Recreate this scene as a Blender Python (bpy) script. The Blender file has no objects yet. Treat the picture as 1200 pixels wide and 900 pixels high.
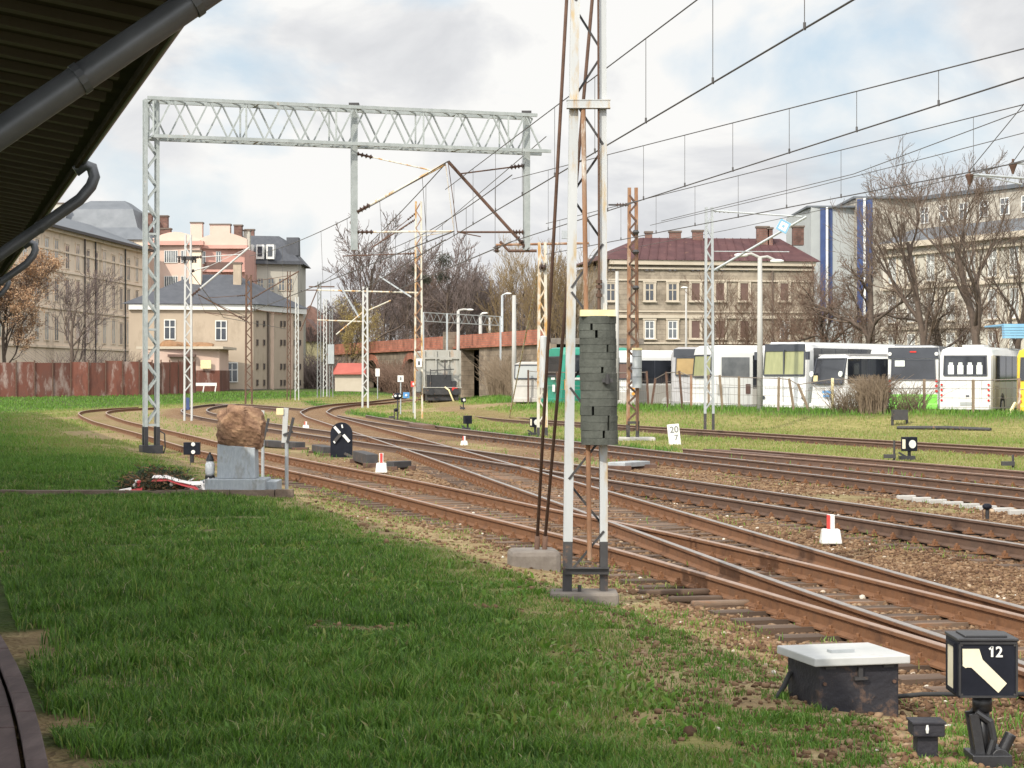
import bpy, math, random
import numpy as np
from mathutils import Vector, Matrix
random.seed(7)
RN = np.random.default_rng(7)
S = bpy.context.scene
COL = S.collection
F, H, HZ = 2400.0, 2.25, 440.0          # focal length in pixels of the photo, eye height, horizon row
R = math.radians

def sm(a, b, x):
    t = np.clip((np.asarray(x, float) - a) / (b - a), 0, 1)
    return t * t * (3 - 2 * t)

def W(u, v, Y):
    return Vector(((u - 600) * Y / F, Y, H + (HZ - v) * Y / F))

# ------------------------------------------------------------------ materials
def _nt(name):
    m = bpy.data.materials.new(name); m.use_nodes = True
    nt = m.node_tree; b = nt.nodes['Principled BSDF']
    return m, nt, b

def N(nt, typ, **kw):
    n = nt.nodes.new(typ)
    for k, v in kw.items():
        if k.startswith('_'): setattr(n, k[1:], v)
        else: n.inputs[k.replace('__', ' ')].default_value = v
    return n

def ramp(nt, stops):
    r = nt.nodes.new('ShaderNodeValToRGB'); e = r.color_ramp.elements
    while len(e) < len(stops): e.new(0.5)
    for i, (p, c) in enumerate(stops):
        e[i].position = p; e[i].color = (*c, 1) if len(c) == 3 else c
    return r

MATS = {}
def mat(name, cols, scale=4, rough=.8, metal=0, bump=0, bscale=None, stretch=(1, 1, 1), rust=None, rth=.55, rscale=3, spec=.5, rnd=0, coat=0):
    """noise-mottled material in object space; rust = colours that break through in patches"""
    m, nt, b = _nt(name); L = nt.links.new
    tc = nt.nodes.new('ShaderNodeTexCoord')
    mp = N(nt, 'ShaderNodeMapping'); mp.inputs['Scale'].default_value = stretch
    L(tc.outputs['Object'], mp.inputs['Vector'])
    no = N(nt, 'ShaderNodeTexNoise', Scale=scale, Detail=7, Roughness=.65)
    L(mp.outputs[0], no.inputs['Vector'])
    n = len(cols)
    st = [(.3 + .4 * i / max(1, n - 1), c) for i, c in enumerate(cols)]
    rp = ramp(nt, st); L(no.outputs['Fac'], rp.inputs[0]); out = rp.outputs[0]
    if rust:
        n2 = N(nt, 'ShaderNodeTexNoise', Scale=rscale, Detail=9, Roughness=.7)
        L(mp.outputs[0], n2.inputs['Vector'])
        r2 = ramp(nt, [(rth - .04, (0, 0, 0)), (rth + .05, (1, 1, 1))]); L(n2.outputs['Fac'], r2.inputs[0])
        r3 = ramp(nt, [(.3, rust[0]), (.7, rust[-1])]); L(no.outputs['Fac'], r3.inputs[0])
        mx = N(nt, 'ShaderNodeMixRGB'); L(r2.outputs[0], mx.inputs[0]); L(out, mx.inputs[1]); L(r3.outputs[0], mx.inputs[2])
        out = mx.outputs[0]
    if rnd:
        oi = nt.nodes.new('ShaderNodeObjectInfo')
        hs = N(nt, 'ShaderNodeHueSaturation')
        mr = N(nt, 'ShaderNodeMapRange'); mr.inputs['To Min'].default_value = 1 - rnd; mr.inputs['To Max'].default_value = 1 + rnd
        L(oi.outputs['Random'], mr.inputs['Value']); L(mr.outputs[0], hs.inputs['Value']); L(out, hs.inputs['Color']); out = hs.outputs[0]
    L(out, b.inputs['Base Color'])
    b.inputs['Roughness'].default_value = rough; b.inputs['Metallic'].default_value = metal
    b.inputs['Specular IOR Level'].default_value = spec
    if coat: b.inputs['Coat Weight'].default_value = coat
    if bump:
        nb = N(nt, 'ShaderNodeTexNoise', Scale=bscale or scale * 4, Detail=6); L(mp.outputs[0], nb.inputs['Vector'])
        bp = N(nt, 'ShaderNodeBump', Strength=bump, Distance=.02); L(nb.outputs['Fac'], bp.inputs['Height']); L(bp.outputs[0], b.inputs['Normal'])
    MATS[name] = m
    return m

def brickmat(name, c1, c2, mortar, scale=1.0, bw=.5, rh=.25, rough=.85, ms=.02):
    m, nt, b = _nt(name); L = nt.links.new
    tc = nt.nodes.new('ShaderNodeTexCoord')
    sx = nt.nodes.new('ShaderNodeSeparateXYZ'); cx = nt.nodes.new('ShaderNodeCombineXYZ')
    ad = N(nt, 'ShaderNodeMath'); L(tc.outputs['Object'], sx.inputs[0]); L(sx.outputs[0], ad.inputs[0]); L(sx.outputs[1], ad.inputs[1])
    L(ad.outputs[0], cx.inputs[0]); L(sx.outputs[2], cx.inputs[1])
    bt = N(nt, 'ShaderNodeTexBrick', Scale=scale); bt.inputs['Color1'].default_value = (*c1, 1); bt.inputs['Color2'].default_value = (*c2, 1)
    bt.inputs['Mortar'].default_value = (*mortar, 1); bt.inputs['Mortar Size'].default_value = ms
    bt.inputs['Brick Width'].default_value = bw; bt.inputs['Row Height'].default_value = rh
    L(cx.outputs[0], bt.inputs['Vector'])
    no = N(nt, 'ShaderNodeTexNoise', Scale=.6, Detail=8, Roughness=.7); L(tc.outputs['Object'], no.inputs['Vector'])
    rp = ramp(nt, [(.32, (.45, .41, .38)), (.62, (1.15, 1.12, 1.1))]); L(no.outputs['Fac'], rp.inputs[0])
    mx = N(nt, 'ShaderNodeMixRGB', _blend_type='MULTIPLY', Fac=1.0); L(bt.outputs[0], mx.inputs[1]); L(rp.outputs[0], mx.inputs[2])
    L(mx.outputs[0], b.inputs['Base Color']); b.inputs['Roughness'].default_value = rough
    MATS[name] = m; return m

def glassmat(name, c, rough=.08):
    m, nt, b = _nt(name); L = nt.links.new
    tc = nt.nodes.new('ShaderNodeTexCoord'); no = N(nt, 'ShaderNodeTexNoise', Scale=.7, Detail=3); L(tc.outputs['Object'], no.inputs['Vector'])
    rp = ramp(nt, [(.35, tuple(x * .6 for x in c)), (.65, tuple(x * 1.5 for x in c))]); L(no.outputs['Fac'], rp.inputs[0]); L(rp.outputs[0], b.inputs['Base Color'])
    b.inputs['Roughness'].default_value = rough; b.inputs['Specular IOR Level'].default_value = .6
    MATS[name] = m; return m

def attrmat(name, attr, stops, rough=.6, trans=0.0, spec=.3):
    """colour ramp driven by a per-blade random value"""
    m, nt, b = _nt(name); L = nt.links.new
    at = N(nt, 'ShaderNodeAttribute', _attribute_name=attr); rp = ramp(nt, stops); L(at.outputs['Fac'], rp.inputs[0])
    L(rp.outputs[0], b.inputs['Base Color']); b.inputs['Roughness'].default_value = rough; b.inputs['Specular IOR Level'].default_value = spec
    if trans:
        tr = nt.nodes.new('ShaderNodeBsdfTranslucent'); L(rp.outputs[0], tr.inputs['Color'])
        mx = N(nt, 'ShaderNodeMixShader', Fac=trans); L(b.outputs[0], mx.inputs[1]); L(tr.outputs[0], mx.inputs[2])
        L(mx.outputs[0], nt.nodes['Material Output'].inputs['Surface'])
    MATS[name] = m; return m

# metals and paints
mat('white_paint', [(.34, .35, .34), (.46, .46, .45)], 2, .55, rust=[(.20, .09, .03), (.34, .2, .09)], rth=.66, rscale=2.5, stretch=(1, 1, .25))
mat('cream_paint', [(.40, .385, .32), (.54, .52, .45)], 3, .6, rust=[(.28, .12, .03), (.45, .27, .08)], rth=.53, rscale=3.2, stretch=(1, 1, .22))
mat('leg_white', [(.33, .345, .35), (.45, .46, .46)], 3, .6, rust=[(.26, .14, .045), (.45, .35, .18)], rth=.57, rscale=3.5, stretch=(1, 1, .2))
mat('galvanised', [(.27, .29, .30), (.38, .40, .41)], 5, .5, .3, stretch=(1, 1, .3))
mat('gantry_grey', [(.22, .245, .24), (.33, .355, .35)], 4, .6, rust=[(.2, .1, .05), (.3, .2, .12)], rth=.69, rscale=2)
mat('rust_orange', [(.13, .066, .039), (.23, .118, .062), (.27, .195, .14)], 4, .85, rust=[(.50, .48, .42), (.58, .55, .5)], rth=.60, rscale=2.6, stretch=(1, 1, .3), bump=.3)
mat('rust_brown', [(.06, .034, .024), (.12, .065, .042)], 5, .85, bump=.3)
mat('rust_red', [(.075, .03, .022), (.15, .052, .034), (.11, .055, .042)], .8, .85, rust=[(.22, .15, .125), (.34, .27, .24)], rth=.57, rscale=.7, stretch=(1, 1, .35), rnd=.3, bump=.5)
mat('dark_steel', [(.022, .021, .023), (.045, .042, .042)], 6, .6, rust=[(.12, .06, .035), (.16, .09, .05)], rth=.62, rscale=4)
mat('black_paint', [(.012, .012, .015), (.028, .028, .03)], 6, .42, bump=.1)
mat('signal_black', [(.007, .008, .013), (.016, .018, .026)], 3, .5, rust=[(.05, .04, .035), (.07, .05, .04)], rth=.68, rscale=6, spec=.12)
mat('box_black', [(.016, .016, .022), (.034, .032, .036)], 5, .6, rust=[(.10, .06, .04), (.10, .065, .05)], rth=.6, rscale=5, bump=.5, spec=.25)
mat('weight_iron', [(.058, .062, .054), (.10, .105, .092)], 9, .8, bump=.35, bscale=50, rnd=.12, rust=[(.10, .085, .06), (.14, .13, .10)], rth=.68, rscale=6, spec=.12)
mat('yellow_cap', [(.60, .50, .24), (.72, .64, .40)], 6, .6)
mat('white_enamel', [(.58, .58, .55), (.68, .68, .655)], 3, .45, rust=[(.45, .42, .36), (.55, .52, .46)], rth=.66, rscale=5)
mat('cream_glass', [(.58, .53, .38), (.66, .61, .47)], 4, .35)
mat('red_paint', [(.55, .035, .03), (.66, .06, .045)], 4, .5)
mat('rail_brown', [(.052, .028, .018), (.095, .052, .032), (.075, .045, .03)], 3, .85, bump=.35, bscale=30)
mat('rail_side', [(.085, .037, .017), (.165, .074, .031), (.115, .058, .031)], 3, .85, bump=.35, bscale=30)
mat('rail_top', [(.27, .235, .21), (.38, .345, .32)], 5, .36, .5)
mat('rail_top_rusty', [(.24, .16, .12), (.35, .25, .195)], 5, .5, .2)
mat('rail_far', [(.085, .05, .035), (.13, .075, .05)], 3, .85)
mat('sleeper_wood', [(.05, .031, .021), (.095, .06, .039), (.165, .118, .085)], 2.5, .92, bump=.5, bscale=18, stretch=(.25, 1, 1), rnd=.3, rust=[(.2, .085, .035), (.26, .12, .05)], rth=.62, rscale=2)
mat('timber_dark', [(.035, .022, .022), (.07, .046, .044), (.125, .09, .085)], 3, .8, bump=.5, bscale=14, stretch=(1, .2, 1), rnd=.12)
mat('concrete', [(.30, .285, .26), (.44, .42, .385)], 3, .9, bump=.3)
mat('concrete_dark', [(.12, .10, .085), (.20, .175, .15)], 4, .9, bump=.5)
mat('concrete_pole', [(.30, .295, .275), (.39, .38, .36)], 2, .8, stretch=(1, 1, .2))
mat('wire', [(.045, .042, .04), (.075, .07, .068)], 5, .5)
mat('insulator_brown', [(.045, .028, .022), (.08, .045, .034)], 6, .3)
mat('canopy_wood', [(.036, .029, .021), (.058, .047, .034)], 2.2, .95, bump=.3, stretch=(.3, 1, 1), spec=.1)
mat('canopy_rib', [(.060, .050, .036), (.088, .075, .054)], 2.2, .9, stretch=(.3, 1, 1))
mat('zinc_pipe', [(.07, .074, .082), (.115, .12, .13)], 3, .42, .35)
mat('roof_sheet', [(.10, .085, .075), (.15, .13, .12)], 2, .7)
mat('granite', [(.22, .245, .265), (.31, .335, .355)], 22, .7, bump=.2, stretch=(1, 1, .35), rust=[(.17, .18, .18), (.25, .255, .25)], rth=.58, rscale=5)
mat('granite_dark', [(.13, .135, .135), (.2, .205, .2)], 12, .8)
mat('painted_shade', [(.012, .011, .011), (.024, .021, .02)], 1.5, .95)  # shade of the viaduct openings put into a near-black colour
mat('kerb_stone', [(.095, .068, .05), (.17, .13, .10)], 4, .95, bump=.6)
mat('boulder', [(.10, .05, .03), (.20, .112, .066), (.33, .205, .118)], 5, .95, bump=1.0, bscale=22)
mat('needle_green', [(.018, .032, .016), (.045, .06, .03)], 9, .8)
mat('ribbon_white', [(.70, .64, .60), (.80, .76, .72)], 6, .5)
mat('ribbon_red', [(.45, .04, .045), (.62, .09, .09)], 6, .5)
mat('lantern_glass', [(.55, .56, .56), (.75, .75, .74)], 20, .15, spec=.8)
mat('bark', [(.062, .045, .035), (.115, .085, .066)], 3, .95)
mat('twig', [(.105, .073, .055), (.165, .12, .09)], 1.2, .95)
mat('twig_red', [(.115, .07, .05), (.175, .112, .08)], 1.2, .95)
mat('twig_grey', [(.115, .085, .077), (.175, .135, .122)], .6, .95)
mat('twig_ochre', [(.17, .12, .06), (.25, .18, .09)], .6, .95)
mat('mistletoe', [(.035, .038, .025), (.06, .06, .04)], 2, .9)
mat('brush_tan', [(.14, .10, .066), (.23, .175, .12)], 2, .95)
# buildings
mat('plaster_tan', [(.35, .285, .22), (.42, .345, .265)], .5, .9, stretch=(1, 1, .4), rust=[(.28, .225, .17), (.33, .27, .205)], rth=.58, rscale=.5)
mat('plaster_tan_grey', [(.62, .51, .395), (.72, .60, .48)], .35, .9, stretch=(1, 1, .3), rust=[(.44, .36, .27), (.54, .44, .34)], rth=.57, rscale=.4)
mat('plaster_pinkish', [(.50, .37, .29), (.56, .43, .345)], .5, .9)
mat('plaster_pink', [(.46, .25, .21), (.52, .30, .25)], .4, .9)
mat('plaster_palepink', [(.50, .365, .305), (.55, .41, .345)], .4, .9)
mat('plaster_grey', [(.36, .34, .30), (.43, .41, .355)], .4, .9)
mat('plaster_pale', [(.40, .375, .32), (.49, .46, .40)], .3, .9)
mat('panel_grey', [(.29, .305, .305), (.36, .375, .37)], .4, .85)
mat('panel_blue', [(.018, .035, .11), (.035, .065, .18)], .8, .5)
mat('slate', [(.042, .046, .056), (.07, .074, .086)], 1.5, .7)
mat('metal_roof_grey', [(.085, .095, .108), (.13, .14, .155)], .6, .5, .2)
mat('metal_roof_maroon', [(.055, .026, .028), (.095, .045, .045)], .7, .8, spec=.2, rust=[(.20, .11, .07), (.26, .16, .11)], rth=.66, rscale=1.2)
mat('trim_white', [(.58, .58, .56), (.66, .66, .64)], 1, .6)
mat('trim_stone', [(.40, .345, .27), (.48, .42, .34)], .7, .85)
mat('trim_dark', [(.10, .075, .06), (.14, .11, .09)], 1, .8)
mat('shutter_brown', [(.095, .055, .047), (.145, .088, .073)], 1, .8)
mat('leaf_litter', [(.17, .09, .045), (.28, .16, .08)], 3, .95)
mat('brick_red_roof', [(.27, .06, .045), (.34, .09, .065)], 1, .85)
glassmat('pane_dark', (.035, .04, .05)); glassmat('pane_grey', (.10, .11, .12)); glassmat('pane_pale', (.34, .35, .34)); glassmat('pane_bus', (.018, .02, .025), .05)
mat('pane_curtain', [(.20, .21, .10), (.29, .295, .15)], 1.3, .35, stretch=(5, 1, 1))
mat('pane_curtain_grey', [(.075, .08, .085), (.17, .175, .18)], 1.3, .35, stretch=(6, 1, 1))
mat('pane_ochre', [(.24, .155, .05), (.34, .23, .085)], 1.3, .3)
mat('bus_white', [(.57, .57, .555), (.63, .63, .615)], 1, .3, coat=.3)
mat('bus_dirty', [(.34, .325, .30), (.44, .425, .395)], 1, .45)
mat('bus_silver', [(.30, .295, .295), (.38, .37, .37)], 1, .35, .3)
mat('bus_green', [(.0, .175, .115), (.01, .22, .15)], 1, .35, coat=.3)
mat('lime_green', [(.17, .52, .06), (.21, .6, .09)], 1, .4)
mat('bus_yellow', [(.60, .42, .02), (.66, .47, .035)], 1, .4)
mat('bus_dark', [(.03, .034, .045), (.05, .055, .068)], 1, .4)
mat('rubber', [(.018, .018, .018), (.03, .03, .03)], 6, .85)
mat('hub_grey', [(.5, .5, .49), (.62, .62, .6)], 6, .5)
mat('lamp_red', [(.45, .02, .015), (.55, .04, .03)], 2, .25)
mat('lamp_amber', [(.6, .25, .03), (.7, .32, .06)], 2, .25)
mat('awning_blue', [(.13, .29, .43), (.19, .37, .51)], 1, .5)
mat('seat_cover', [(.62, .66, .62), (.72, .75, .70)], 3, .8)
mat('wagon_white', [(.24, .235, .21), (.36, .35, .32)], 1.2, .7, rust=[(.22, .16, .11), (.33, .26, .2)], rth=.60, rscale=1.2, stretch=(1, 1, .3))
mat('decal_blue', [(.08, .25, .5), (.1, .3, .58)], 2, .5)
brickmat('viaduct_stone', (.18, .145, .11), (.26, .215, .165), (.12, .10, .08), 1, 1.0, .45)
brickmat('brick_red', (.30, .10, .06), (.38, .14, .085), (.2, .13, .1), 1, .5, .2)
brickmat('brick_chimney', (.13, .065, .052), (.19, .10, .08), (.13, .10, .085), 1, .5, .2)
brickmat('panel_cream', (.33, .315, .275), (.38, .36, .315), (.40, .36, .30), 1, 5.0, .55, ms=.012)
brickmat('facade_brown', (.265, .23, .18), (.31, .27, .215), (.15, .125, .10), 1, 6.0, .48, ms=.014)

# ------------------------------------------------------------------ mesh builder
class MB:
    def __init__(self): self.v = []; self.f = []; self.mi = []; self.cur = 0
    def add(self, vs, fs):
        o = len(self.v); self.v += [tuple(p) for p in vs]
        for f in fs: self.f.append(tuple(i + o for i in f)); self.mi.append(self.cur)
        return self
    def box(self, c, s, rz=0, M=None):
        hx, hy, hz = s[0] / 2, s[1] / 2, s[2] / 2
        vs = [Vector((x, y, z)) for x in (-hx, hx) for y in (-hy, hy) for z in (-hz, hz)]
        if M is None and rz: M = Matrix.Rotation(rz, 3, 'Z')
        if M is not None: vs = [M @ p for p in vs]
        c = Vector(c)
        return self.add([p + c for p in vs], [(0, 1, 3, 2), (4, 6, 7, 5), (0, 4, 5, 1), (2, 3, 7, 6), (0, 2, 6, 4), (1, 5, 7, 3)])
    def span(self, a, b):
        a, b = Vector(a), Vector(b); return self.box((a + b) / 2, [abs(x) for x in (b - a)])
    def bar(self, p, q, w, h=None, up=(0, 0, 1)):
        p, q = Vector(p), Vector(q); d = q - p; l = d.length
        if l < 1e-6: return self
        d /= l; up = Vector(up)
        if abs(d.dot(up)) > .98: up = Vector((1, 0, 0)) if abs(d.x) < .9 else Vector((0, 1, 0))
        x = d.cross(up).normalized(); y = x.cross(d)
        return self.box((p + q) / 2, (w, l, h or w), M=Matrix((x, d, y)).transposed())
    def tube(self, pts, r, n=8, cap=True):
        pts = [Vector(p) for p in pts]; k = len(pts)
        rs = r if isinstance(r, (list, tuple)) else [r] * k
        vs = []; fs = []; x = None
        for i, p in enumerate(pts):
            d = (pts[min(i + 1, k - 1)] - pts[max(i - 1, 0)])
            d = d.normalized() if d.length > 1e-9 else Vector((0, 0, 1))
            if x is None:
                a = Vector((0, 0, 1)) if abs(d.z) < .9 else Vector((1, 0, 0)); x = d.cross(a).normalized()
            else: x = (x - d * x.dot(d)).normalized()
            y = d.cross(x)
            for j in range(n):
                t = 2 * math.pi * j / n; vs.append(p + (x * math.cos(t) + y * math.sin(t)) * rs[i])
        for i in range(k - 1):
            for j in range(n):
                a, b = i * n + j, i * n + (j + 1) % n; fs.append((a, b, b + n, a + n))
        if cap: fs.append(tuple(range(n))[::-1]); fs.append(tuple(range((k - 1) * n, k * n)))
        return self.add(vs, fs)
    def lathe(self, c, prof, n=20):
        c = Vector(c); vs = []; fs = []
        for r, z in prof:
            for j in range(n):
                t = 2 * math.pi * j / n; vs.append(c + Vector((r * math.cos(t), r * math.sin(t), z)))
        for i in range(len(prof) - 1):
            for j in range(n):
                a, b = i * n + j, i * n + (j + 1) % n; fs.append((a, b, b + n, a + n))
        fs.append(tuple(range(n))[::-1]); fs.append(tuple(range((len(prof) - 1) * n, len(prof) * n)))
        return self.add(vs, fs)
    def prism(self, poly, d, M=None):
        """poly: list of 3D points in a plane, extruded along vector d"""
        p = [Vector(a) for a in poly]; d = Vector(d); n = len(p)
        vs = p + [a + d for a in p]
        fs = [tuple(range(n))[::-1], tuple(range(n, 2 * n))] + [(i, (i + 1) % n, (i + 1) % n + n, i + n) for i in range(n)]
        return self.add(vs, fs)
    def disc(self, c, r, nrm, th=.01, n=18):
        nrm = Vector(nrm).normalized(); return self.tube([Vector(c), Vector(c) + nrm * th], r, n)
    def blob(self, c, r, sub=2, jit=.1, seed=0, sq=(1, 1, 1)):
        import bmesh
        bm = bmesh.new(); bmesh.ops.create_icosphere(bm, subdivisions=sub, radius=1)
        rg = np.random.default_rng(seed); k = rg.normal(size=(6, 3)); ph = rg.uniform(0, 6, 6)
        vs = []
        for v in bm.verts:
            p = np.array(v.co); s = 1 + jit * sum(math.sin(2.2 * float(k[i] @ p) + ph[i]) for i in range(6)) / 3
            vs.append(Vector((p[0] * sq[0], p[1] * sq[1], p[2] * sq[2])) * s * r + Vector(c))
        fs = [tuple(v.index for v in f.verts) for f in bm.faces]; bm.free()
        return self.add(vs, fs)
    def build(self, name, material, parent=None, smooth=False, bevel=0, local=False):
        """links ONE mesh object; vertices are world coordinates unless local"""
        me = bpy.data.meshes.new(name)
        off = Vector((0, 0, 0))
        p = parent
        while p is not None and not local: off += p.location; p = p.parent
        me.from_pydata([tuple(Vector(q) - off) for q in self.v], [], self.f)
        ms = material if isinstance(material, (list, tuple)) else [material]
        for m in ms: me.materials.append(MATS[m])
        if len(ms) > 1: me.polygons.foreach_set('material_index', self.mi)
        if smooth: me.polygons.foreach_set('use_smooth', [True] * len(self.f))
        o = bpy.data.objects.new(name, me); COL.objects.link(o)
        if parent: o.parent = parent
        if bevel:
            b = o.modifiers.new('bevel', 'BEVEL'); b.width = bevel; b.segments = 2; b.limit_method = 'ANGLE'
        me.validate(); me.update()
        return o

def tag(o, label, cat, group=None):
    o['label'] = label; o['category'] = cat
    if group: o['group'] = group
    return o
def thing(name, label, cat, loc=(0, 0, 0), rz=0, group=None):
    o = bpy.data.objects.new(name, None); COL.objects.link(o); o.location = loc; o.rotation_euler = (0, 0, rz)
    o.empty_display_size = .3
    return tag(o, label, cat, group)
def kids(o): return [c for c in bpy.data.objects if c.parent == o]
def dup(o, parent=None, loc=None, rz=None, label=None, scale=None):
    c = o.copy(); COL.objects.link(c); c.parent = parent
    if loc is not None: c.location = loc
    if rz is not None: c.rotation_euler = (0, 0, rz)
    if scale is not None: c.scale = (scale,) * 3 if not isinstance(scale, (tuple, list)) else scale
    if label: c['label'] = label
    for k in kids(o): dup(k, c)
    return c
def npmesh(name, verts, faces, material, attr=None, parent=None, smooth=False, nside=3):
    """fast mesh: faces is an (n, nside) array"""
    me = bpy.data.meshes.new(name); nf = len(faces)
    me.vertices.add(len(verts)); me.vertices.foreach_set('co', np.asarray(verts, np.float32).ravel())
    me.loops.add(nf * nside); me.loops.foreach_set('vertex_index', np.asarray(faces, np.int32).ravel())
    me.polygons.add(nf); me.polygons.foreach_set('loop_start', np.arange(nf, dtype=np.int32) * nside)
    me.polygons.foreach_set('loop_total', np.full(nf, nside, np.int32))
    if smooth: me.polygons.foreach_set('use_smooth', np.ones(nf, bool))
    me.materials.append(MATS[material] if isinstance(material, str) else material)
    if attr:
        for k, a in attr.items():
            t = me.attributes.new(k, 'FLOAT', 'POINT'); t.data.foreach_set('value', np.asarray(a, np.float32))
    me.update(); me.validate()
    o = bpy.data.objects.new(name, me); COL.objects.link(o)
    if parent: o.parent = parent
    return o
# ------------------------------------------------------------------ terrain and tracks
def rise(x, y):
    return .8 * sm(120, 210, y) * sm(-4, -16, x) 
FENCE_Y = np.array([60, 85, 90.7, 98, 107, 127, 140, 200, 400]); FENCE_X = np.array([44, 24, 18.3, 12, 6.6, 3.4, 2.0, 0, 0.])
def fence_x(y): return np.interp(y, FENCE_Y, FENCE_X)

def rail_world(px, h=.15):
    out = []
    for u, v in px:
        z = 0.
        for _ in range(12):
            Y = F * (H - h - z) / (v - HZ); X = (u - 600) / F * Y; z = float(rise(X, Y))
        out.append((X, Y))
    return np.array(out)
def resample(p, step):
    d = np.r_[0, np.cumsum(np.linalg.norm(np.diff(p, axis=0), axis=1))]
    s = np.arange(0, d[-1], step)
    return np.c_[np.interp(s, d, p[:, 0]), np.interp(s, d, p[:, 1])]
def gsmooth(p, sig, step):
    n = int(3 * sig / step); k = np.exp(-.5 * (np.arange(-n, n + 1) * step / sig) ** 2); k /= k.sum()
    pad = np.r_[2 * p[0] - p[n:0:-1], p, 2 * p[-1] - p[-2:-n - 2:-1]]
    return np.c_[np.convolve(pad[:, 0], k, 'valid'), np.convolve(pad[:, 1], k, 'valid')]
def normals(p):
    t = np.gradient(p, axis=0); t /= np.linalg.norm(t, axis=1)[:, None]
    return np.c_[t[:, 1], -t[:, 0]]          # to the right of the running direction
def track_line(px, side, sig=3., extend=0):
    w = rail_world(px)
    if extend:
        d = (w[0] - w[1]) / np.linalg.norm(w[0] - w[1]); w = np.r_[[w[0] + d * extend], w]
    p = gsmooth(resample(w, .5), sig, .5)
    return p + normals(p) * side * .753

T1 = track_line([(1200,785),(1105,755),(1000,725),(950,710.5),(875,688),(817,670),(715,641),(625,619),(550,602),(490,587),(440,574),(390,562),(340,552),(300,543),(255,533),(220,525),(192,516.5),(167,509),(140,502),(110,494),(96,488),(91,484),(98,481),(125,478.5),(165,477)], 1, 2.2, 4)
T2 = track_line([(1250,793),(1115,747),(1000,714),(925,686),(850,660),(775,632),(714,611),(660,591),(632,581.5),(560,556),(480,528),(422,508.5),(387,497.5),(358,488),(351,482.5),(362,477.5),(390,473),(425,469),(477,465.5)], 1, 2.2, 3)
TB = track_line([(1200,639),(1050,615.5),(925,595.8),(850,584.5),(800,576.5),(714,563),(660,554.3),(600,545.2),(550,537.2),(500,529.3),(440,520.3),(415,517),(340,506),(300,500),(255,492.5),(235,489),(215,484),(211,480.5),(220,477),(240,474),(260,471.5),(310,469),(360,466)], 1, 3., 9)
TC = track_line([(1200,584),(1050,567),(900,550),(800,539),(717,529.5),(635,519.5),(540,508.5),(500,503.5),(460,498),(425,492.5),(395,486.5)], 1, 3., 14)
TP = track_line([(1200,560),(1050,546.8),(925,536.3),(850,530.3),(800,526)], 1, 3., 14)
TD = track_line([(1200,529),(1050,520.3),(900,511.3),(750,501.8),(690,498),(615,493.5),(560,488.5),(520,482),(507,477),(503,473),(506,470),(514,468)], 1, 4., 14)
TRACKS = dict(T1=T1, T2=T2, TB=TB, TC=TC, TP=TP, TD=TD)

def dist_to(line, x, y, step=2):
    """unsigned distance and signed side (+ right of the line seen from the camera)"""
    q = line[::step]; x = np.asarray(x, float).ravel(); y = np.asarray(y, float).ravel()
    best = np.full(x.shape, 1e9); idx = np.zeros(x.shape, int)
    for i in range(0, len(q), 64):
        d = (x[:, None] - q[None, i:i + 64, 0]) ** 2 + (y[:, None] - q[None, i:i + 64, 1]) ** 2
        j = d.argmin(1); m = d[np.arange(len(x)), j]; b = m < best
        best[b] = m[b]; idx[b] = j[b] + i
    n = normals(q)[idx]
    s = (x - q[idx, 0]) * n[:, 0] + (y - q[idx, 1]) * n[:, 1]
    return np.sqrt(best), s

def gz(x, y):
    """height of the ground"""
    x = np.asarray(x, float); y = np.asarray(y, float); sh = x.shape
    xr, yr = x.ravel(), y.ravel()
    z = rise(xr, yr)
    t1x = np.interp(yr, T1[:, 1][:400], T1[:, 0][:400])
    s = (xr - t1x) * .95
    z = z + .13 * sm(-1.7, -2.9, s) * sm(80, 60, yr)
    fx = fence_x(yr); d = (fx - xr) * .62
    bank = np.where(d > 0, .60 * sm(8, .8, d), .32 + .28 * sm(-3, 0, d)) * sm(40, 70, yr) * sm(190, 150, yr)
    return (z + bank).reshape(sh)

def P(u, v, dz=0.):
    z = 0.
    for _ in range(25):
        Y = F * (H - dz - z) / (v - HZ); X = (u - 600) / F * Y; z = .5 * z + .5 * float(gz(X, Y))
    return Vector((X, Y, H - (v - HZ) * Y / F - dz))

def hashnoise(x, y, sc, seed=0):
    x = x / sc + 100.3 * seed; y = y / sc + 57.1 * seed
    xi, yi = np.floor(x), np.floor(y); fx, fy = x - xi, y - yi
    fx = fx * fx * (3 - 2 * fx); fy = fy * fy * (3 - 2 * fy)
    def h(a, b): return np.modf(np.abs(np.sin(a * 127.1 + b * 311.7) * 43758.5453))[0]
    return (h(xi, yi) * (1 - fx) + h(xi + 1, yi) * fx) * (1 - fy) + (h(xi, yi + 1) * (1 - fx) + h(xi + 1, yi + 1) * fx) * fy
def fbm(x, y, sc, seed=0):
    return (hashnoise(x, y, sc, seed) + .5 * hashnoise(x, y, sc / 2, seed + 1) + .25 * hashnoise(x, y, sc / 4, seed + 2)) / 1.75

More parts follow.
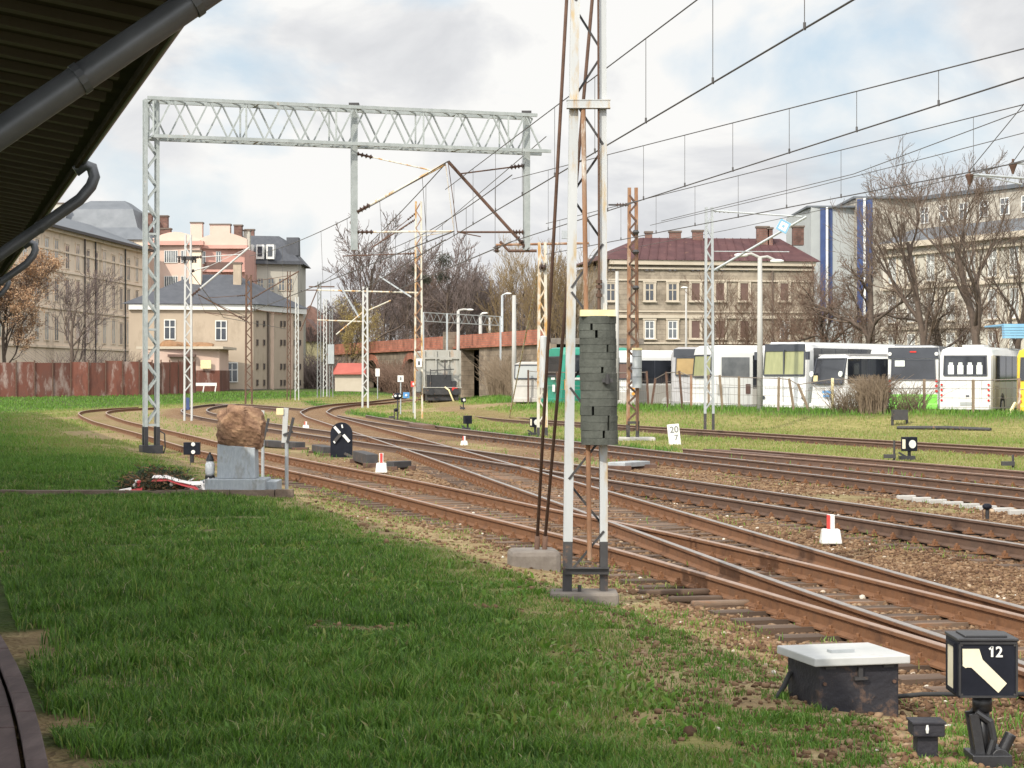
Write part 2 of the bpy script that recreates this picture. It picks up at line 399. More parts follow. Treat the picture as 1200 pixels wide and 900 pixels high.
def zones(x, y):
    """ballast, green grass, yellow grass, pale dirt weights"""
    x = np.asarray(x, float).ravel(); y = np.asarray(y, float).ravel()
    n1 = fbm(x, y, 1.6, 3); n2 = fbm(x, y, 5., 5); n3 = fbm(x, y, .7, 8)
    d1, s1 = dist_to(T1, x, y); d2, _ = dist_to(T2, x, y); db, sb = dist_to(TB, x, y); dc, sc_ = dist_to(TC, x, y); dp, sp = dist_to(TP, x, y); dd, sd = dist_to(TD, x, y)
    w = (n1 - .5) * .9
    bal = np.maximum.reduce([sm(2.3, 1.5, d2 + w), sm(2.4, 1.6, db + w), sm(2.3, 1.6, dc + w), sm(2.0, 1.5, dp + w) * .9, np.where(s1 < 0, sm(2.0, 1.15, d1 + w * .8), sm(2.6, 1.7, d1 + w)) * sm(75, 48, y), sm(1.5, .9, d1 + w) * .45, sm(1.4, .8, dd + w) * .6])
    inner = (s1 > 0) & (sc_ < 1.0) & (y < 75)
    bal = np.maximum(bal, np.where(inner, sm(.62, .42, n2), 0)); bal = np.maximum(bal, np.where(inner & (y < 34), .95, 0))
    se = .95 * sm(21, 12.5, y)
    dirt = np.where((s1 > -4.6) & (s1 < 1) & (y < 60), sm(-3.15, -2.5, s1 + se + w * 1.3 + (n3 - .5) * .8), 0.)
    dirt = np.maximum(dirt, np.where((s1 > 0) & (sc_ < 1), .85, 0))
    dirt = np.maximum(dirt, np.where((s1 > -3) & (sb < 0) & (y > 60) & (y < 128), sm(.42, .6, n2), 0))
    right = sm(1.8, 3.2, sc_ + w * 2) * (y < 200)
    yel = np.where(right > .4, sm(.30, .75, n2 * .8 + .55 * sm(10, 2, (fence_x(y) - x) * -.62 + 11)), 0.)
    gx = (fence_x(y) - x) * .62
    yel = np.where(right > .4, np.clip(.15 + .8 * sm(1.5, 4.5, gx) + (n2 - .5) * .9, 0, 1), yel)
    yel = np.where((s1 < -1.0) & (s1 > -6.5), np.clip(sm(-4.1, -2.5, s1 + se + w * 1.4) * .9, 0, 1), yel)
    yel = np.where((y > 52) & (s1 < 0), np.clip(sm(-8, -2.5, s1 + w * 3) * .9 + (n2 - .5) * .5, 0, 1), yel)
    yel = np.where((y > 60) & (s1 >= 0) & (sc_ < 1), np.clip(.75 + (n2 - .5), 0, 1), yel)
    grass = np.ones_like(x)
    thin = sm(.62, .74, fbm(x, y, 1.3, 27)) * (s1 < -2.2) * (y < 40) * .75
    grass *= 1 - bal; grass *= 1 - np.clip(dirt, 0, 1) * np.where((s1 < -1.2) & (y < 60), np.clip(.75 + n3 * .6, 0, 1), np.clip(.55 + n3, 0, 1)) 
    # worn earth beside the wooden edging
    ex = -2.42 - .283 * (y - 10.7)
    bare = sm(.75, .1, x - ex + (n3 - .5) * .9) * sm(.47, .60, fbm(x, y, 1.5, 21)) * (y < 30) * (x > ex - 1)
    grass *= 1 - bare; grass *= 1 - thin
    return dict(bal=bal, grass=np.clip(grass, 0, 1), yel=np.clip(yel, 0, 1), dirt=np.clip(np.maximum(np.maximum(dirt, bare), thin), 0, 1), s1=s1, right=right, inner=inner)

# ground sheet
def axis(segs):
    out = []
    for a, b, st in segs: out.append(np.arange(a, b, st))
    return np.concatenate(out + [[segs[-1][1]]])
gx_ = axis([(-2500, -400, 300), (-400, -60, 20), (-60, -30, 2.5), (-30, -12, .6), (-12, 13, .22), (13, 40, .8), (40, 100, 6), (100, 400, 30), (400, 2500, 300)])
gy_ = axis([(-300, -20, 40), (-20, 8, 2), (8, 45, .22), (45, 80, .4), (80, 150, .8), (150, 270, 2.5), (270, 600, 20), (600, 3600, 300)])
XX, YY = np.meshgrid(gx_, gy_)
Zb = zones(XX, YY); ZZ = gz(XX, YY)
shp = XX.shape
near = (sm(70, 40, YY))
ZZ = ZZ + near * ((fbm(XX, YY, .5, 31) - .5) * .05 + (fbm(XX, YY, 2.4, 33) - .5) * .05)
ZZ = ZZ - (Zb['bal'].reshape(shp)) * .058 * near
iy, ix = np.meshgrid(np.arange(shp[0] - 1), np.arange(shp[1] - 1), indexing='ij')
a = (iy * shp[1] + ix).ravel()
faces = np.c_[a, a + 1, a + shp[1] + 1, a + shp[1]]

m, nt, b = _nt('ground'); L = nt.links.new
tc = nt.nodes.new('ShaderNodeTexCoord')
def nz(sc, det=8, ro=.65):
    n = N(nt, 'ShaderNodeTexNoise', Scale=sc, Detail=det, Roughness=ro); L(tc.outputs['Object'], n.inputs['Vector']); return n
def rp_(src, st):
    r = ramp(nt, st); L(src, r.inputs[0]); return r.outputs[0]
def mix(f, c1, c2):
    x = N(nt, 'ShaderNodeMixRGB'); L(f, x.inputs[0]); L(c1, x.inputs[1]); L(c2, x.inputs[2]); return x.outputs[0]
def at(nm):
    return N(nt, 'ShaderNodeAttribute', _attribute_name=nm).outputs['Fac']
vo = N(nt, 'ShaderNodeTexVoronoi', Scale=19.); L(tc.outputs['Object'], vo.inputs['Vector'])
sepc = nt.nodes.new('ShaderNodeSeparateColor'); L(vo.outputs['Color'], sepc.inputs[0])
stone = rp_(sepc.outputs[0], [(.0, (.04, .021, .012)), (.35, (.12, .063, .030)), (.7, (.22, .135, .070)), (.93, (.31, .225, .14)), (1., (.50, .44, .36))])
bign = nz(.55)
tint = rp_(bign.outputs['Fac'], [(.32, (.095, .045, .021)), (.5, (.165, .087, .040)), (.68, (.27, .18, .09))])
ballast = mix(N(nt, 'ShaderNodeValue').outputs[0], tint, stone); nt.nodes[-1].inputs[0].default_value
for n in nt.nodes:
    if n.type == 'VALUE': n.outputs[0].default_value = .62
dirtn = nz(2.2)
dirt = rp_(dirtn.outputs['Fac'], [(.3, (.15, .10, .056)), (.5, (.24, .175, .09)), (.7, (.34, .28, .15))])
gn = nz(1.3); 
green = rp_(gn.outputs['Fac'], [(.3, (.025, .042, .009)), (.55, (.05, .078, .016)), (.75, (.10, .12, .035))])
yeln = nz(3.5)
yellow = rp_(yeln.outputs['Fac'], [(.3, (.14, .13, .04)), (.5, (.215, .195, .065)), (.7, (.32, .27, .115))])
grassc = mix(at('yel'), green, yellow)
c = mix(at('dirt'), grassc, dirt)
fine = nz(9, 6)
gm = N(nt, 'ShaderNodeMath', _operation='MULTIPLY_ADD'); L(fine.outputs['Fac'], gm.inputs[0]); gm.inputs[1].default_value = 1.1; gm.inputs[2].default_value = -.58
ga = N(nt, 'ShaderNodeMath', _operation='ADD', _use_clamp=True); L(gm.outputs[0], ga.inputs[0]); L(at('grass'), ga.inputs[1])
c = mix(ga.outputs[0], c, grassc)
bm_ = N(nt, 'ShaderNodeMath', _operation='ADD', _use_clamp=True); L(gm.outputs[0], bm_.inputs[0]); L(at('bal'), bm_.inputs[1])
c = mix(bm_.outputs[0], c, ballast)
L(c, b.inputs['Base Color']); b.inputs['Roughness'].default_value = .95; b.inputs['Specular IOR Level'].default_value = .2
bp = N(nt, 'ShaderNodeBump', Strength=.9, Distance=.03); L(vo.outputs['Distance'], bp.inputs['Height'])
bp2 = N(nt, 'ShaderNodeBump', Strength=.6, Distance=.05); L(fine.outputs['Fac'], bp2.inputs['Height']); L(bp.outputs[0], bp2.inputs['Normal'])
L(bp2.outputs[0], b.inputs['Normal'])
ground = npmesh('ground', np.c_[XX.ravel(), YY.ravel(), ZZ.ravel()], faces, m, {k: Zb[k] for k in ('bal', 'grass', 'yel', 'dirt')}, smooth=True, nside=4)
ground['kind'] = 'structure'

# rails and sleepers
PROF0 = [(-.034, .15), (.034, .15), (.036, .144), (.036, .116), (.009, .10), (.009, .032), (.066, .013), (.066, 0), (-.066, 0), (-.066, .013), (-.009, .032), (-.009, .10), (-.036, .116), (-.036, .144)]
PROF = [(a, h if h > .1 else -.03 + (h) * 1.3) for a, h in PROF0]
def rail(line, off, dz, parent, top, side):
    p = line + normals(line) * off; n = normals(line); z = rise(p[:, 0], p[:, 1]) + dz + .006
    k = len(PROF); vs = []
    for i in range(len(p)):
        for a, h in PROF: vs.append((p[i, 0] + n[i, 0] * a, p[i, 1] + n[i, 1] * a, z[i] + h))
    mb = MB(); mb.v = vs
    for i in range(len(p) - 1):
        for j in range(k):
            q = (j + 1) % k; mb.f.append((i * k + j, (i + 1) * k + j, (i + 1) * k + q, i * k + q)); mb.mi.append(1 if j in (0, 1, 13) else 0)
    mb.f.append(tuple(range(k))); mb.mi.append(0); mb.f.append(tuple(range((len(p) - 1) * k, len(p) * k))[::-1]); mb.mi.append(0)
    return mb.build('rail', [side, top], parent)

def sleeper_mb(L_=2.6):
    s = MB(); rg = random.Random(3)
    s.box((0, 0, -.055), (L_, .25, .15))
    return s
def fastener_mb():
    s = MB()
    for g in (.753,):
        s.box((g, 0, .026), (.33, .17, .018))
        for e in (-1, 1):
            s.box((g + e * .098, 0, .055), (.045, .085, .045)); s.tube([(g + e * .098, 0, .07), (g + e * .098, 0, .105)], .019, 6)
            s.tube([(g + e * .145, .055, .03), (g + e * .145, .055, .055)], .014, 6)
    return s
_sl = sleeper_mb().build('sleeper', 'sleeper_wood', bevel=.008); _fa = fastener_mb().build('rail_fastening', 'rail_side', _sl, local=True)
SL_ME, FA_ME = _sl.data, _fa.data
bpy.data.objects.remove(_fa); bpy.data.objects.remove(_sl)
me_long = {}
def long_sleeper(Lh):
    k = round(Lh, 1)
    if k not in me_long:
        o = sleeper_mb(k).build('sleeper', 'sleeper_wood'); me_long[k] = o.data; bpy.data.objects.remove(o)
    return me_long[k]

def make_track(line, label, dz, top, skip=None, ymax=400, cat='railway track', side='rail_side', wide=None, sink=0.):
    line = line[line[:, 1] < ymax]
    i0 = len(line) // 6
    root = thing('railway_track', label, cat, (line[0, 0], line[0, 1], 0))
    for o in (-.753, .753): rail(line, o, dz, root, top, side)
    s = resample(line, .62); n = normals(s); d = np.hypot(s[:, 0], s[:, 1])
    order = np.argsort(d); far = MB(); cnt = 0
    for i in order:
        x, y = s[i]
        if y < 9.5 or abs(x) / y > .30: continue
        if skip is not None and skip(x, y): continue
        ang = math.atan2(n[i, 1], n[i, 0]) + random.uniform(-.02, .02); z = float(rise(x, y)) + dz * .5 + random.uniform(-.008, .004) - sink - (.046 if y > 25 and not sink else .034)
        if cnt < 100:
            sh, Lh = wide(x, y) if wide else (0, 0)
            o = bpy.data.objects.new('sleeper', long_sleeper(2.6 + Lh) if Lh else SL_ME); COL.objects.link(o); o.parent = root
            o.location = (x - root.location.x + n[i, 0] * sh, y - root.location.y + n[i, 1] * sh, z); o.rotation_euler = (0, 0, ang)
            if not Lh:
                b_ = o.modifiers.new('bevel', 'BEVEL'); b_.width = .01; b_.segments = 1
            if y < 75:
                f = bpy.data.objects.new('rail_fastening', FA_ME); COL.objects.link(f); f.parent = o; dz_ = max(.0, sink - .01); f.location = (-sh, 0, dz_)
                f2 = f.copy(); COL.objects.link(f2); f2.parent = o; f2.location = (-sh, 0, dz_); f2.rotation_euler = (0, 0, math.pi)
            cnt += 1
        else:
            M = Matrix.Rotation(ang, 3, 'Z'); far.box((x, y, z - .055), (2.6, .25, .15), M=M)
    if far.v:
        o = far.build('sleeper', 'sleeper_wood', root); o['kind'] = 'stuff'
    return root

def d12(x, y): return float(dist_to(T1, [x], [y], 1)[0][0])
def wideT1(x, y):
    if y > 31: return 0, 0
    d = float(dist_to(T2, [x], [y], 1)[0][0])
    return (d / 2, d) if d < 1.9 else (0, 0)
def merged(other, lim):
    return lambda x, y: float(dist_to(other, [x], [y], 1)[0][0]) < lim
make_track(T1, 'rusty single track along the lawn edge, curving away to the rusty fence', 0, 'rail_top_rusty', wide=wideT1)
make_track(T2, 'worn track that joins the lawn-edge track beside lantern 12 and swings past the black shield', -.004, 'rail_top', skip=lambda x, y: merged(T1, 1.9)(x, y) and y < 31, ymax=206)
make_track(TB, 'polished straight track just behind the half red half white marker', .003, 'rail_top', side='rail_brown', sink=.03, skip=lambda x, y: merged(T2, .8)(x, y))
make_track(TC, 'polished straight track just behind the small black ground lamp', -.002, 'rail_top', side='rail_brown', sink=.03, skip=lambda x, y: merged(T2, 1.2)(x, y))
make_track(TP, 'dark track running in front of the square white and black lantern', .002, 'rail_top_rusty', skip=merged(TC, 1.4), side='rail_far', sink=.02)
make_track(TD, 'rusty siding laid in the grass below the parked buses', 0, 'rail_top_rusty', side='rail_brown', sink=.05)
# ------------------------------------------------------------------ camera, light, sky
cam = bpy.data.cameras.new('camera'); co = bpy.data.objects.new('camera', cam); COL.objects.link(co)
co.location = (0, 0, H); co.rotation_euler = (R(90), 0, 0)
cam.sensor_width = 36; cam.lens = 72; cam.shift_y = -10 / 1200; cam.clip_end = 6000; cam.clip_start = .1
S.camera = co
EL = 37.0; TOSUN = Vector((-.48 * math.cos(R(EL)), -.877 * math.cos(R(EL)), math.sin(R(EL))))
sl = bpy.data.lights.new('sun', 'SUN'); so = bpy.data.objects.new('sun', sl); COL.objects.link(so)
sl.energy = 3.05; sl.angle = R(.6); sl.color = (1, .93, .80)
so.rotation_euler = (-TOSUN).to_track_quat('-Z', 'Y').to_euler(); so.location = (-20, -30, 40)
w = bpy.data.worlds.new('World'); S.world = w; w.use_nodes = True
nt = w.node_tree; L = nt.links.new; bg = nt.nodes['Background']
sky = nt.nodes.new('ShaderNodeTexSky'); sky.sky_type = 'NISHITA'; sky.sun_disc = False
sky.sun_elevation = R(EL); sky.sun_rotation = math.atan2(TOSUN.x, TOSUN.y) % (2 * math.pi); sky.air_density = 1.0; sky.dust_density = 1.5
tc = nt.nodes.new('ShaderNodeTexCoord'); mp = N(nt, 'ShaderNodeMapping'); mp.inputs['Scale'].default_value = (1, 1, 1.7); mp.inputs['Location'].default_value = (2.1, -.7, .5)
L(tc.outputs['Generated'], mp.inputs[0])
n1 = N(nt, 'ShaderNodeTexNoise', Scale=5.2, Detail=9, Roughness=.52, Distortion=.35); L(mp.outputs[0], n1.inputs['Vector'])
n2 = N(nt, 'ShaderNodeTexNoise', Scale=8., Detail=8, Roughness=.55, Distortion=.5); mp2 = N(nt, 'ShaderNodeMapping'); mp2.inputs['Scale'].default_value = (1, 1, 2.0); mp2.inputs['Location'].default_value = (3.1, 1.3, .6)
L(tc.outputs['Generated'], mp2.inputs[0]); L(mp2.outputs[0], n2.inputs['Vector'])
cov = ramp(nt, [(.30, (0, 0, 0)), (.43, (1, 1, 1))]); L(n1.outputs['Fac'], cov.inputs[0])
shade = ramp(nt, [(.36, (4.9, 5.0, 5.2)), (.48, (6.0, 6.05, 6.15)), (.58, (7.3, 7.25, 7.1))]); L(n2.outputs['Fac'], shade.inputs[0])
blue = N(nt, 'ShaderNodeMixRGB', _blend_type='MIX', Fac=.75); L(sky.outputs[0], blue.inputs[1]); blue.inputs[2].default_value = (4.6, 5.65, 6.5, 1)
mx = N(nt, 'ShaderNodeMixRGB'); L(cov.outputs[0], mx.inputs[0]); L(blue.outputs[0], mx.inputs[1]); L(shade.outputs[0], mx.inputs[2])
vd_ = N(nt, 'ShaderNodeVectorMath', _operation='DOT_PRODUCT'); L(tc.outputs['Generated'], vd_.inputs[0]); vd_.inputs[1].default_value = TOSUN
gl2 = N(nt, 'ShaderNodeMapRange'); gl2.interpolation_type = 'SMOOTHSTEP'; L(vd_.outputs['Value'], gl2.inputs['Value'])      # clouds are brighter round the sun
for k_, v_ in (('From Min', -.42), ('From Max', .95), ('To Min', 1.0), ('To Max', 3.05)): gl2.inputs[k_].default_value = v_
sc2 = N(nt, 'ShaderNodeVectorMath', _operation='SCALE'); L(mx.outputs[0], sc2.inputs[0]); L(gl2.outputs[0], sc2.inputs['Scale'])
L(sc2.outputs[0], bg.inputs['Color']); bg.inputs['Strength'].default_value = .1
S.view_settings.view_transform = 'Standard'; S.view_settings.look = 'None'; S.view_settings.gamma = 1; S.view_settings.use_curve_mapping = False
S.view_settings.exposure = .42
S.cycles.max_bounces = 6; S.cycles.use_denoising = True

# ------------------------------------------------------------------ station canopy and wooden edging
def edge_pt(y, off=0.):
    x = 1.66 - .2825 * y
    if y < 10.5: x -= .045 * (10.5 - y) ** 2
    x -= .00035 * max(0, y - 30) ** 2 * 0
    return Vector((x + off, y, 0))
PERP = Vector((-.965, -.262, 0))
cano = thing('platform_canopy', 'dark timber platform canopy sloping down over the lawn, with grey drainpipes', 'canopy', (-1.8, 12.3, 0))
ys = [-14, -8, -4, 0, 3, 5, 7, 8.5, 10, 12, 16, 22, 30, 40, 56, 118]
EH = 4.75
mb = MB(); vs = []; fs = []
def roofp(y, t, up=0): 
    p = edge_pt(y) + PERP * t; return Vector((p.x, p.y, EH + .165 * t + up))
for y in ys:
    for t in (0, 9):
        vs += [roofp(y, t, .0), roofp(y, t, .13)]
for i in range(len(ys) - 1):
    a, b = i * 4, (i + 1) * 4
    fs += [(a, b, b + 2, a + 2), (a + 1, a + 3, b + 3, b + 1), (a, a + 1, b + 1, b), (a + 2, b + 2, b + 3, a + 3)]
fs += [(0, 2, 3, 1)]; e = (len(ys) - 1) * 4; fs += [(e, e + 1, e + 3, e + 2)]
mb.add(vs, fs); mb.build('roof', ['canopy_wood'], cano)
mb = MB()
y = 2.0
while y < 117.6:
    a, b = roofp(y, .12, -.035), roofp(y, 8.9, -.035); mb.bar(a, b, .16, .07); y += .68
mb.build('rafter', 'canopy_rib', cano)
fa = MB()
for i in range(len(ys) - 1):
    a, b = roofp(ys[i], -.02, .02), roofp(ys[i + 1], -.02, .02); fa.bar(a, b, .04, .17)
fa.build('fascia', 'canopy_wood', cano)
gu = MB(); gp = [roofp(y, -.09, .05) for y in ys]
gu.tube(gp, .055, 8); gu.build('gutter', 'zinc_pipe', cano, smooth=True)
for i, yy in enumerate((9.6, 24.1, 38.1, 51.7, 65.5)):
    o = roofp(yy, -.11, -.05); d = PERP
    pts = [o + d * .10 + Vector((0, 0, -.03)), o - d * .01 + Vector((0, 0, .05)), o - d * .09 + Vector((0, 0, .02)), o - d * .12 + Vector((0, 0, -.09)), o - d * .08 + Vector((0, 0, -.20))]
    end = o + d * 2.9 + Vector((0, 0, -.30 - 2.9 * .74)); pts += [o + d * .05 + Vector((0, 0, -.36)), end, end + d * .1 + Vector((0, 0, -.2)), end + d * .1 + Vector((0, 0, -end.z + .1))]
    p = MB(); p.tube(pts, .070, 14); pp = p.build('downpipe', 'zinc_pipe', cano, smooth=True)
    c_ = MB()
    for t in (.35, .75): c_ = MB(); q = pts[5].lerp(pts[6], t * .45); c_.tube([q, q + (pts[6] - pts[5]).normalized() * .035], .077, 14); c_.build('pipe_collar', 'zinc_pipe', pp)

wt = thing('timber_edging', 'worn dark timber boards edging the platform at the lawn', 'boardwalk', (-2.6, 10, 0))
def ed(y, off): return Vector((-2.42 - .262 * (y - 10.7) - .0065 * (y - 10.7) ** 2 * (1 if y > 10.7 else .4) + off, y, 0))
for off, wd, top, cuts in ((-.06, .11, .225, (6, 9.2, 12.35, 15.2, 18.4)), (-.26, .225, .195, (6, 8.1, 11.95, 14.9, 18.4)), (-.525, .225, .20, (6, 10.3, 13.6, 18.4)), (-.79, .225, .185, (6, 9, 12.4, 18.4))):
    for a, b in zip(cuts[:-1], cuts[1:]):
        t_ = MB(); k = 4
        for i in range(k):
            y0, y1 = a + (b - a) * i / k + (.02 if i == 0 else 0), a + (b - a) * (i + 1) / k - (.02 if i == k - 1 else 0)
            z = top - .09 + random.uniform(-.003, .003)
            t_.bar(ed(y0, off) + Vector((0, 0, z)), ed(y1, off) + Vector((0, 0, z)), wd, .18)
        t_.build('timber', 'timber_dark', wt, bevel=.008)

# ------------------------------------------------------------------ memorial on the lawn
G = lambda x, y: float(gz(x, y))
mp_ = P(276.5, 581); mx0, my0 = mp_.x, mp_.y
z0 = G(mx0, my0)
mem = thing('memorial_stone', 'rough brown boulder set on a grey granite memorial pillar and plinth', 'memorial', (mx0, my0, z0))
p = MB(); p.box((mx0 - .02, my0 + .45, z0 + .14), (1.06, .9, .30)); p.build('plinth', 'granite', mem, bevel=.012)
p = MB(); p.box((mx0 + .56, my0 + .66, z0 + .10), (.26, .8, .28)); p.build('plinth_slab', 'granite', mem, bevel=.012); p = MB(); p.box((mx0 - .58, my0 + .66, z0 + .11), (.2, .7, .28)); p.build('plinth_slab', 'granite', mem, bevel=.012)
p = MB(); bx, by = mx0 - .02, my0 + .5
vs = [(bx - .345, by - .28, z0 + .29), (bx + .335, by - .28, z0 + .29), (bx + .335, by + .28, z0 + .29), (bx - .41, by + .28, z0 + .29),
      (bx - .345, by - .25, z0 + .90), (bx + .32, by - .25, z0 + .83), (bx + .32, by + .25, z0 + .86), (bx - .40, by + .25, z0 + .90)]
p.add(vs, [(3, 2, 1, 0), (4, 5, 6, 7), (0, 1, 5, 4), (1, 2, 6, 5), (2, 3, 7, 6), (3, 0, 4, 7)]); p.build('pillar', 'granite', mem, bevel=.012)
import bmesh
bm = bmesh.new(); bmesh.ops.create_cube(bm, size=1); bmesh.ops.subdivide_edges(bm, edges=bm.edges[:], cuts=15, use_grid_fill=True)
rg = np.random.default_rng(4); K = rg.normal(size=(14, 3)) * 3.4; PH = rg.uniform(0, 6, 14)
CUT = []
for i in range(5):
    pn_ = rg.normal(size=3); pn_ /= np.linalg.norm(pn_); CUT.append((pn_, rg.uniform(1.08, 1.22)))
CUT += [(np.array((.62, -.6, .5)), .98), (np.array((-.75, -.45, .48)), 1.0), (np.array((.3, -.85, -.42)), .96)]
bp_ = MB(); vs = []
for v in bm.verts:
    q = np.array(v.co) * 2; l4 = (np.abs(q) ** 7).sum() ** (1 / 7); q = q / l4
    s = 1 + .012 * sum(math.sin(float(K[i] @ q) + PH[i]) for i in range(8)) + .008 * sum(math.sin(3 * float(K[i] @ q) + PH[i]) for i in range(14))
    q = q * s
    for pn_, po_ in CUT:
        e_ = float(pn_ @ q) - po_
        if e_ > 0: q = q - pn_ * e_ * .88
    q = q * (1 + .006 * sum(math.sin(5.1 * float(K[i] @ q) + PH[i]) for i in range(14)) / 2); hx = .40; x = q[0] * hx * (1.0 + .05 * q[2]); zz = .37 * q[2] + .12 * (-q[0]) * (q[2] < 0) * .5 - .05 * q[0] * (q[2] > 0) - (.10 if (q[0] < -.55 and q[2] > .5) else 0)
    vs.append((mx0 + .02 + x, my0 + .5 + q[1] * .36 - .10 * q[2] * (q[0] < .3) * .5, z0 + 1.20 + zz))
bp_.add(vs, [tuple(v.index for v in f.verts) for f in bm.faces]); bm.free()
bp_.build('boulder', 'boulder', mem, smooth=False)
gl = thing('grave_lantern', 'small clear glass grave lantern with black cap standing on the granite plinth', 'lantern', (mx0 - .52, my0 + .42, z0 + .27))
q = gl.location
p = MB(); p.lathe(q, [(.085, 0), (.09, .05), (.085, .07)], 14); p.build('base', 'black_paint', gl)
p = MB(); p.lathe(q, [(.07, .07), (.085, .12), (.085, .27), (.06, .33)], 14); p.build('glass', 'lantern_glass', gl, smooth=True)
p = MB(); p.lathe(q, [(.075, .33), (.07, .36), (.045, .42), (.02, .45), (.02, .48)], 14); p.build('cap', 'black_paint', gl)

def strip(mb, pts, wd, th=.006, roll=0.):
    pts = [Vector(a) for a in pts]
    for i in range(len(pts) - 1):
        a, b = pts[i], pts[i + 1]; up = Vector((math.sin(roll + i * .5) * .7, -.4, .8)); mb.bar(a, b + (b - a) * .02, wd, th, up)
wr = thing('funeral_wreath', 'wilted green wreath with red and white ribbons lying beside the memorial plinth', 'wreath', (P(190, 580).x, P(190, 580).y, P(190, 580).z))
q = wr.location; nb = []; fcs = []
for i in range(3200):
    t = RN.uniform(0, 6.28); rr = .36 + RN.normal() * .12; c = np.array([q.x - .12 + rr * math.cos(t) * 1.2, q.y + .1 + rr * .7 * math.sin(t), q.z + .05 + abs(RN.normal()) * .10 + .17 * max(0, math.sin(t)) + .04])
    d = RN.normal(size=3); d[2] = abs(d[2]) * .6; d /= np.linalg.norm(d); s_ = np.cross(d, RN.normal(size=3)); s_ /= np.linalg.norm(s_)
    o = len(nb); nb += [c - s_ * .011, c + s_ * .011, c + d * .13]; fcs.append((o, o + 1, o + 2))
npmesh('greenery', np.array(nb[:6300]) - np.array(q), np.array(fcs[:2100]), 'needle_green', parent=wr)
npmesh('dry_greenery', np.array(nb[6300:]) - np.array(q), np.array(fcs[2100:]) - 6300, 'leaf_litter', parent=wr)
for k in range(7):
    fl = MB(); fl.blob(q + Vector((random.uniform(-.5, .3), random.uniform(-.25, -.05), random.uniform(.12, .26))), random.uniform(.03, .05), 1, .3, k); fl.build('flower', 'ribbon_white' if k % 3 else 'ribbon_red', wr)
r1 = MB(); strip(r1, [q + Vector(a) for a in ((-.15, -.1, .33), (.1, -.14, .33), (.3, -.2, .27), (.55, -.24, .22), (.75, -.2, .22), (.8, -.26, .10), (.7, -.3, .04))], .11)
strip(r1, [q + Vector(a) for a in ((-.95, -.35, .03), (-.7, -.3, .08), (-.5, -.25, .12))], .10); r1.build('white_ribbon', 'ribbon_white', wr)
r2 = MB(); strip(r2, [q + Vector(a) for a in ((-.15, -.14, .27), (.15, -.2, .28), (.4, -.26, .20), (.62, -.28, .15), (.72, -.3, .05), (.62, -.33, .03))], .11, roll=.4)
strip(r2, [q + Vector(a) for a in ((-.7, -.34, .05), (-.5, -.3, .09), (-.3, -.3, .12))], .09); r2.build('red_ribbon', 'ribbon_red', wr)
wb = thing('ribbon_bow', 'crumpled white ribbon bow between the wreath and the plinth', 'ribbon', (P(224, 580).x, P(224, 580).y, P(224, 580).z))
q = wb.location; r3 = MB(); rg = random.Random(5)
for k in range(15):
    a0 = rg.uniform(-.22, .25); pts = [q + Vector((a0, rg.uniform(-.1, .1), .04))]
    for j in range(4): pts.append(pts[-1] + Vector((rg.uniform(-.08, .13), rg.uniform(-.05, .05), rg.uniform(.0, .17) if j < 2 else rg.uniform(-.14, .05))))
    for a in pts: a.z = max(a.z, q.z + .03)
    strip(r3, pts, .07, roll=k)
r3.build('bow', 'ribbon_white', wb)
kb = MB()
xk = -9.6
rg = random.Random(9)
while xk < -3.9:
    l_ = rg.uniform(.75, 1.0); x1 = min(xk + l_, -3.85); yk = P(150, 581).y + .02 * (xk + 6)
    if not (xk > -5.75 and x1 < -4.3 and False): kb.box(((xk + x1) / 2, yk, G(xk, yk) + .04 + rg.uniform(-.01, .01)), (x1 - xk - .015, .22, .14), rg.uniform(-.015, .015))
    xk = x1
tag(kb.build('stone_kerb', 'kerb_stone'), 'low weathered kerb crossing the lawn in front of the memorial', 'kerb')

def marker_post(u, vb, vt, seed, label, capd):
    g = P(u, vb); h = (vb - vt) / F * g.y
    t = thing('marker_post', label, 'post', g)
    p = MB(); p.tube([g, g + Vector((0, 0, h * .62))], .035, 10); p.build('pole', 'galvanised', t)
    p = MB(); top = g + Vector((0, 0, h * .58))
    p.box(top + Vector((-.03, 0, h * .21)), (.095, .06, h * .40), M=Matrix.Rotation(R(3), 3, 'Y')); p.build('board', 'white_paint', t)
    p = MB(); p.bar(top + Vector((.02, -.05, .02)), top + Vector((.13, -.05, h * .3)), .05, .05); p.bar(top + Vector((-.06, -.05, h * .1)), top + Vector((.12, -.05, h * .14)), .03, .04)
    p.build('clamp', 'dark_steel', t)
    if capd: p = MB(); p.box(top + Vector((-.12, 0, h * .37)), (.13, .13, .12)); p.build('lamp_cap', 'yellow_cap', t)
    return t
marker_post(308, 566, 480, 1, 'thin grey post with edge-on board, touching the boulder from the photo side view', False)['label'] = 'thin grey post with an edge-on board, right next to the boulder'
marker_post(336, 579, 477, 2, 'thin whitish forked post with a small cap, two steps from the memorial', True)

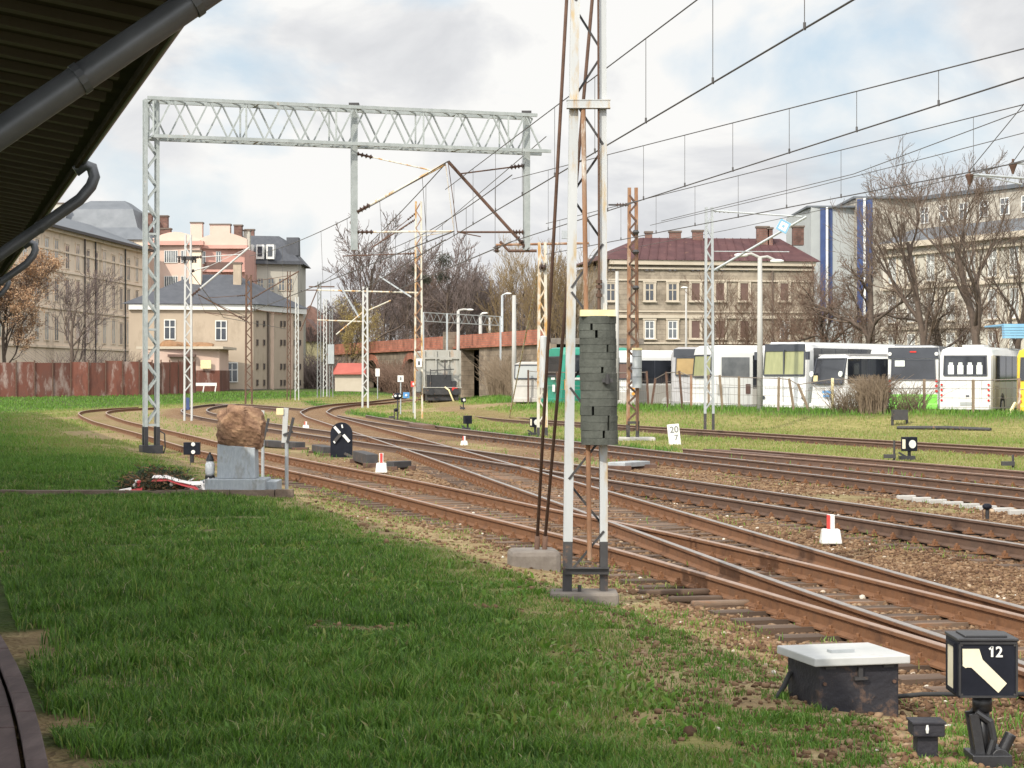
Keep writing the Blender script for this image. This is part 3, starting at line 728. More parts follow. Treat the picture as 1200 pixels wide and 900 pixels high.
# ------------------------------------------------------------------ foreground: relay box, lantern 12, cable post
bx = thing('equipment_box', 'black trackside equipment box with a flat white lid', 'trackside box', (2.165, 13.42, 0))
yaw = R(14); c0 = Vector((2.165, 13.42, G(2.16, 13.4)))
Mz = Matrix.Rotation(yaw, 3, 'Z')
p = MB(); p.box(c0 + Vector((0, 0, .10)), (.55, .55, .44), M=Mz); p.build('body', 'box_black', bx, bevel=.012)
p = MB(); p.box(c0 + Vector((0, 0, .345)), (.66, .66, .055), M=Mz); p.build('lid', 'white_paint', bx, bevel=.008)
p = MB(); p.box(c0 + Mz @ Vector((-.05, -.12, .383)), (.16, .015, .02), M=Mz); p.box(c0 + Mz @ Vector((-.125, -.09, .38)), (.015, .07, .02), M=Mz); p.build('lid_handle', 'galvanised', bx)
p = MB(); f0 = c0 + Mz @ Vector((0, -.285, .27)); p.box(f0, (.03, .03, .06), M=Mz); p.box(f0 + Mz @ Vector((0, -.01, -.04)), (.09, .03, .02), M=Mz); p.build('latch', 'dark_steel', bx)
for s_ in (-.2, .2):
    p = MB(); p.box(c0 + Mz @ Vector((s_, -.28, .318)), (.07, .012, .05), M=Mz); p.build('hinge', 'dark_steel', bx)
for s_ in (-.24, .24):
    for h_ in (-.02, .2): p = MB(); p.disc(c0 + Mz @ Vector((s_, -.275, h_)), .012, Mz @ Vector((0, -1, 0)), .012, 8); p.build('bolt', 'rust_brown', bx)
cb = MB(); cb.tube([c0 + Vector(a) for a in ((-.26, .15, .22), (-.33, .12, .2), (-.38, .05, .12), (-.45, 0, .03), (-.55, -.02, .02))], .018, 8); cb.build('cable', 'rubber', bx, smooth=True)

ln = P(1148, 899); lz = ln.z
lt = thing('switch_lantern', 'black box lantern with a cream arrow and number 12 near the white-lidded box', 'switch lantern', ln)
sc_ = ln.y / F; cx = ln.x + .012; cy = ln.y
top = H - (752 - HZ) * sc_; bot = H - (818 - HZ) * sc_; hh = top - bot; wd = 70 * sc_
p = MB(); p.box((cx + .035, cy + wd / 2, (top + bot) / 2), (wd, wd, hh)); p.build('housing', 'signal_black', lt, bevel=.006)
p = MB(); p.box((cx + .035, cy + wd / 2, top + .009), (wd * 1.03, wd * 1.03, .018)); p.box((cx + .035, cy + wd / 2, top + .023), (wd * .72, wd * .72, .012)); p.build('cover', 'black_paint', lt, bevel=.005)
fy = cy - .006
def FP(u, v, y=None): 
    Y = fy if y is None else y
    return Vector(((u - 600) / F * Y, Y, H - (v - HZ) / F * Y))
arrow = [(1128, 760.5), (1147.5, 760.5), (1151.5, 773), (1180, 801), (1170, 812), (1138.5, 782.5), (1134, 782.2), (1131.5, 782.8), (1128.3, 780.5)]
p = MB(); p.prism([FP(*a) for a in arrow][::-1], (0, .010, 0)); p.build('arrow_glass', 'cream_glass', lt)
lx = cx + .035 - wd / 2
p = MB(); p.box((lx - .002, cy + wd * .5, (top + bot) / 2), (.008, wd * .5, hh * .78)); p.build('side_glass', 'cream_glass', lt)
fr = MB()
for dz in (-1, 1): fr.box((lx - .006, cy + wd * .5, (top + bot) / 2 + dz * hh * .41), (.012, wd * .62, .018))
for dy in (-.29, .29): fr.box((lx - .006, cy + wd * (.5 + dy), (top + bot) / 2), (.012, .018, hh * .8))
fr.build('side_frame', 'signal_black', lt)
def textmesh(s, size, name='number'):
    cu = bpy.data.curves.new('tmp', 'FONT'); cu.body = s; cu.size = size; cu.extrude = .003; cu.offset = size * .018
    o = bpy.data.objects.new('tmp', cu); COL.objects.link(o); bpy.context.view_layer.update()
    me = bpy.data.meshes.new_from_object(o.evaluated_get(bpy.context.evaluated_depsgraph_get())); bpy.data.objects.remove(o); me.name = name; return me
tm = textmesh('2', .082); tm.materials.clear(); tm.materials.append(MATS['white_enamel'])
o = bpy.data.objects.new('number', tm); COL.objects.link(o); o.parent = lt; a_ = FP(1166.6, 769.8) - lt.location; o.location = a_ + Vector((0, 0, 0)); o.rotation_euler = (R(90), 0, 0)
p = MB(); p.bar(FP(1162.6, 769.8), FP(1162.6, 757.6), .0125, .006, (0, 1, 0)); p.bar(FP(1159.2, 761.0), FP(1162.8, 758.2), .010, .006, (0, 1, 0)); p.build('number', 'white_enamel', lt)
dfr = MB(); xl, xr = cx + .035 - wd / 2, cx + .035 + wd / 2
for a, c in (((xl + .008, bot + .008), (xr - .008, bot + .008)), ((xl + .008, top - .008), (xr - .008, top - .008)), ((xl + .008, bot + .014), (xl + .008, top - .014)), ((xr - .008, bot + .014), (xr - .008, top - .014))): dfr.bar((a[0], cy - .004, a[1]), (c[0], cy - .004, c[1]), .012, .012, (0, 1, 0))
dfr.build('door_frame', 'black_paint', lt)
for a, c in ((xl + .02, bot + .02), (xr - .02, bot + .02), (xl + .02, top - .02), (xr - .02, top - .02)):
    p = MB(); p.disc((a, cy - .002, c), .006, (0, -1, 0), .006, 8); p.build('bolt', 'dark_steel', lt)
p = MB(); pc = Vector((cx + .03, cy + .12, 0))
p.tube([pc + Vector((0, 0, bot)), pc + Vector((0, 0, bot - .09))], .055, 14); p.tube([pc + Vector((0, 0, bot - .07)), pc + Vector((.0, 0, lz + .02))], .040, 12); p.build('stem', 'black_paint', lt, smooth=True)
p = MB()
for s in (-1, 1):
    p.tube([pc + Vector(a) for a in ((-.045 + s * .0, s * .05, bot - .09), (.03, s * .06, bot - .14), (.05, s * .06, bot - .24), (.02, s * .06, lz + .04))], .022, 8)
    p.bar(pc + Vector((-.06, s * .055, bot - .10)), pc + Vector((-.02, s * .055, lz + .03)), .03, .05)
p.build('yoke', 'black_paint', lt)
p = MB(); p.box(pc + Vector((.03, 0, lz + .02)), (.22, .25, .09)); p.tube([pc + Vector((.10, -.03, lz + .06)), pc + Vector((.155, -.03, lz + .17))], .034, 10); p.tube([pc + Vector((.08, -.1, lz + .05)), pc + Vector((.08, .1, lz + .05))], .05, 12)
p.build('base', 'black_paint', lt, bevel=.006)

g = P(1088, 892); sc_ = g.y / F
cp = thing('cable_post', 'small black junction box', 'junction box', g)
cp['label'] = 'small black junction box on a stub between the white-lidded box and lantern 12'
p = MB(); p.box(g + Vector((0, .08, .075)), (.115, .13, .16)); p.build('stub', 'box_black', cp, bevel=.006)
p = MB(); p.box(g + Vector((0, .06, .172)), (.175, .17, .07)); p.build('box', 'box_black', cp, bevel=.008)
p = MB(); p.box(g + Vector((0, .06, .213)), (.19, .185, .014)); p.build('lid', 'box_black', cp, bevel=.003)
p = MB(); p.lathe(g + Vector((-.012, -.03, .16)), [(.007, 0), (.010, .02), (.006, .045)], 10); p.build('tag_plate', 'white_enamel', cp)

# ------------------------------------------------------------------ small things lying on the ballast
cbl = MB(); cbl.tube([P(1040, 826) + Vector((0, 0, .05)), P(1080, 823) + Vector((0, 0, .055)), P(1215, 822) + Vector((0, 0, .05))], .016, 8); tag(cbl.build('ground_cable', 'rubber', smooth=True), 'thin black cable lying on the stones between the white-lidded box and lantern 12', 'cable')
for i_, (u_, v_) in enumerate(((1062, 582.5), (1080, 584.8), (1098, 587.2), (1117, 589.8), (1136, 592.2), (1156, 594.8), (1176, 597.2), (1194, 599.5))):
    g_ = P(u_, v_); q_ = MB(); q_.box(g_ + Vector((0, 0, -.015)), (.36, .11, .10), R(-8 + 7 * random.random()) + math.atan2(.27, .96)); o_ = q_.build('edging_stone', 'concrete_pole', bevel=.02); tag(o_, 'pale worn stone in the row of stones behind the small black ground lamp', 'stone', 'row of pale stones in the ballast')
for u_, v_, l_, lab_ in ((790, 694, .75, 'grey weathered timber offcut nearest the tension mast footing'), (815, 702, .55, 'short split timber offcut on the stones right of the mast footing'), (845, 707, .6, 'flat grey timber offcut closest to the rail, by the mast')):
    g_ = P(u_, v_); q_ = MB(); q_.box(g_ + Vector((0, 0, .0)), (l_, .13, .06), R(random.uniform(4, 14))); tag(q_.build('timber_offcut', 'sleeper_wood', bevel=.02), lab_, 'timber')
# ------------------------------------------------------------------ lattice masts
def mast(name, label, base, h, w, leg, m, foot=None, footh=.5, paint=None, lace=.45, group='catenary masts', d=.16, top=None, mlace=None, lw=.5):
    """two channel legs joined by zigzag lacing"""
    t = thing(name, label, 'mast', base, 0, group)
    b = Vector(base); wt = w * .72
    for s in (-1, 1):
        q = MB(); p0, p1 = b + Vector((s * w / 2, 0, footh if foot else -.1)), b + Vector((s * wt / 2, 0, h))
        q.bar(p0, p1, leg, d, (0, 1, 0)); q.build('leg', m, t)
        if foot:
            q = MB(); q.bar(b + Vector((s * w / 2, 0, -.2)), p0, leg * 1.04, d * 1.04, (0, 1, 0)); q.build('painted_foot', foot, t)
    q = MB(); z = footh + .15; s = 1; k = 0
    while z < h - lace:
        wz = w + (wt - w) * z / h; z2 = z + lace
        for yy in (-d / 2, d / 2):
            q.bar(b + Vector((-s * wz / 2, yy, z)), b + Vector((s * wz / 2, yy, z2)), leg * lw, .012, (0, 1, 0))
        z = z2; s = -s
    q.build('lacing', mlace or m, t)
    return t
def insul(mb, p, q, r=.045, k=4):
    p, q = Vector(p), Vector(q); d = q - p
    mb.tube([p, q], r * .45, 6)
    for i in range(k):
        a = p + d * ((i + .5) / k); n = d.normalized() * (d.length / k * .25)
        mb.tube([a - n, a, a + n], [r * .5, r, r * .5], 8)
def cantilever(t, a, b, tie, reg=None, m='galvanised', r=.03):
    """strut a->b with tie from mast point to strut head, registration arm list"""
    q = MB(); a, b, tie = Vector(a), Vector(b), Vector(tie)
    h = a.lerp(b, .86); st = a.lerp(b, .16)
    q.tube([st, b], r, 8); q.tube([tie.lerp(h, .22), h], r * .5, 6)
    ins = []
    def one(*k): b_ = MB(); insul(b_, *k); ins.append(b_)
    one(a, st, r * 2.1); one(tie, tie.lerp(h, .22), r * 1.8)
    if reg:
        ra, rb = Vector(reg[0]), Vector(reg[1]); q.tube([ra.lerp(rb, .18), rb], r * .7, 6); one(ra, ra.lerp(rb, .18), r * 1.8)
        q.tube([rb, rb + (ra - rb) * .35 + Vector((0, 0, -.14))], r * .35, 5); q.tube([rb, b], r * .25, 5)
    c = q.build('cantilever', m, t)
    for b_ in ins: b_.build('insulator', 'insulator_brown', c)
    return c

# main tensioning mast in front
g = P(684, 703); g.z += .0
mm = thing('tension_mast', 'tall peeling white two-legged mast carrying a thick stack of iron weights', 'mast', g, 0, 'catenary masts')
def MP(u, v, dy=0.): 
    Y = g.y + dy; return Vector(((u - 600) * Y / F, Y, H + (HZ - v) * Y / F))
HT = 9.0
def legat(ub, ut, z):       # straight leg through its two photo columns
    vb, vt = 700, 0; v = HZ - (z - H) * F / g.y; k = (vb - v) / 700.
    return (ub + (ut - ub) * k - 600) * g.y / F
Lx = lambda z: legat(664.5, 674, z); Rx = lambda z: legat(707.5, 705.5, z)
zf = H + (HZ - 634) * g.y / F; z1 = g.z
for X, s in ((Lx, 1), (Rx, -1)):
    q = MB(); wd = .088 if s == 1 else .075
    def chan(z0, z1_, mb):
        a, b = Vector((X(z0), g.y, z0)), Vector((X(z1_), g.y, z1_))
        mb.bar(a + Vector((0, -.075, 0)), b + Vector((0, -.075, 0)), wd, .012, (0, 1, 0)); mb.bar(a + Vector((0, .075, 0)), b + Vector((0, .075, 0)), wd, .012, (0, 1, 0))
        mb.bar(a + Vector((-s * (wd / 2 - .006), 0, 0)), b + Vector((-s * (wd / 2 - .006), 0, 0)), .012, .138, (0, 1, 0))
    chan(zf, HT, q); q.build('leg', 'leg_white' if s == 1 else 'leg_white', mm)
    q = MB(); chan(z1 - .1, zf, q); q.build('painted_foot', 'dark_steel', mm)
q = MB(); zz = z1 + .25; s = 1
while zz < HT - .6:
    for yy in (-.085,) if int(zz * 3) % 2 else (.085,):
        a, b_ = (Lx(zz), Rx(zz + .42)) if s > 0 else (Rx(zz), Lx(zz + .42))
        q.bar((a, g.y + yy, zz), (b_, g.y + yy, zz + .42), .022, .008, (0, 1, 0))
    zz += .46; s = -s
q.build('lacing', 'dark_steel', mm)
q = MB(); zc = MP(0, 668).z; q.box(((Lx(zc) + Rx(zc)) / 2 + .01, g.y - .11, zc), (.42, .05, .06)); q.box(((Lx(zc) + Rx(zc)) / 2 + .01, g.y - .13, zc + .03), (.42, .09, .008)); q.build('crossbar', 'dark_steel', mm)
q = MB(); zc = MP(0, 124).z; q.box(((Lx(zc) + Rx(zc)) / 2, g.y - .12, zc), (.41, .07, .07)); q.box(((Lx(zc) + Rx(zc)) / 2 , g.y - .11, zc + .037), (.42, .10, .008)); q.box(((Lx(zc) + Rx(zc)) / 2, g.y - .11, zc - .037), (.42, .10, .008)); q.build('clamp_plate', 'leg_white', mm)
q = MB(); q.tube([MP(683.5, 128, -.12), MP(691, 656, -.12)], .024, 10); q.build('guide_rod', 'rust_orange', mm)
q = MB(); q.box((MP(684, 0).x, g.y, g.z + .01), (.66, .45, .16)); q.build('footing', 'concrete_dark', mm, bevel=.03)
q = MB(); q.tube([MP(667, 705, -.1) + Vector((.10, 0, .02)), MP(667, 705, -.1) + Vector((.10, 0, .16))], .018, 8); q.build('earth_pin', 'dark_steel', mm)
# stack of weights hangs in the mast: a thing of its own
ws = thing('weight_stack', 'stack of slotted dark grey iron weights under a pale yellow plate on the white mast', 'weights', MP(700, 520, -.12))
v = 371.; i = 0; rg = random.Random(2)
hts = [12.4, 10.4, 12.4, 10.6, 12.4, 10.4, 12.6, 9.6, 12.8, 15.2, 12.6, 12.2, 14.6, 10.4, 13.5, 12.0, 11.0]
tot = sum(hts)
for i, h_ in enumerate(hts):
    h_ = h_ * (520.5 - 371.) / tot; v0, v1 = v, v + h_; v = v1
    cx = MP(700 + 2.2 * i / 16 + rg.uniform(-.45, .45), 0, -.12).x; cy = g.y - .12; za, zb = MP(0, v1).z, MP(0, v0).z
    rr = .178; n = 26; q = MB(); sa = rg.choice([R(270) - .35, R(270) - .1, R(270) + .5, R(270) + .2, R(60), R(100), R(-10)]); slot = .07 + .0 * i
    out = []
    for j in range(n + 1):
        a = sa + slot + (2 * math.pi - 2 * slot) * j / n; out.append((rr * math.cos(a), rr * math.sin(a)))
    inn = [(.045 * math.cos(sa - .35), .045 * math.sin(sa - .35)), (.045 * math.cos(sa + .35), .045 * math.sin(sa + .35))]
    poly = out + inn; k = len(poly); e_ = .004
    q.add([(cx + a, cy + b_, za + .001) for a, b_ in poly] + [(cx + a * 1.0, cy + b_, zb - e_) for a, b_ in poly] + [(cx + a * .965, cy + b_ * .965, zb) for a, b_ in poly],
          [tuple(range(k))[::-1], tuple(range(2 * k, 3 * k))] + [(r_ * k + j, r_ * k + (j + 1) % k, (r_ + 1) * k + (j + 1) % k, (r_ + 1) * k + j) for r_ in (0, 1) for j in range(k)])
    q.build('weight', 'weight_iron', ws)
q = MB(); a_ = MP(679.5, 371, -.12); b_ = MP(720.5, 363.5, -.12); q.span((a_.x, g.y - .27, a_.z), (b_.x, g.y + .03, b_.z)); q.build('top_plate', 'yellow_cap', ws)
q = MB(); q.tube([MP(702.5, 520, -.12), MP(702, 340, -.12)], .017, 8); q.tube([MP(702, 342, -.12), MP(700.5, -180, -.12)], .010, 8)
for vv in (348, 338, 332): q.tube([MP(702, vv, -.12), MP(702, vv - 4, -.12)], .03, 8)
q.build('hanger_rod', 'rust_brown', ws)
q = MB(); lk = MP(712, 446, -.32); q.box(lk, (.10, .05, .035)); q.tube([lk + Vector((.0, -.03, -.03)), lk + Vector((0, -.03, .06))], .02, 8); q.build('lock', 'dark_steel', ws)
# guy rods
gb = P(624, 668); gy_ = gb.y
gt = thing('guy_anchor', 'two dark guy rods rising from a mossy concrete anchor block by the white mast', 'guy rods', gb)
q = MB(); q.box((gb.x + .02, gy_ + .35, gb.z + .06), (.58, .6, .30), R(5)); q.build('anchor_block', 'concrete_dark', gt, bevel=.06)
for (u0, v0), (u1, v1) in (((628.5, 652), (664, 0)), ((637, 652), (694, 0))):
    a = W(u0, v0, gy_ + .35); b_ = W(u1, v1, 22.2); b2 = a + (b_ - a) * ((HT - .1 - a.z) / (b_.z - a.z))
    q = MB(); q.tube([a, b2], .019, 8); q.tube([a + Vector((0, 0, -.15)), a + (b2 - a).normalized() * .25], .03, 8); q.build('guy_rod', 'rust_brown', gt, smooth=True)

# big grey portal
gl_ = P(177, 531); GY = gl_.y
gt = thing('gantry', 'big pale grey lattice gantry with a long beam reaching over the tracks', 'gantry', gl_, 0)
zt = H + (HZ - 117) * GY / F; zb = H + (HZ - 161) * GY / F
bd = Vector((11.45, 4.05, 0)).normalized(); bn = Vector((-bd.y, bd.x, 0)); LB = 12.2
lw = .34
def gl_pt(s, e, z): return Vector((gl_.x, GY, z)) + bd * (s * lw / 2) + bn * (e * lw / 2)
zk = H + (HZ - 500) * GY / F; zk0 = gl_.z
leg_ = MB()
for s in (-1, 1):
    for e in (-1, 1): leg_.bar(gl_pt(s, e, zk), gl_pt(s, e, zt), .085, .085, bd)
lg = leg_.build('leg', 'gantry_grey', gt)
q = MB(); z = zk + .05; k = 1; st = .46
while z < zt - st:
    for e in (-1, 1):
        q.bar(gl_pt(-k, e, z), gl_pt(k, e, z + st), .055, .02, bn); q.bar(gl_pt(e, -k, z), gl_pt(e, k, z + st), .055, .02, bd)
    if int(z) % 3 == 0 and k > 0:
        for e in (-1, 1): q.bar(gl_pt(-1, e, z), gl_pt(1, e, z), .06, .03, bn)
    z += st; k = -k
q.build('leg_lacing', 'gantry_grey', lg)
q = MB()
for s in (-1, 1):
    for e in (-1, 1): q.bar(gl_pt(s, e, zk0 - .1), gl_pt(s, e, zk), .11, .11, bd)
q.box((gl_.x, GY, zk0 + .11), (.60, .60, .24), math.atan2(bd.y, bd.x)); q.build('black_foot', 'black_paint', gt)
bw = .42
def bp3(t, e, z): return Vector((gl_.x, GY, z)) + bd * t + bn * (e * bw)
q = MB()
for e in (-1, 1):
    q.bar(bp3(-lw / 2, e, zt), bp3(LB - .45, e, zt), .09, .10); q.bar(bp3(0, e, zb), bp3(LB, e, zb), .09, .10)
bm0 = q.build('beam', 'gantry_grey', gt)
q = MB(); n = 22; dl = (LB - .3) / n
for i in range(n):
    a, b_ = i * dl, (i + 1) * dl
    for e in (-1, 1):
        ph = (i + (0 if e < 0 else 1)) % 2
        q.bar(bp3(a, e, zt if ph else zb), bp3(b_, e, zb if ph else zt), .045, .045)
    q.bar(bp3(a, -1, zt), bp3(b_, 1, zt), .035); q.bar(bp3(a, 1, zb), bp3(b_, -1, zb), .035)
    if i % 5 == 0:
        for e in (-1, 1): q.bar(bp3(a, e, zt), bp3(a, e, zb), .05)
for t in (0, 3.1, 6.2, 9.3): q.bar(bp3(t, -1, zt), bp3(t, 1, zt), .07); q.bar(bp3(t, -1, zb), bp3(t, 1, zb), .07)
q.build('beam_lacing', 'gantry_grey', bm0)
def tpost(u):  # parameter on the beam axis that projects to photo column u
    k = (u - 600) / F; return (k * GY - gl_.x) / (bd.x - k * bd.y)
for u, vb in ((415, 293), (617, 293)):
    t = tpost(u); c = Vector((gl_.x, GY, 0)) + bd * t; zz = H + (HZ - vb) * c.y / F
    q = MB(); q.bar(Vector((c.x, c.y, zz)), Vector((c.x, c.y, zt + .1)), .19, .17, bd); dp = q.build('drop_post', 'gantry_grey', gt)
    q = MB(); q.box((c.x, c.y, zt + .12), (.3, .3, .1)); q.build('post_cap', 'dark_steel', dp)
    D = c.y
    if u < 500:
        cantilever(gt, W(u + 2, 249, D), W(522, 192, D - .3), W(u + 2, 180, D), (W(u + 2, 272, D), W(532, 271, D - .3)), 'cream_paint', .045)
    else:
        cantilever(gt, W(u + 3, 294, D), W(525, 189, D - .4), W(u - 3, 194, D), (W(u - 3, 272, D), W(536, 272, D - .4)), 'rust_brown', .05)
q = MB(); c = gl_pt(1, -1, zk - .1); q.tube([c + Vector((.02, 0, 0)), c + Vector((.2, -.05, -.1)), c + Vector((.22, -.05, -.5)), c + Vector((.15, 0, -.7))], .02, 6); q.build('earth_cable', 'rubber', gt)

def mast_px(label, u, vt, vb, wpx, m, Yz=None, **kw):
    b_ = P(u, vb); h = H + (HZ - vt) * b_.y / F - b_.z
    t = mast('lattice_mast', label, b_, h, wpx * b_.y / F, wpx * b_.y / F * kw.pop('lf', .25), m, **kw)
    return t, b_, h
# white mast left of centre, tagged foot
t, b_, h = mast_px('slim white lattice mast with a graffiti-marked foot in front of the tan house', 220.5, 275, 493, 8.5, 'white_paint', foot='white_paint', footh=1.3)
q = MB(); q.box(b_ + Vector((0, -.10, .85)), (.17, .03, .6)); q.build('sign_panel', 'panel_blue', t); 
Y = b_.y
cantilever(t, W(224, 347, Y), W(292, 290, Y - .6), W(224, 302, Y), (W(224, 318, Y), W(245, 312, Y - .2)), 'white_paint', .05)
q = MB(); q.box(W(221, 303, Y), (.7, .3, .12)); q.tube([W(207, 301, Y - .1), W(236, 301, Y - .1)], .04, 6)
for uu in (210, 216, 226, 229): insul(q, W(uu, 300, Y - .15), W(uu, 308, Y - .15), .09)
q.build('crossarm', 'dark_steel', t)
t, b_, h = mast_px('dark rusty lattice mast in front of the tan house corner', 291.5, 322, 474, 7.5, 'rust_brown', lf=.26)
Y = b_.y
cantilever(t, W(295, 350, Y), W(350, 318, Y), W(295, 330, Y), (W(295, 362, Y), W(330, 368, Y)), 'rust_brown', .045)
cantilever(t, W(288, 376, Y), W(232, 345, Y), W(288, 346, Y), (W(288, 372, Y), W(240, 366, Y)), 'rust_brown', .045)
for u, vt, vb, lab in ((338.5, 318, 469, 'rusty brown lattice mast right against the house side wall'), (348, 348, 469, 'shorter pale lattice mast just right of the tan house'), (374, 330, 466, 'thin grey lattice mast with twin crossarms far beyond the house'), (381, 350, 465, 'thin white mast standing before the small red-roofed shed'), (388, 362, 466, 'low grey mast with a box, nearest the red-roofed shed')):
    t, b_, h = mast_px(lab, u, vt, vb, 4.2, 'rust_brown' if 'rusty' in lab else ('white_paint' if 'white' in lab or 'pale' in lab else 'granite_dark'), lf=.24)
    Y = b_.y
    if u == 374:
        q = MB(); q.tube([W(362, 336, Y), W(392, 336, Y)], .06, 6); q.tube([W(358, 340, Y), W(374, 340, Y)], .05, 6); q.tube([W(374, 334, Y), W(352, 388, Y)], .05, 6); q.build('crossarm', 'rust_brown', t)
    if u == 388: q = MB(); q.box(W(388, 415, Y), (.5, .5, 1.6)); q.build('box', 'galvanised', t)
t, b_, h = mast_px('white twin-post mast with long rusty crossarms left of the wagon', 428, 336, 478, 6.5, 'white_paint', lf=.33)
Y = b_.y
q = MB()
q.tube([W(372, 340, Y + 3), W(490, 343, Y + 3)], .06, 6); q.tube([W(372, 375, Y + 3), W(428, 377, Y + 3)], .05, 6); q.tube([W(425, 366, Y), W(394, 392, Y)], .05, 6); q.tube([W(431, 364, Y), W(458, 352, Y)], .05, 6)
q.build('crossarm', 'cream_paint', t)
q = MB(); q.bar(W(400, 337, Y + 2.8), W(421, 372, Y + 2), .09); q.bar(W(445, 324, Y + 2.8), W(482, 348, Y + 2), .09); q.build('brace', 'galvanised', t)
t, b_, h = mast_px('tall rust-streaked white mast with a slim grey weight column beside the wagon', 490.5, 236, 491, 8.5, 'cream_paint', foot='cream_paint', footh=.7, mlace='rust_orange')
Y = b_.y
q = MB(); q.lathe(W(491, 459, Y - .15), [(.14, 0), (.14, 1.05), (.05, 1.06)], 14); q.build('weight_column', 'granite_dark', t)
q = MB(); q.box(W(491, 425, Y - .22), (.30, .02, .42)); q.build('number_plate', 'white_enamel', t)
q = MB(); q.box(W(491, 425.5, Y - .235), (.09, .012, .2)); q.build('dark_mark', 'black_paint', t)
cantilever(t, W(487, 257, Y), W(436, 290, Y), W(487, 250, Y), None, 'rust_brown', .04)
q = MB(); q.tube([W(402, 300, Y), W(488, 297, Y)], .035, 6); insul(q, W(474, 297.5, Y), W(486, 297, Y), .09); q.build('registration_arm', 'rust_brown', t)
t, b_, h = mast_px('weathered white lattice mast with a slanting stay, left of the tension mast', 635.5, 284, 512, 9.5, 'cream_paint', lf=.36, foot='dark_steel', footh=.35)
Y = b_.y
q = MB(); q.tube([W(581, 287, Y), W(690, 285, Y)], .05, 6); q.build('crossarm', 'rust_orange', t)
q = MB(); insul(q, W(582, 288, Y), W(582, 296, Y), .16, 2); q.build('insulator', 'insulator_brown', t); q = MB(); insul(q, W(632, 312, Y - .1), W(640, 314, Y - .1), .2, 2); q.build('insulator', 'insulator_brown', t)
q = MB(); q.tube([W(630, 322, Y), P(597, 489)], .03, 6); q.build('stay_rod', 'cream_paint', t)
q = MB(); q.lathe(W(637, 403, Y - .2), [(.13, -1.6), (.13, .25), (.06, .3)], 12); q.build('weight_column', 'leg_white', t)
q = MB(); q.tube([W(629, 294, Y), W(596, 294, Y), W(586, 283, Y)], .06, 6); q.build('bracket', 'rust_brown', t)
t, b_, h = mast_px('orange rusty mast with a grey weight cylinder standing before the white bus', 741.5, 220, 516, 11, 'rust_orange', lf=.36, lace=.30, mlace='rust_brown', lw=.55, foot='dark_steel', footh=.55)
Y = b_.y
q = MB(); q.box(b_ + Vector((.15, .1, -.02)), (1.25, .8, .26)); q.build('footing', 'concrete', t, bevel=.04)
q = MB(); q.box(b_ + Vector((.02, -.12, .62)), (.42, .06, .09)); q.build('crossbar', 'dark_steel', t)
cy_ = W(746.5, 454.5, Y - .2); zz = W(0, 410.5, Y - .2).z - cy_.z
q = MB(); q.lathe(cy_, [(.165, 0), (.165, zz), (.05, zz + .01)], 18); wc = q.build('weight_cylinder', 'galvanised', t, smooth=False)
q = MB(); q.lathe(cy_, [(.18, zz + .005), (.18, zz + .08), (.05, zz + .085)], 12); q.build('cap', 'yellow_cap', wc)
q = MB()
for dv in (418, 432, 442): q.lathe(W(746.5, dv, Y - .2), [(.1695, 0), (.1695, .015)], 18)
q.build('seam', 'dark_steel', wc)
q = MB(); q.tube([W(746.5, 410, Y - .2), W(745, 260, Y - .2)], .02, 6); q.tube([W(746, 455, Y - .2), W(747, 505, Y - .2)], .035, 6); q.build('hanger_rod', 'rust_brown', t)
q = MB(); q.tube([W(713, 240, Y - .1), W(736, 240, Y - .1)], .035, 6); 
qi = MB(); insul(qi, W(722, 240, Y - .1), W(735, 240, Y - .1), .08); qi.build('insulator', 'insulator_brown', t)
q.build('bracket', 'dark_steel', t)
for vv in (275, 298, 340): q = MB(); q.lathe(W(745, vv, Y - .15), [(.07, 0), (.13, .08), (.07, .16)], 10); q.build('pulley', 'dark_steel', t)
t, b_, h = mast_px('clean grey galvanised lattice mast standing on the edge of the siding', 831, 243, 507, 9.5, 'galvanised', lf=.30, foot='dark_steel', footh=.75)
Y = b_.y
q = MB(); q.tube([W(836, 247, Y), W(940, 254, Y - 1)], .035, 6); insul(q, W(836, 247, Y), W(856, 248, Y), .07); q.tube([W(836, 317, Y), W(945, 254, Y - 1)], .05, 8); insul(q, W(838, 317, Y), W(850, 310, Y), .1)
q.tube([W(925, 295, Y - 1), W(836, 294.5, Y)], .02, 5)
ca = q.build('cantilever', 'galvanised', t)
q = MB(); Mx = Matrix.Rotation(R(28), 3, 'Y'); pc = W(918, 265, Y - 1.1); q.box(pc, (.46, .02, .46), M=Mx); sg = q.build('end_sign', 'white_enamel', ca)
q = MB()
for a in (-.19, .19): q.box(pc + Mx @ Vector((a, -.013, 0)), (.07, .012, .45), M=Mx); q.box(pc + Mx @ Vector((0, -.013, a)), (.31, .012, .07), M=Mx)
q.box(pc + Mx @ Vector((0, -.013, 0)), (.10, .012, .10), M=Mx); q.build('sign_mark', 'awning_blue', sg)
# mast just outside the right edge that carries the arms with two hanging insulators
rb = Vector((15.2, 52., float(gz(15.2, 52))))
t = mast('lattice_mast', 'mast at the photo edge with two rusty cap insulators hanging on its arm', rb, 9.2, .42, .13, 'galvanised'); Y = 52.
q = MB(); q.tube([W(1134, 204, Y), W(1300, 216, Y)], .035, 8); q.tube([W(1190, 191, Y), W(1300, 198, Y)], .03, 8); q.tube([W(1138, 208, Y), W(1150, 206, Y), W(1198, 216, Y)], .02, 6); ar = q.build('cantilever', 'galvanised', t)
for u, v in ((1136, 203), (1187, 190)):
    q = MB(); c = W(u, v, Y); q.lathe(c + Vector((0, 0, -.30)), [(.03, 0), (.05, .08), (.11, .24), (.10, .27), (.03, .30), (.03, .38)], 12); q.build('insulator', 'rust_brown', ar)

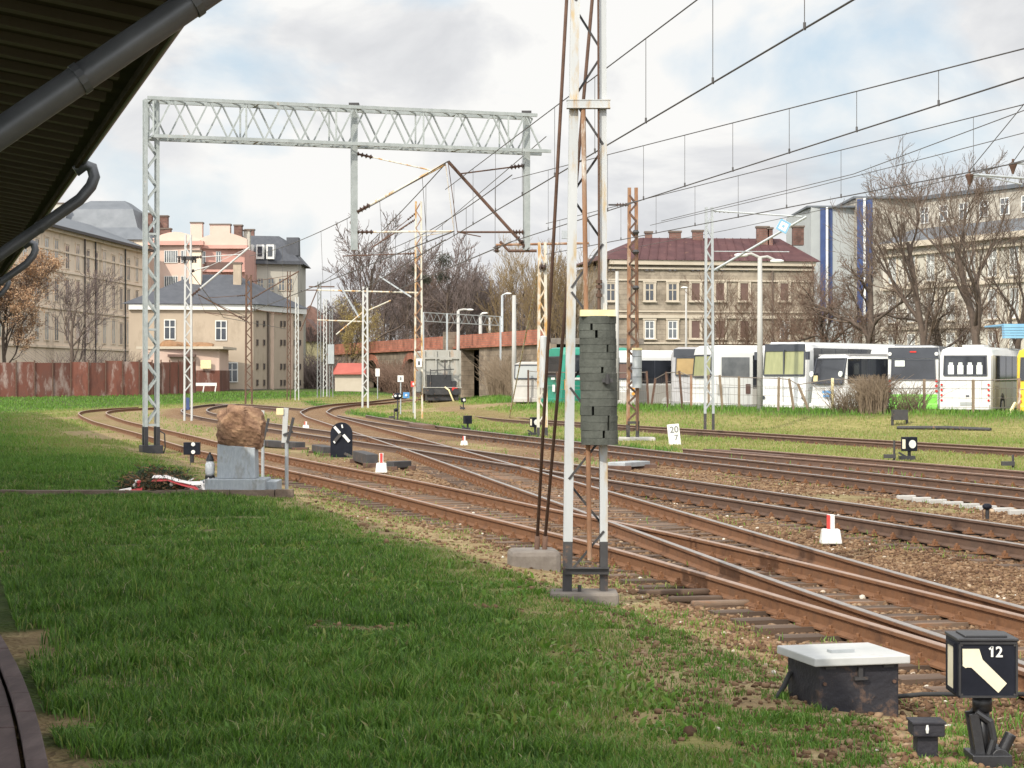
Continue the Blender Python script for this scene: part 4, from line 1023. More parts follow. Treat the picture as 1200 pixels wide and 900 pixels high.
# ------------------------------------------------------------------ lamps and plain poles
def lamp_px(label, u, vt, vb, wpx, heads, m='concrete_pole', lattice=False):
    b_ = P(u, vb); Y = b_.y; zt_ = H + (HZ - vt) * Y / F; r = wpx / 2 * Y / F
    q = MB(); q.tube([b_ + Vector((0, 0, -.1)), Vector((b_.x, Y, zt_))], [r, r * .72], 10)
    if not heads: return tag(q.build('concrete_pole', m, smooth=True), label, 'pole', 'bare poles by the underpass')
    t = thing('lamp_post', label, 'lamp post', b_, 0, 'lamp posts along the bus park'); q.build('pole', m, t, smooth=True)
    for du, dv in heads:
        q = MB(); e = W(u + du, vt + dv, Y); c = Vector((b_.x, Y, zt_))
        q.tube([c, c.lerp(e, .45) + Vector((0, 0, .12 * abs(du) / 20)), e], r * .45, 8); a = q.build('arm', m, t)
        q = MB(); s = 1 if du > 0 else -1; q.blob(e, .3, 2, .02, 1, (1.15, .55, .33)); q.build('lamp_head', 'white_enamel', a, smooth=True)
    return t
lamp_px('tall concrete lamp post with two curved arms in front of the brown house', 890.5, 302, 489, 7.5, [(-22, -3), (20, 4)])
lamp_px('plain pale concrete pole rising from the bank by the underpass', 602.5, 346, 471, 6.5, [])
lamp_px('slim lamp post with one white head beside the plain concrete pole', 588.5, 346, 468, 4, [(7, -2)], 'galvanised')
lamp_px('concrete lamp post with a flat head standing left of the bank', 563, 369, 467, 5.5, [(5, -2)])
lamp_px('thin concrete pole close to the right side of the underpass lamp', 574, 372, 466, 4, [])
lamp_px('lamp post right of the wagon with a head pointing left over the wires', 537, 364, 468, 5, [(14, -1)])
lamp_px('thin lamp post against the brown house facade', 804, 338, 440.1 + 28, 3.0, [(-2, -1)])
lamp_px('white leaning concrete pole between the green bus and the white bus', 723, 318, 476, 5.5, [])

# ------------------------------------------------------------------ small trackside signals
def lantern_px(name, label, u, vt, vb, wpx, faces, mirror=1, grp='low switch lanterns'):
    b_ = P(u, vb); Y = b_.y; k = Y / F; wd = wpx * k; hb = (vb - vt) * k; bh = wd * .92
    t = thing(name, label, 'switch lantern', b_, 0, grp)
    zc = b_.z + hb - bh / 2
    q = MB(); M = Matrix.Rotation(R(24), 3, 'Z'); q.box((b_.x, Y, zc), (wd * .8, wd * .7, bh), M=M); q.build('housing', 'signal_black', t, bevel=.008)
    q = MB(); q.tube([b_, (b_.x, Y, zc)], wd * .11, 8); q.box(b_ + Vector((-wd * .15, 0, .08)), (wd * 1.0, .25, .10)); q.bar(b_ + Vector((-wd * .7, 0, .22)), b_ + Vector((0, 0, .06)), .05); q.build('stand', 'black_paint', t)
    if faces:
        q = MB(); n = M @ Vector((0, -1, 0)); q.disc(Vector((b_.x, Y, zc)) + n * (wd * .35) , wd * .27, n, .012); q.build('round_glass', 'white_enamel', t)
        if faces > 1:
            q = MB(); n = M @ Vector((-1, 0, 0)); q.box(Vector((b_.x, Y, zc)) + n * (wd * .4), (.02, wd * .32, bh * .66), M=M); q.build('side_glass', 'cream_glass', t)
    return t
lantern_px('switch_lantern', 'square black lantern showing a white disc and white bar in front of the siding', 1065.5, 512, 540, 18, 2)
lantern_px('switch_lantern', 'small dark lantern with a white disc just left of the guy rods', 627, 489, 511, 12.5, 2)
lantern_px('switch_lantern', 'unlit black lantern seen from behind on the grass left of centre', 548, 487, 505, 10.5, 0)
lantern_px('switch_lantern', 'tiny white-faced lantern in front of the underpass mouth', 543, 466, 480, 6, 1)
b_ = P(466, 492); Y = b_.y
t = thing('ball_signal', 'thin dark post with a black ball head at the foot of the white mast', 'signal', b_)
q = MB(); q.tube([b_, b_ + Vector((0, 0, 1.1))], .04, 8); q.build('post', 'dark_steel', t)
q = MB(); q.blob(b_ + Vector((0, 0, 1.2)), .22, 2, 0, 1, (1.1, .7, .8)); q.blob(b_ + Vector((-.08, 0, .5)), .1, 2, 0); q.build('head', 'signal_black', t); q = MB(); q.disc(b_ + Vector((-.1, -.17, 1.22)), .06, (0, -1, 0), .02, 8); q.disc(b_ + Vector((.12, -.17, 1.22)), .06, (0, -1, 0), .02, 8); q.build('light', 'white_enamel', t)
# dwarf signal with two white lights
b_ = P(225, 542); k = b_.y / F
t = thing('dwarf_signal', 'low black signal board with two white lights on the lawn edge', 'signal', b_)
zc = b_.z + (542 - 525.5) * k
q = MB(); q.box((b_.x, b_.y, zc), (19 * k, .16, 14.5 * k)); q.build('board', 'signal_black', t, bevel=.01)
q = MB(); q.tube([b_, (b_.x, b_.y, zc)], .055, 8); q.build('post', 'black_paint', t)
for v in (520.5, 529.5):
    q = MB(); q.disc(((b_.x + 2.0 * k), b_.y - .08, b_.z + (542 - v) * k), 2.3 * k, (0, -1, 0), .03); q.build('light', 'white_enamel', t)
# black shield with white cross
b_ = P(400, 536); k = b_.y / F
t = thing('shield_signal', 'round-topped black shield with two white bars crossed by a dark bar', 'signal', b_)
wv = 25.5 * k; hv = 41 * k
pl = [(-wv / 2, 0), (wv / 2, 0)] + [(wv / 2 * math.cos(a), hv - wv / 2 + wv / 2 * math.sin(a)) for a in np.linspace(.0, math.pi, 15)]
q = MB(); q.prism([(b_.x + a, b_.y, b_.z + c) for a, c in pl], (0, .12, 0)); q.build('shield', 'signal_black', t)
def bar2(name, m, u0, v0, u1, v1, w_, off):
    q = MB(); f_ = lambda u, v: Vector(((u - 600) * k, b_.y - off, b_.z + (536 - v) * k)); q.bar(f_(u0, v0), f_(u1, v1), w_ * k, .03, (0, -1, 0)); q.build(name, m, t)
bar2('white_bar', 'white_enamel', 392, 500, 398.5, 507.5, 3, .04); bar2('white_bar', 'white_enamel', 402.5, 509.5, 409.5, 517.5, 3.2, .04); bar2('dark_bar', 'dark_steel', 399.5, 508.5, 392, 517.5, 3.6, .05); bar2('small_bar', 'white_enamel', 400.7, 497.5, 401.6, 501.5, 1.6, .04); bar2('small_bar', 'white_enamel', 391.3, 516.8, 392.8, 519.3, 1.6, .06)
bar2('lever', 'dark_steel', 404, 531, 413, 535, 3, .12)
# low black point machines and cable covers
def low_cover(name, label, pts, w_, h_, m='dark_steel'):
    q = MB(); ps = [P(*a) for a in pts]
    for a, c in zip(ps[:-1], ps[1:]): q.bar(a + Vector((0, 0, h_ / 2 + .03)), c + Vector((0, 0, h_ / 2 + .03)), w_, h_)
    t = thing(name, label, 'trackside gear', ps[0])
    o = q.build('cover', m, t, bevel=.015)
    for a in ps: q = MB(); q.box(a + Vector((0, 0, .02)), (w_ * 1.4, w_ * 1.4, .10)); q.build('bracket', 'rust_brown', t)
    return t
low_cover('point_machine', 'long black point machine cover right of the two thin posts', [(308, 524), (352, 527)], .34, .20)
low_cover('point_machine', 'dark tapered lever cover between the shield and the red marker', [(420, 541), (436, 546)], .30, .26)
low_cover('point_machine', 'dark rod cover just right of the red and white marker', [(457, 550), (478, 549)], .26, .16)
low_cover('point_machine', 'low dark gearbox left of the black shield', [(372, 531), (386, 534)], .34, .22)
low_cover('point_machine', 'flat bluish steel cover behind the tension mast weights', [(722, 549), (752, 547)], .5, .12, 'galvanised')
low_cover('point_machine', 'long brown timber rod cover at the grass edge behind the mast', [(830, 533), (920, 541)], .34, .14, 'rust_brown')
low_cover('point_machine', 'dark slatted cover lying on the track beside the grass', [(486, 500.5), (503, 503.5)], .5, .16, 'rail_far')
# fouling point markers
def fouling(label, u, vt, vb, wpx, red_left):
    b_ = P(u, vb); k = b_.y / F; w_ = wpx * k; ht = (vb - vt) * k; hb = ht * .47
    t = thing('fouling_marker', label, 'track marker', b_, 0, 'red and white track markers')
    q = MB(); a = w_ / 2; c = w_ * .40; d = w_ * .36
    q.add([(b_.x + x, b_.y + y, b_.z + z) for x, y, z in ((-a, -d, -.03), (a, -d, -.03), (a, d, -.03), (-a, d, -.03), (-c, -d * .8, hb), (c, -d * .8, hb), (c, d * .8, hb), (-c, d * .8, hb))], [(3, 2, 1, 0), (4, 5, 6, 7), (0, 1, 5, 4), (1, 2, 6, 5), (2, 3, 7, 6), (3, 0, 4, 7)])
    q.build('block', 'white_enamel', t, bevel=.02)
    q = MB(); pw = w_ * .34; q.box((b_.x, b_.y, b_.z + hb + (ht - hb) / 2), (pw * 1.0, pw, ht - hb)); o = q.build('post', 'white_enamel', t, bevel=.01)
    q = MB(); q.box((b_.x - pw * (.36 if red_left else .0), b_.y - pw * (.2 if red_left else .5), b_.z + hb + (ht - hb) * .5), (pw * (.34 if red_left else .62), pw * (.95 if red_left else .1), (ht - hb) * .98)); q.build('red_band', 'red_paint', o)
fouling('white block marker with a red-fronted post beside the near overgrown track', 447, 531, 552.5, 14, False)
fouling('white block marker with half red half white post on the right-hand ballast', 973.5, 603, 634.5, 25, True)
fouling('small white marker beyond the black shield, on the brown ballast', 358.5, 494, 501.5, 8, True)
fouling('small cream marker on the ballast left of the unlit lantern', 544, 511, 521.5, 9, True)
fouling('distant white marker on the curve in front of the wagon', 461.5, 461.5, 466, 4, True)
# km stone
b_ = P(791, 521); k = b_.y / F
t = thing('kilometre_stone', 'leaning white kilometre board reading 20 over 7 in the grass', 'kilometre board', b_)
Ml = Matrix.Rotation(R(-6), 3, 'Y')
q = MB(); q.box(b_ + Ml @ Vector((0, 0, 11.5 * k)), (14 * k, .10, 25 * k), M=Ml); q.build('board', 'white_enamel', t, bevel=.015)
for s, x, z, sz in (('20', -4.6, 14.2, 10.5), ('7', .0, 5.2, 9)):
    me = textmesh(s, sz * k, 'numeral'); me.materials.clear(); me.materials.append(MATS['granite_dark'])
    o = bpy.data.objects.new('numeral', me); COL.objects.link(o); o.parent = t; o.location = Ml @ Vector((x * k, -.054, z * k)); o.rotation_euler = (R(90), R(-6), 0)
# small black ground lamp right edge
b_ = P(1157, 608); k = b_.y / F
t = thing('ground_lamp', 'small black hooded lamp on a stub behind the ballast at the right edge', 'ground lamp', b_)
q = MB(); q.tube([b_, b_ + Vector((0, 0, 12 * k))], 2.3 * k, 8); q.build('stub', 'black_paint', t)
q = MB(); q.blob(b_ + Vector((-.01, -.02, 14.5 * k)), 5 * k, 2, .05, 3, (1.15, 1, .75)); q.build('hood', 'signal_black', t)
q = MB(); q.tube([b_ + Vector((-5 * k, 0, 0)), b_ + Vector((-5.5 * k, 0, 10 * k)), b_ + Vector((-3 * k, 0, 13 * k))], .012, 6); q.build('cable', 'rust_brown', t)
for u, vt, vb, lab in ((1048, 516, 541, 'thin black rod post left of the square lantern'), (1187, 533, 550, 'thin grey post at the right edge beside the far track'), (462, 479, 492, 'thin black stake left of the ball signal')):
    b_ = P(u, vb); k = b_.y / F; t = thing('stake', lab, 'stake', b_); q = MB(); q.tube([b_, b_ + Vector((0, 0, (vb - vt) * k))], .03, 6); q.build('rod', 'dark_steel', t)
    q = MB(); q.box(b_ + Vector((-.12, 0, .14)), (.3, .14, .1)); q.build('foot', 'dark_steel', t)
# square signs by the wagon
def small_sign(label, u, vt, vb, wpx, hpx, m, mark=None):
    b_ = P(u, vb); k = b_.y / F; t = thing('track_sign', label, 'sign', b_)
    q = MB(); q.tube([b_, b_ + Vector((0, .03, (vb - vt) * k))], .04, 8); q.build('post', 'galvanised', t)
    c = b_ + Vector((0, -.03, (vb - vt - hpx / 2) * k)); q = MB(); q.box(c, (wpx * k, .03, hpx * k)); pl_ = q.build('plate', m, t)
    if mark: q = MB(); q.box(c + Vector((0, -.02, 0)), (wpx * k * .3, .015, hpx * k * .5)); q.build('mark', mark, pl_)
small_sign('square white sign on a thin post left of the rusty white mast', 469.5, 440, 486, 7, 7.5, 'white_enamel', 'granite_dark')
small_sign('red and white sign on a thin post just left of the wagon', 484.5, 447, 484, 6, 6, 'red_paint', 'white_enamel')
small_sign('white plate on the thin post in front of the brick arch', 442.5, 432, 468, 5, 9, 'white_enamel')
b_ = P(476, 468); q = MB(); t = thing('blue_sign', 'small square blue sign tilted by the track curve', 'sign', b_); q.box(b_ + Vector((0, 0, .35)), (.55, .04, .5), R(20)); q.build('plate', 'decal_blue', t); q = MB(); q.disc(b_ + Vector((0, -.06, .35)), .1, (0, -1, 0), .02); q.build('mark', 'white_enamel', t)
# far lattice portal
A, B_ = W(496, 366, 178), W(588, 371, 172); t = thing('far_gantry', 'distant grey lattice beam spanning above the wagon', 'gantry', (A.x, A.y, 0))
q = MB()
for dz in (0, -.75):
    for dy in (0, .6): q.bar(A + Vector((0, dy, dz)), B_ + Vector((0, dy, dz)), .06)
n = 22
for i in range(n):
    a, c = A.lerp(B_, i / n), A.lerp(B_, (i + 1) / n); z = Vector((0, 0, -.75))
    q.bar(a + (z if i % 2 else Vector()), c + (Vector() if i % 2 else z), .04)
q.build('beam', 'granite_dark', t)
for f_, m_ in ((.0, 'galvanised'), (.31, 'galvanised'), (.985, 'galvanised')):
    a = A.lerp(B_, f_); q = MB(); q.bar((a.x, a.y, 0), (a.x, a.y, a.z), .22, .16); q.build('leg', m_, t)

# ------------------------------------------------------------------ overhead wires
def wire(label, contact, mess, cols, drops, r=.014, pre=None):
    """contact, mess: lists of 3D points; drops: parameters"""
    t = thing('catenary_wire', label, 'overhead wire', contact[0], 0, 'overhead wires')
    q = MB(); q.tube(([pre[0]] if pre else []) + contact, r, 6); q.build('contact_wire', 'wire', t)
    if mess:
        q = MB(); q.tube(([pre[1]] if pre else []) + mess, r * .85, 6); q.build('messenger_wire', 'wire', t)
        def at_(pts, s):
            k = s * (len(pts) - 1); i = min(int(k), len(pts) - 2); return pts[i].lerp(pts[i + 1], k - i)
        for s in drops:
            a, b_ = at_(contact, s), at_(mess, s); b_ = Vector((a.x + (b_.x - a.x) * .9, a.y + (b_.y - a.y) * .9, b_.z))
            q = MB(); q.tube([a, b_], r * .45, 5); q.tube([a + Vector((0, 0, -.015)), a + Vector((0, 0, .06))], r * 1.5, 6); q.build('dropper', 'wire', t)
    return t
def Zp(u, v, z):   # point on the photo ray at height z
    Y = (z - H) * F / (HZ - v); return Vector(((u - 600) * Y / F, Y, z))
def sagline(a, b_, sag, n=14): return [a.lerp(b_, i / n) + Vector((0, 0, -4 * sag * (i / n) * (1 - i / n))) for i in range(n + 1)]
def span(u0, v0, u1, v1, m0, m1, label, n, sag=.5, z=5.6, r=.014):
    a, b_ = Zp(u0, v0, z), Zp(u1, v1, z)
    ma = W(m0[0], m0[1], a.y); mb_ = W(m1[0], m1[1], b_.y)
    pre = None
    if a.y < 40:      # carry the pair on over the camera
        k = (a.y + 12) / (b_.y - a.y); pa = a - (b_ - a) * k; pre = (pa, Vector((pa.x, pa.y, max(mb_.z, ma.z + .4))))
    wire(label, sagline(a, b_, 0, 4), sagline(ma, mb_, sag, 16), None, [(i + .5) / n for i in range(n)], r, pre)
span(1013, -8, 522, 282, (1013, -148), (522, 222), 'overhead wire pair running from the upper middle down to the gantry arm', 9, .0, r=.0105)
span(1290, 62, 600, 283, (1290, 34), (600, 210), 'long overhead wire pair sweeping from the upper right over the second straight track', 11, .0, r=.0105)
span(1290, 172, 640, 298, (1290, 100), (640, 262), 'overhead wire pair above the third straight track, over the brown house roof', 11, .0, r=.0105)
span(522, 281, 372, 372, (522, 192), (372, 334), 'far overhead wire pair curving from the gantry to the left masts', 7, .3, r=.016)
span(600, 283, 436, 352, (600, 205), (436, 298), 'far overhead wire pair leading toward the white twin-post mast', 7, .3, r=.016)
span(532, 271, 292, 366, (525, 189), (292, 300), 'far overhead wire pair bending left in front of the house', 8, .35, r=.016)
def plain(label, pts, r=.012):
    pts = [pts[0]] + pts[1:] if pts[-1].y > 60 else pts + [pts[-1] + (pts[-1] - pts[-2]) * 1.2]; q = MB(); q.tube(pts, r * .9, 6); tag(q.build('feeder_wire', 'wire'), label, 'overhead wire', 'overhead wires')
plain('single wire climbing to the upper right edge above the pale building', [W(775, 259, 68), W(1000, 204, 52), W(1300, 92, 36)], .011)
plain('single wire dropping to the right insulator from above', [W(1187, 190, 52), W(1215, 150, 49), W(1290, 60, 44)], .012)
plain('single wire dropping to the left insulator from above', [W(1136, 200, 52), W(1200, 122, 49), W(1290, 20, 44)], .012)
plain('single wire from the hanging insulator back past the block towers', [W(1285, 165, 45), W(1135, 205, 52), W(1000, 238, 62), W(850, 270, 80), W(690, 300, 110)], .012)
plain('single wire running level from the rusty orange mast past the chimneys', [W(762, 264, 74), W(950, 220, 60), W(1300, 130, 42)], .011)
plain('single wire along the gantry toward the far left masts', [W(640, 160, 64), W(520, 262, 100), W(428, 336, 142)], .016)
plain('slack wire from the white slim mast down to the right', [W(224, 320, 100), W(262, 372, 130), W(338, 386, 180)], .022)
plain('slack wire between the dark mast and the house gable', [W(232, 345, 140), W(262, 360, 142), W(291, 372, 145)], .022)
# ------------------------------------------------------------------ buildings
def winset(w, h, kind, pane='pane_dark', frame='trim_white', surround=None, sill=True):
    """prototype window in local space: x across, z up, -y outwards"""
    q = MB(); fw = .09 if w > .7 else .06
    q.box((-w / 2 + fw / 2, -.03, h / 2), (fw, .12, h)); q.box((w / 2 - fw / 2, -.03, h / 2), (fw, .12, h))
    q.box((0, -.03, h - fw / 2), (w - 2 * fw, .12, fw)); q.box((0, -.03, fw / 2), (w - 2 * fw, .12, fw))
    if kind in ('cross', 'T'):
        q.box((0, -.02, h / 2), (.09, .10, h - 2 * fw)); q.box((0, -.025, h * (.62 if kind == 'T' else .55)), (w - 2 * fw, .10, .09))
    if kind == 'mull': q.box((0, -.02, h / 2), (.08, .10, h - 2 * fw))
    f = q.build('window', frame, local=True)
    q = MB(); q.box((0, -.012, h / 2), (w - .02, .05, h - .02)); p = q.build('pane', pane, f, local=True)
    if surround:
        s = .16; q = MB()
        q.box((-w / 2 - s / 2, -.05, h / 2), (s, .14, h + .1)); q.box((w / 2 + s / 2, -.05, h / 2), (s, .14, h + .1)); q.box((0, -.05, h + s / 2 + .05), (w + 2 * s + .1, .2, s))
        if sill: q.box((0, -.09, -.06), (w + 2 * s + .14, .28, .11))
        q.build('surround', surround, f, local=True)
    return f
def put(proto, parent, pos, ang, used=[]):
    """place a copy of a window prototype on a facade; ang = facade heading"""
    return dup(proto, parent, Vector(pos) - parent.location, ang)
def kill(o):
    for k in kids(o): bpy.data.objects.remove(k)
    bpy.data.objects.remove(o)
def poly_prism(name, pts, z0, z1, m, parent):
    q = MB(); q.prism([(x, y, z0) for x, y in pts], (0, 0, z1 - z0)); return q.build(name, m, parent)
def onwall(a, b, u):
    """point on plan line a-b seen in photo column u"""
    k = (u - 600) / F; ax, ay = a; dx, dy = b[0] - a[0], b[1] - a[1]; t = (k * ay - ax) / (dx - k * dy); return ax + dx * t, ay + dy * t
def zat(v, y): return H + (HZ - v) * y / F
def chimney(parent, x, y, z0, z1, w=1.0, d=.8, m='brick_chimney'):
    q = MB(); q.box((x, y, (z0 + z1) / 2), (w, d, z1 - z0)); c = q.build('chimney', m, parent)
    q = MB(); q.box((x, y, z1 + .08), (w + .18, d + .18, .18)); q.build('chimney_cap', 'trim_dark', c); return c
def cornice(q, a, b, z, h, out, n):
    a = Vector((*a, z)); b = Vector((*b, z)); q.bar(a + n * out / 2, b + n * out / 2, out, h)

# tan house
A, B_, Cc = (-38.0, 203), (-25.9, 205), (-22.3, 219)
Dd = (-34.4, 217.2)
hs = thing('tan_house', 'plain tan two-storey house with a low hipped slate roof and white windows', 'house', (A[0], A[1], 0))
ze = zat(357, 204); zg = .2
poly_prism('wall', [A, B_, Cc, Dd], zg, ze, 'plaster_tan', hs)
q = MB(); nF = Vector((.163, -.986, 0)); nS = Vector((.968, -.249, 0))
q.bar(Vector((*A, ze - .25)) + nF * .12, Vector((*B_, ze - .25)) + nF * .12, .5, .55); q.bar(Vector((*B_, ze - .25)) + nS * .12, Vector((*Cc, ze - .25)) + nS * .12, .5, .55); q.build('cornice', 'trim_white', hs)
def off(p, n1, n2, d): v = Vector((*p, 0)) + n1 * d + n2 * d; return v
rA, rB, rC, rD = [Vector((p[0] + sx * .6, p[1] + sy * .6, ze + .06)) for p, sx, sy in ((A, -1, -1), (B_, 1, -1), (Cc, 1, 1), (Dd, -1, 1))]
zr_ = zat(322, 211); r1_ = Vector((-32.4, 210.2, zr_)); r2_ = Vector((-28.4, 211, zr_))
q = MB(); q.add([rA, rB, rC, rD, r1_, r2_], [(0, 1, 5, 4), (1, 2, 5), (2, 3, 4, 5), (3, 0, 4), (3, 2, 1, 0)]); rf = q.build('roof', 'slate', hs)
chimney(rf, -32.2, 208.5, zr_ - 1.5, zr_ + 2.2, 1.2, .9, 'plaster_tan_grey'); chimney(rf, -28.0, 209, zr_ - 1.5, zr_ + 1.0, .8, .8, 'plaster_tan')
aF = math.atan2(B_[1] - A[1], B_[0] - A[0]); aS = math.atan2(Cc[1] - B_[1], Cc[0] - B_[0])
pr = winset(1.15, 2.0, 'T', surround=None)
for u, v in ((199, 398), (259, 399), (272, 448)):
    x, y = onwall(A, B_, u); put(pr, hs, (x, y - .02, zat(v, y)), aF)
kill(pr)
pr = winset(.42, .62, 'none', frame='trim_dark', surround=None)
for u in (301, 309, 329, 333, 345, 351):
    for v in (383, 405, 433, 452):
        x, y = onwall(B_, Cc, u); put(pr, hs, (x + .02, y, zat(v, y)), aS)
kill(pr)
q = MB(); x, y = onwall(B_, Cc, 313); q.tube([(x + .15, y, zg), (x + .15, y, ze)], .12, 6); q.build('downpipe', 'trim_dark', hs)
q = MB(); x, y = onwall(B_, Cc, 318); q.bar((x + .1, y, zg), (x + .1, y, ze - .5), .45, .3); x, y = onwall(B_, Cc, 340); q.bar((x + .1, y, zg), (x + .1, y, ze - .5), .45, .3); q.build('pilaster', 'plaster_pinkish', hs)
x, y = onwall(B_, Cc, 298)
q = MB(); q.bar(Vector((*B_, zg + .35)) + nS * .06, Vector((*Cc, zg + .35)) + nS * .06, .14, .7); q.bar(Vector((*A, zg + .35)) + nF * .06, Vector((*B_, zg + .35)) + nF * .06, .14, .7); q.build('base_course', 'concrete_dark', hs)
# annex
an = thing('annex', 'low pale pink annex with leaf-littered flat roof and stained brick base', 'outbuilding', (-33.5, 194, 0))
a0, a1 = (-35.0, 193.5), (-27.8, 194.5); z0_, z1_ = .3, zat(409, 194)
poly_prism('wall', [a0, a1, (a1[0] - .3, 203), (a0[0] - .3, 202)], zat(434, 194), z1_, 'plaster_palepink', an)
poly_prism('base_wall', [(a0[0] - .05, a0[1] - .05), (a1[0] + .05, a1[1] - .05), (a1[0] - .2, 203), (a0[0] - .3, 202)], z0_, zat(434, 194), 'rust_red', an)
q = MB(); q.box((-31.4, 198.3, z1_ + .12), (8.2, 9.6, .24)); rf = q.build('roof', 'trim_stone', an)
q = MB()
for i in range(14): q.blob((RN.uniform(-34, -29), RN.uniform(195, 200), z1_ + .25), RN.uniform(.5, .9), 2, .25, i, (1.3, 1, .55))
q.build('leaf_litter', 'leaf_litter', rf)
q = MB(); q.box((-31.2, 193.8, 2.1), (1.5, .3, 2.2)); q.build('doorway', 'trim_dark', an); q = MB(); q.box((-31.2, 193.6, zat(418, 194) + .1), (2.6, .7, .25)); q.build('door_canopy', 'shutter_brown', an)
q = MB(); q.box((onwall(a0, a1, 242)[0], 193.9, zat(427, 194)), (1.0, .12, .8)); q.build('notice', 'yellow_cap', an)
bb = P(240, 460); t = thing('barrier_bench', 'small white board barrier on legs in front of the annex', 'barrier', bb); q = MB(); q.box(bb + Vector((0, 0, .75)), (2.2, .12, .28)); q.build('board', 'white_enamel', t)
for s in (-.2, .9): q = MB(); q.bar(bb + Vector((s, 0, -.1)), bb + Vector((s + .15, 0, .75)), .1); q.build('leg', 'white_enamel', t)

# long tan block on the left
A, B_ = (-51.3, 168), (-45.7, 256)
lb = thing('long_tenement', 'long tan three-storey tenement in shade with tall narrow windows and a metal roof', 'building', (A[0], A[1], 0))
zt_ = zat(262, 208)
poly_prism('wall', [A, B_, (B_[0] - 14, B_[1] + .8), (A[0] - 14, A[1] + .8)], .3, zt_, 'plaster_tan_grey', lb)
nW = Vector((.998, -.0635, 0)); aW = math.atan2(B_[1] - A[1], B_[0] - A[0])
q = MB()
for z, h, o_ in ((zt_ - .1, .45, .5), (zt_ - 2.2, .2, .16), (zat(312, 208), .22, .16), (zat(358, 208), .22, .18), (zat(405, 208), .25, .18)): q.bar(Vector((*A, z)) + nW * o_ / 2, Vector((*B_, z)) + nW * o_ / 2, o_, h)
q.build('cornice', 'plaster_tan_grey', lb)
q = MB(); rz = zt_ + .2
pts = [Vector((*A, rz)) + nW * .9, Vector((*B_, rz)) + nW * .9, Vector((*B_, rz + 3.2)) - nW * 7, Vector((*A, rz + 3.2)) - nW * 7, Vector((*B_, rz)) - nW * 14.5, Vector((*A, rz)) - nW * 14.5]
q.add(pts, [(0, 1, 2, 3), (3, 2, 4, 5), (1, 4, 2), (0, 3, 5), (0, 5, 4, 1)]); q.build('roof', 'metal_roof_grey', lb)
q = MB(); q.bar(Vector((*A, rz - .1)) + nW * .95, Vector((*B_, rz - .1)) + nW * .95, .25, .3)
for u in (97.5, 110, 145): x, y = onwall(A, B_, u); q.tube([(x + .2, y, .5), (x + .2, y, rz)], .10, 6)
q.build('gutter', 'dark_steel', lb)
pr = winset(1.5, 2.9, 'mull', 'pane_pale', 'plaster_tan_grey', 'plaster_tan_grey', False); pr2 = winset(1.5, 2.6, 'mull', 'pane_grey', 'plaster_tan_grey', 'plaster_tan_grey', False)
t_ = 3.0
while t_ < 87:
    f = t_ / 88.2; x, y = A[0] + (B_[0] - A[0]) * f, A[1] + (B_[1] - A[1]) * f
    for k, vv in enumerate((308, 350, 398)): put(pr2 if (k == 1 or random.random() < .35) else pr, lb, (x, y, zat(vv, 208)), aW)
    t_ += 4.1 if int(t_ * 7) % 3 else 3.5
kill(pr); kill(pr2)
tw = thing('mansard_tower', 'grey sheet-metal mansard block rising at the far end of the long tan tenement', 'building', (-48, 262, 0))
x0, x1 = -55.5, -46.6; zc, zt2 = zat(281, 262), zat(247, 262)
poly_prism('wall', [(-58, 257.5), (-45.6, 257.2), (-44.9, 272), (-58, 272)], .3, zc - .3, 'plaster_tan_grey', tw)
q = MB(); lo = [(-58, 257), (-45.2, 256.8), (-44.5, 272), (-58, 272)]; hi = [(-56, 259.5), (-48.0, 259.3), (-48, 270), (-56, 270)]; top = [(-54, 262.5), (-49.6, 262.5), (-49.6, 267), (-54, 267)]
q.add([(a, b_, zc - .3) for a, b_ in lo] + [(a, b_, zc + (zt2 - zc) * .35) for a, b_ in [(-57, 258.3), (-47.2, 258.1), (-47, 271), (-57, 271)]] + [(a, b_, zt2) for a, b_ in hi] + [(a, b_, zt2 + 1.3) for a, b_ in top],
      [(0, 1, 5, 4), (1, 2, 6, 5), (2, 3, 7, 6), (3, 0, 4, 7), (4, 5, 9, 8), (5, 6, 10, 9), (6, 7, 11, 10), (7, 4, 8, 11), (8, 9, 13, 12), (9, 10, 14, 13), (10, 11, 15, 14), (11, 8, 12, 15), (12, 13, 14, 15), (3, 2, 1, 0)])
q.build('roof', 'metal_roof_grey', tw)
chimney(tw, -57, 258, zt2 - 4, zt2 + .5, 1.2, 1.0, 'plaster_grey'); chimney(tw, -45.6, 268, zc, zc + 3.4, 1.2, 1.2)
# pink block
pk = thing('pink_tenement', 'salmon pink apartment block with a curved parapet and clustered chimneys', 'building', (-44, 258, 0))
zp = zat(283, 260)
poly_prism('wall', [(-47.6, 262), (-45.6, 257.6), (-39.2, 257.2), (-39.2, 275), (-47.6, 275)], .3, zp, 'plaster_palepink', pk)
poly_prism('salmon_wing', [(-39.25, 258.6), (-33.9, 259.6), (-33.4, 272), (-39.2, 272)], .3, zat(291, 260), 'plaster_pink', pk)
q = MB(); q.box((-42.3, 257.3, zp - .4), (7.2, 1.1, .5)); q.box((-36.5, 259, zat(291, 260) + .1), (6.2, 1.2, .45)); q.box((-36.5, 258.9, zat(318, 260)), (5.6, 1.0, .3)); q.build('cornice', 'plaster_pink', pk)
q = MB(); n = 16
pl = [(-45.6, zp)] + [(-45.6 + 12.1 * i / n, zp + .25 + .9 * abs(math.sin(i / n * math.pi * 2)) * (1 if i < 9 else .9)) for i in range(n + 1)] + [(-33.5, zp - 1)]
q.prism([(a, 258.9, c) for a, c in pl], (0, .5, 0)); q.build('parapet', 'plaster_palepink', pk)
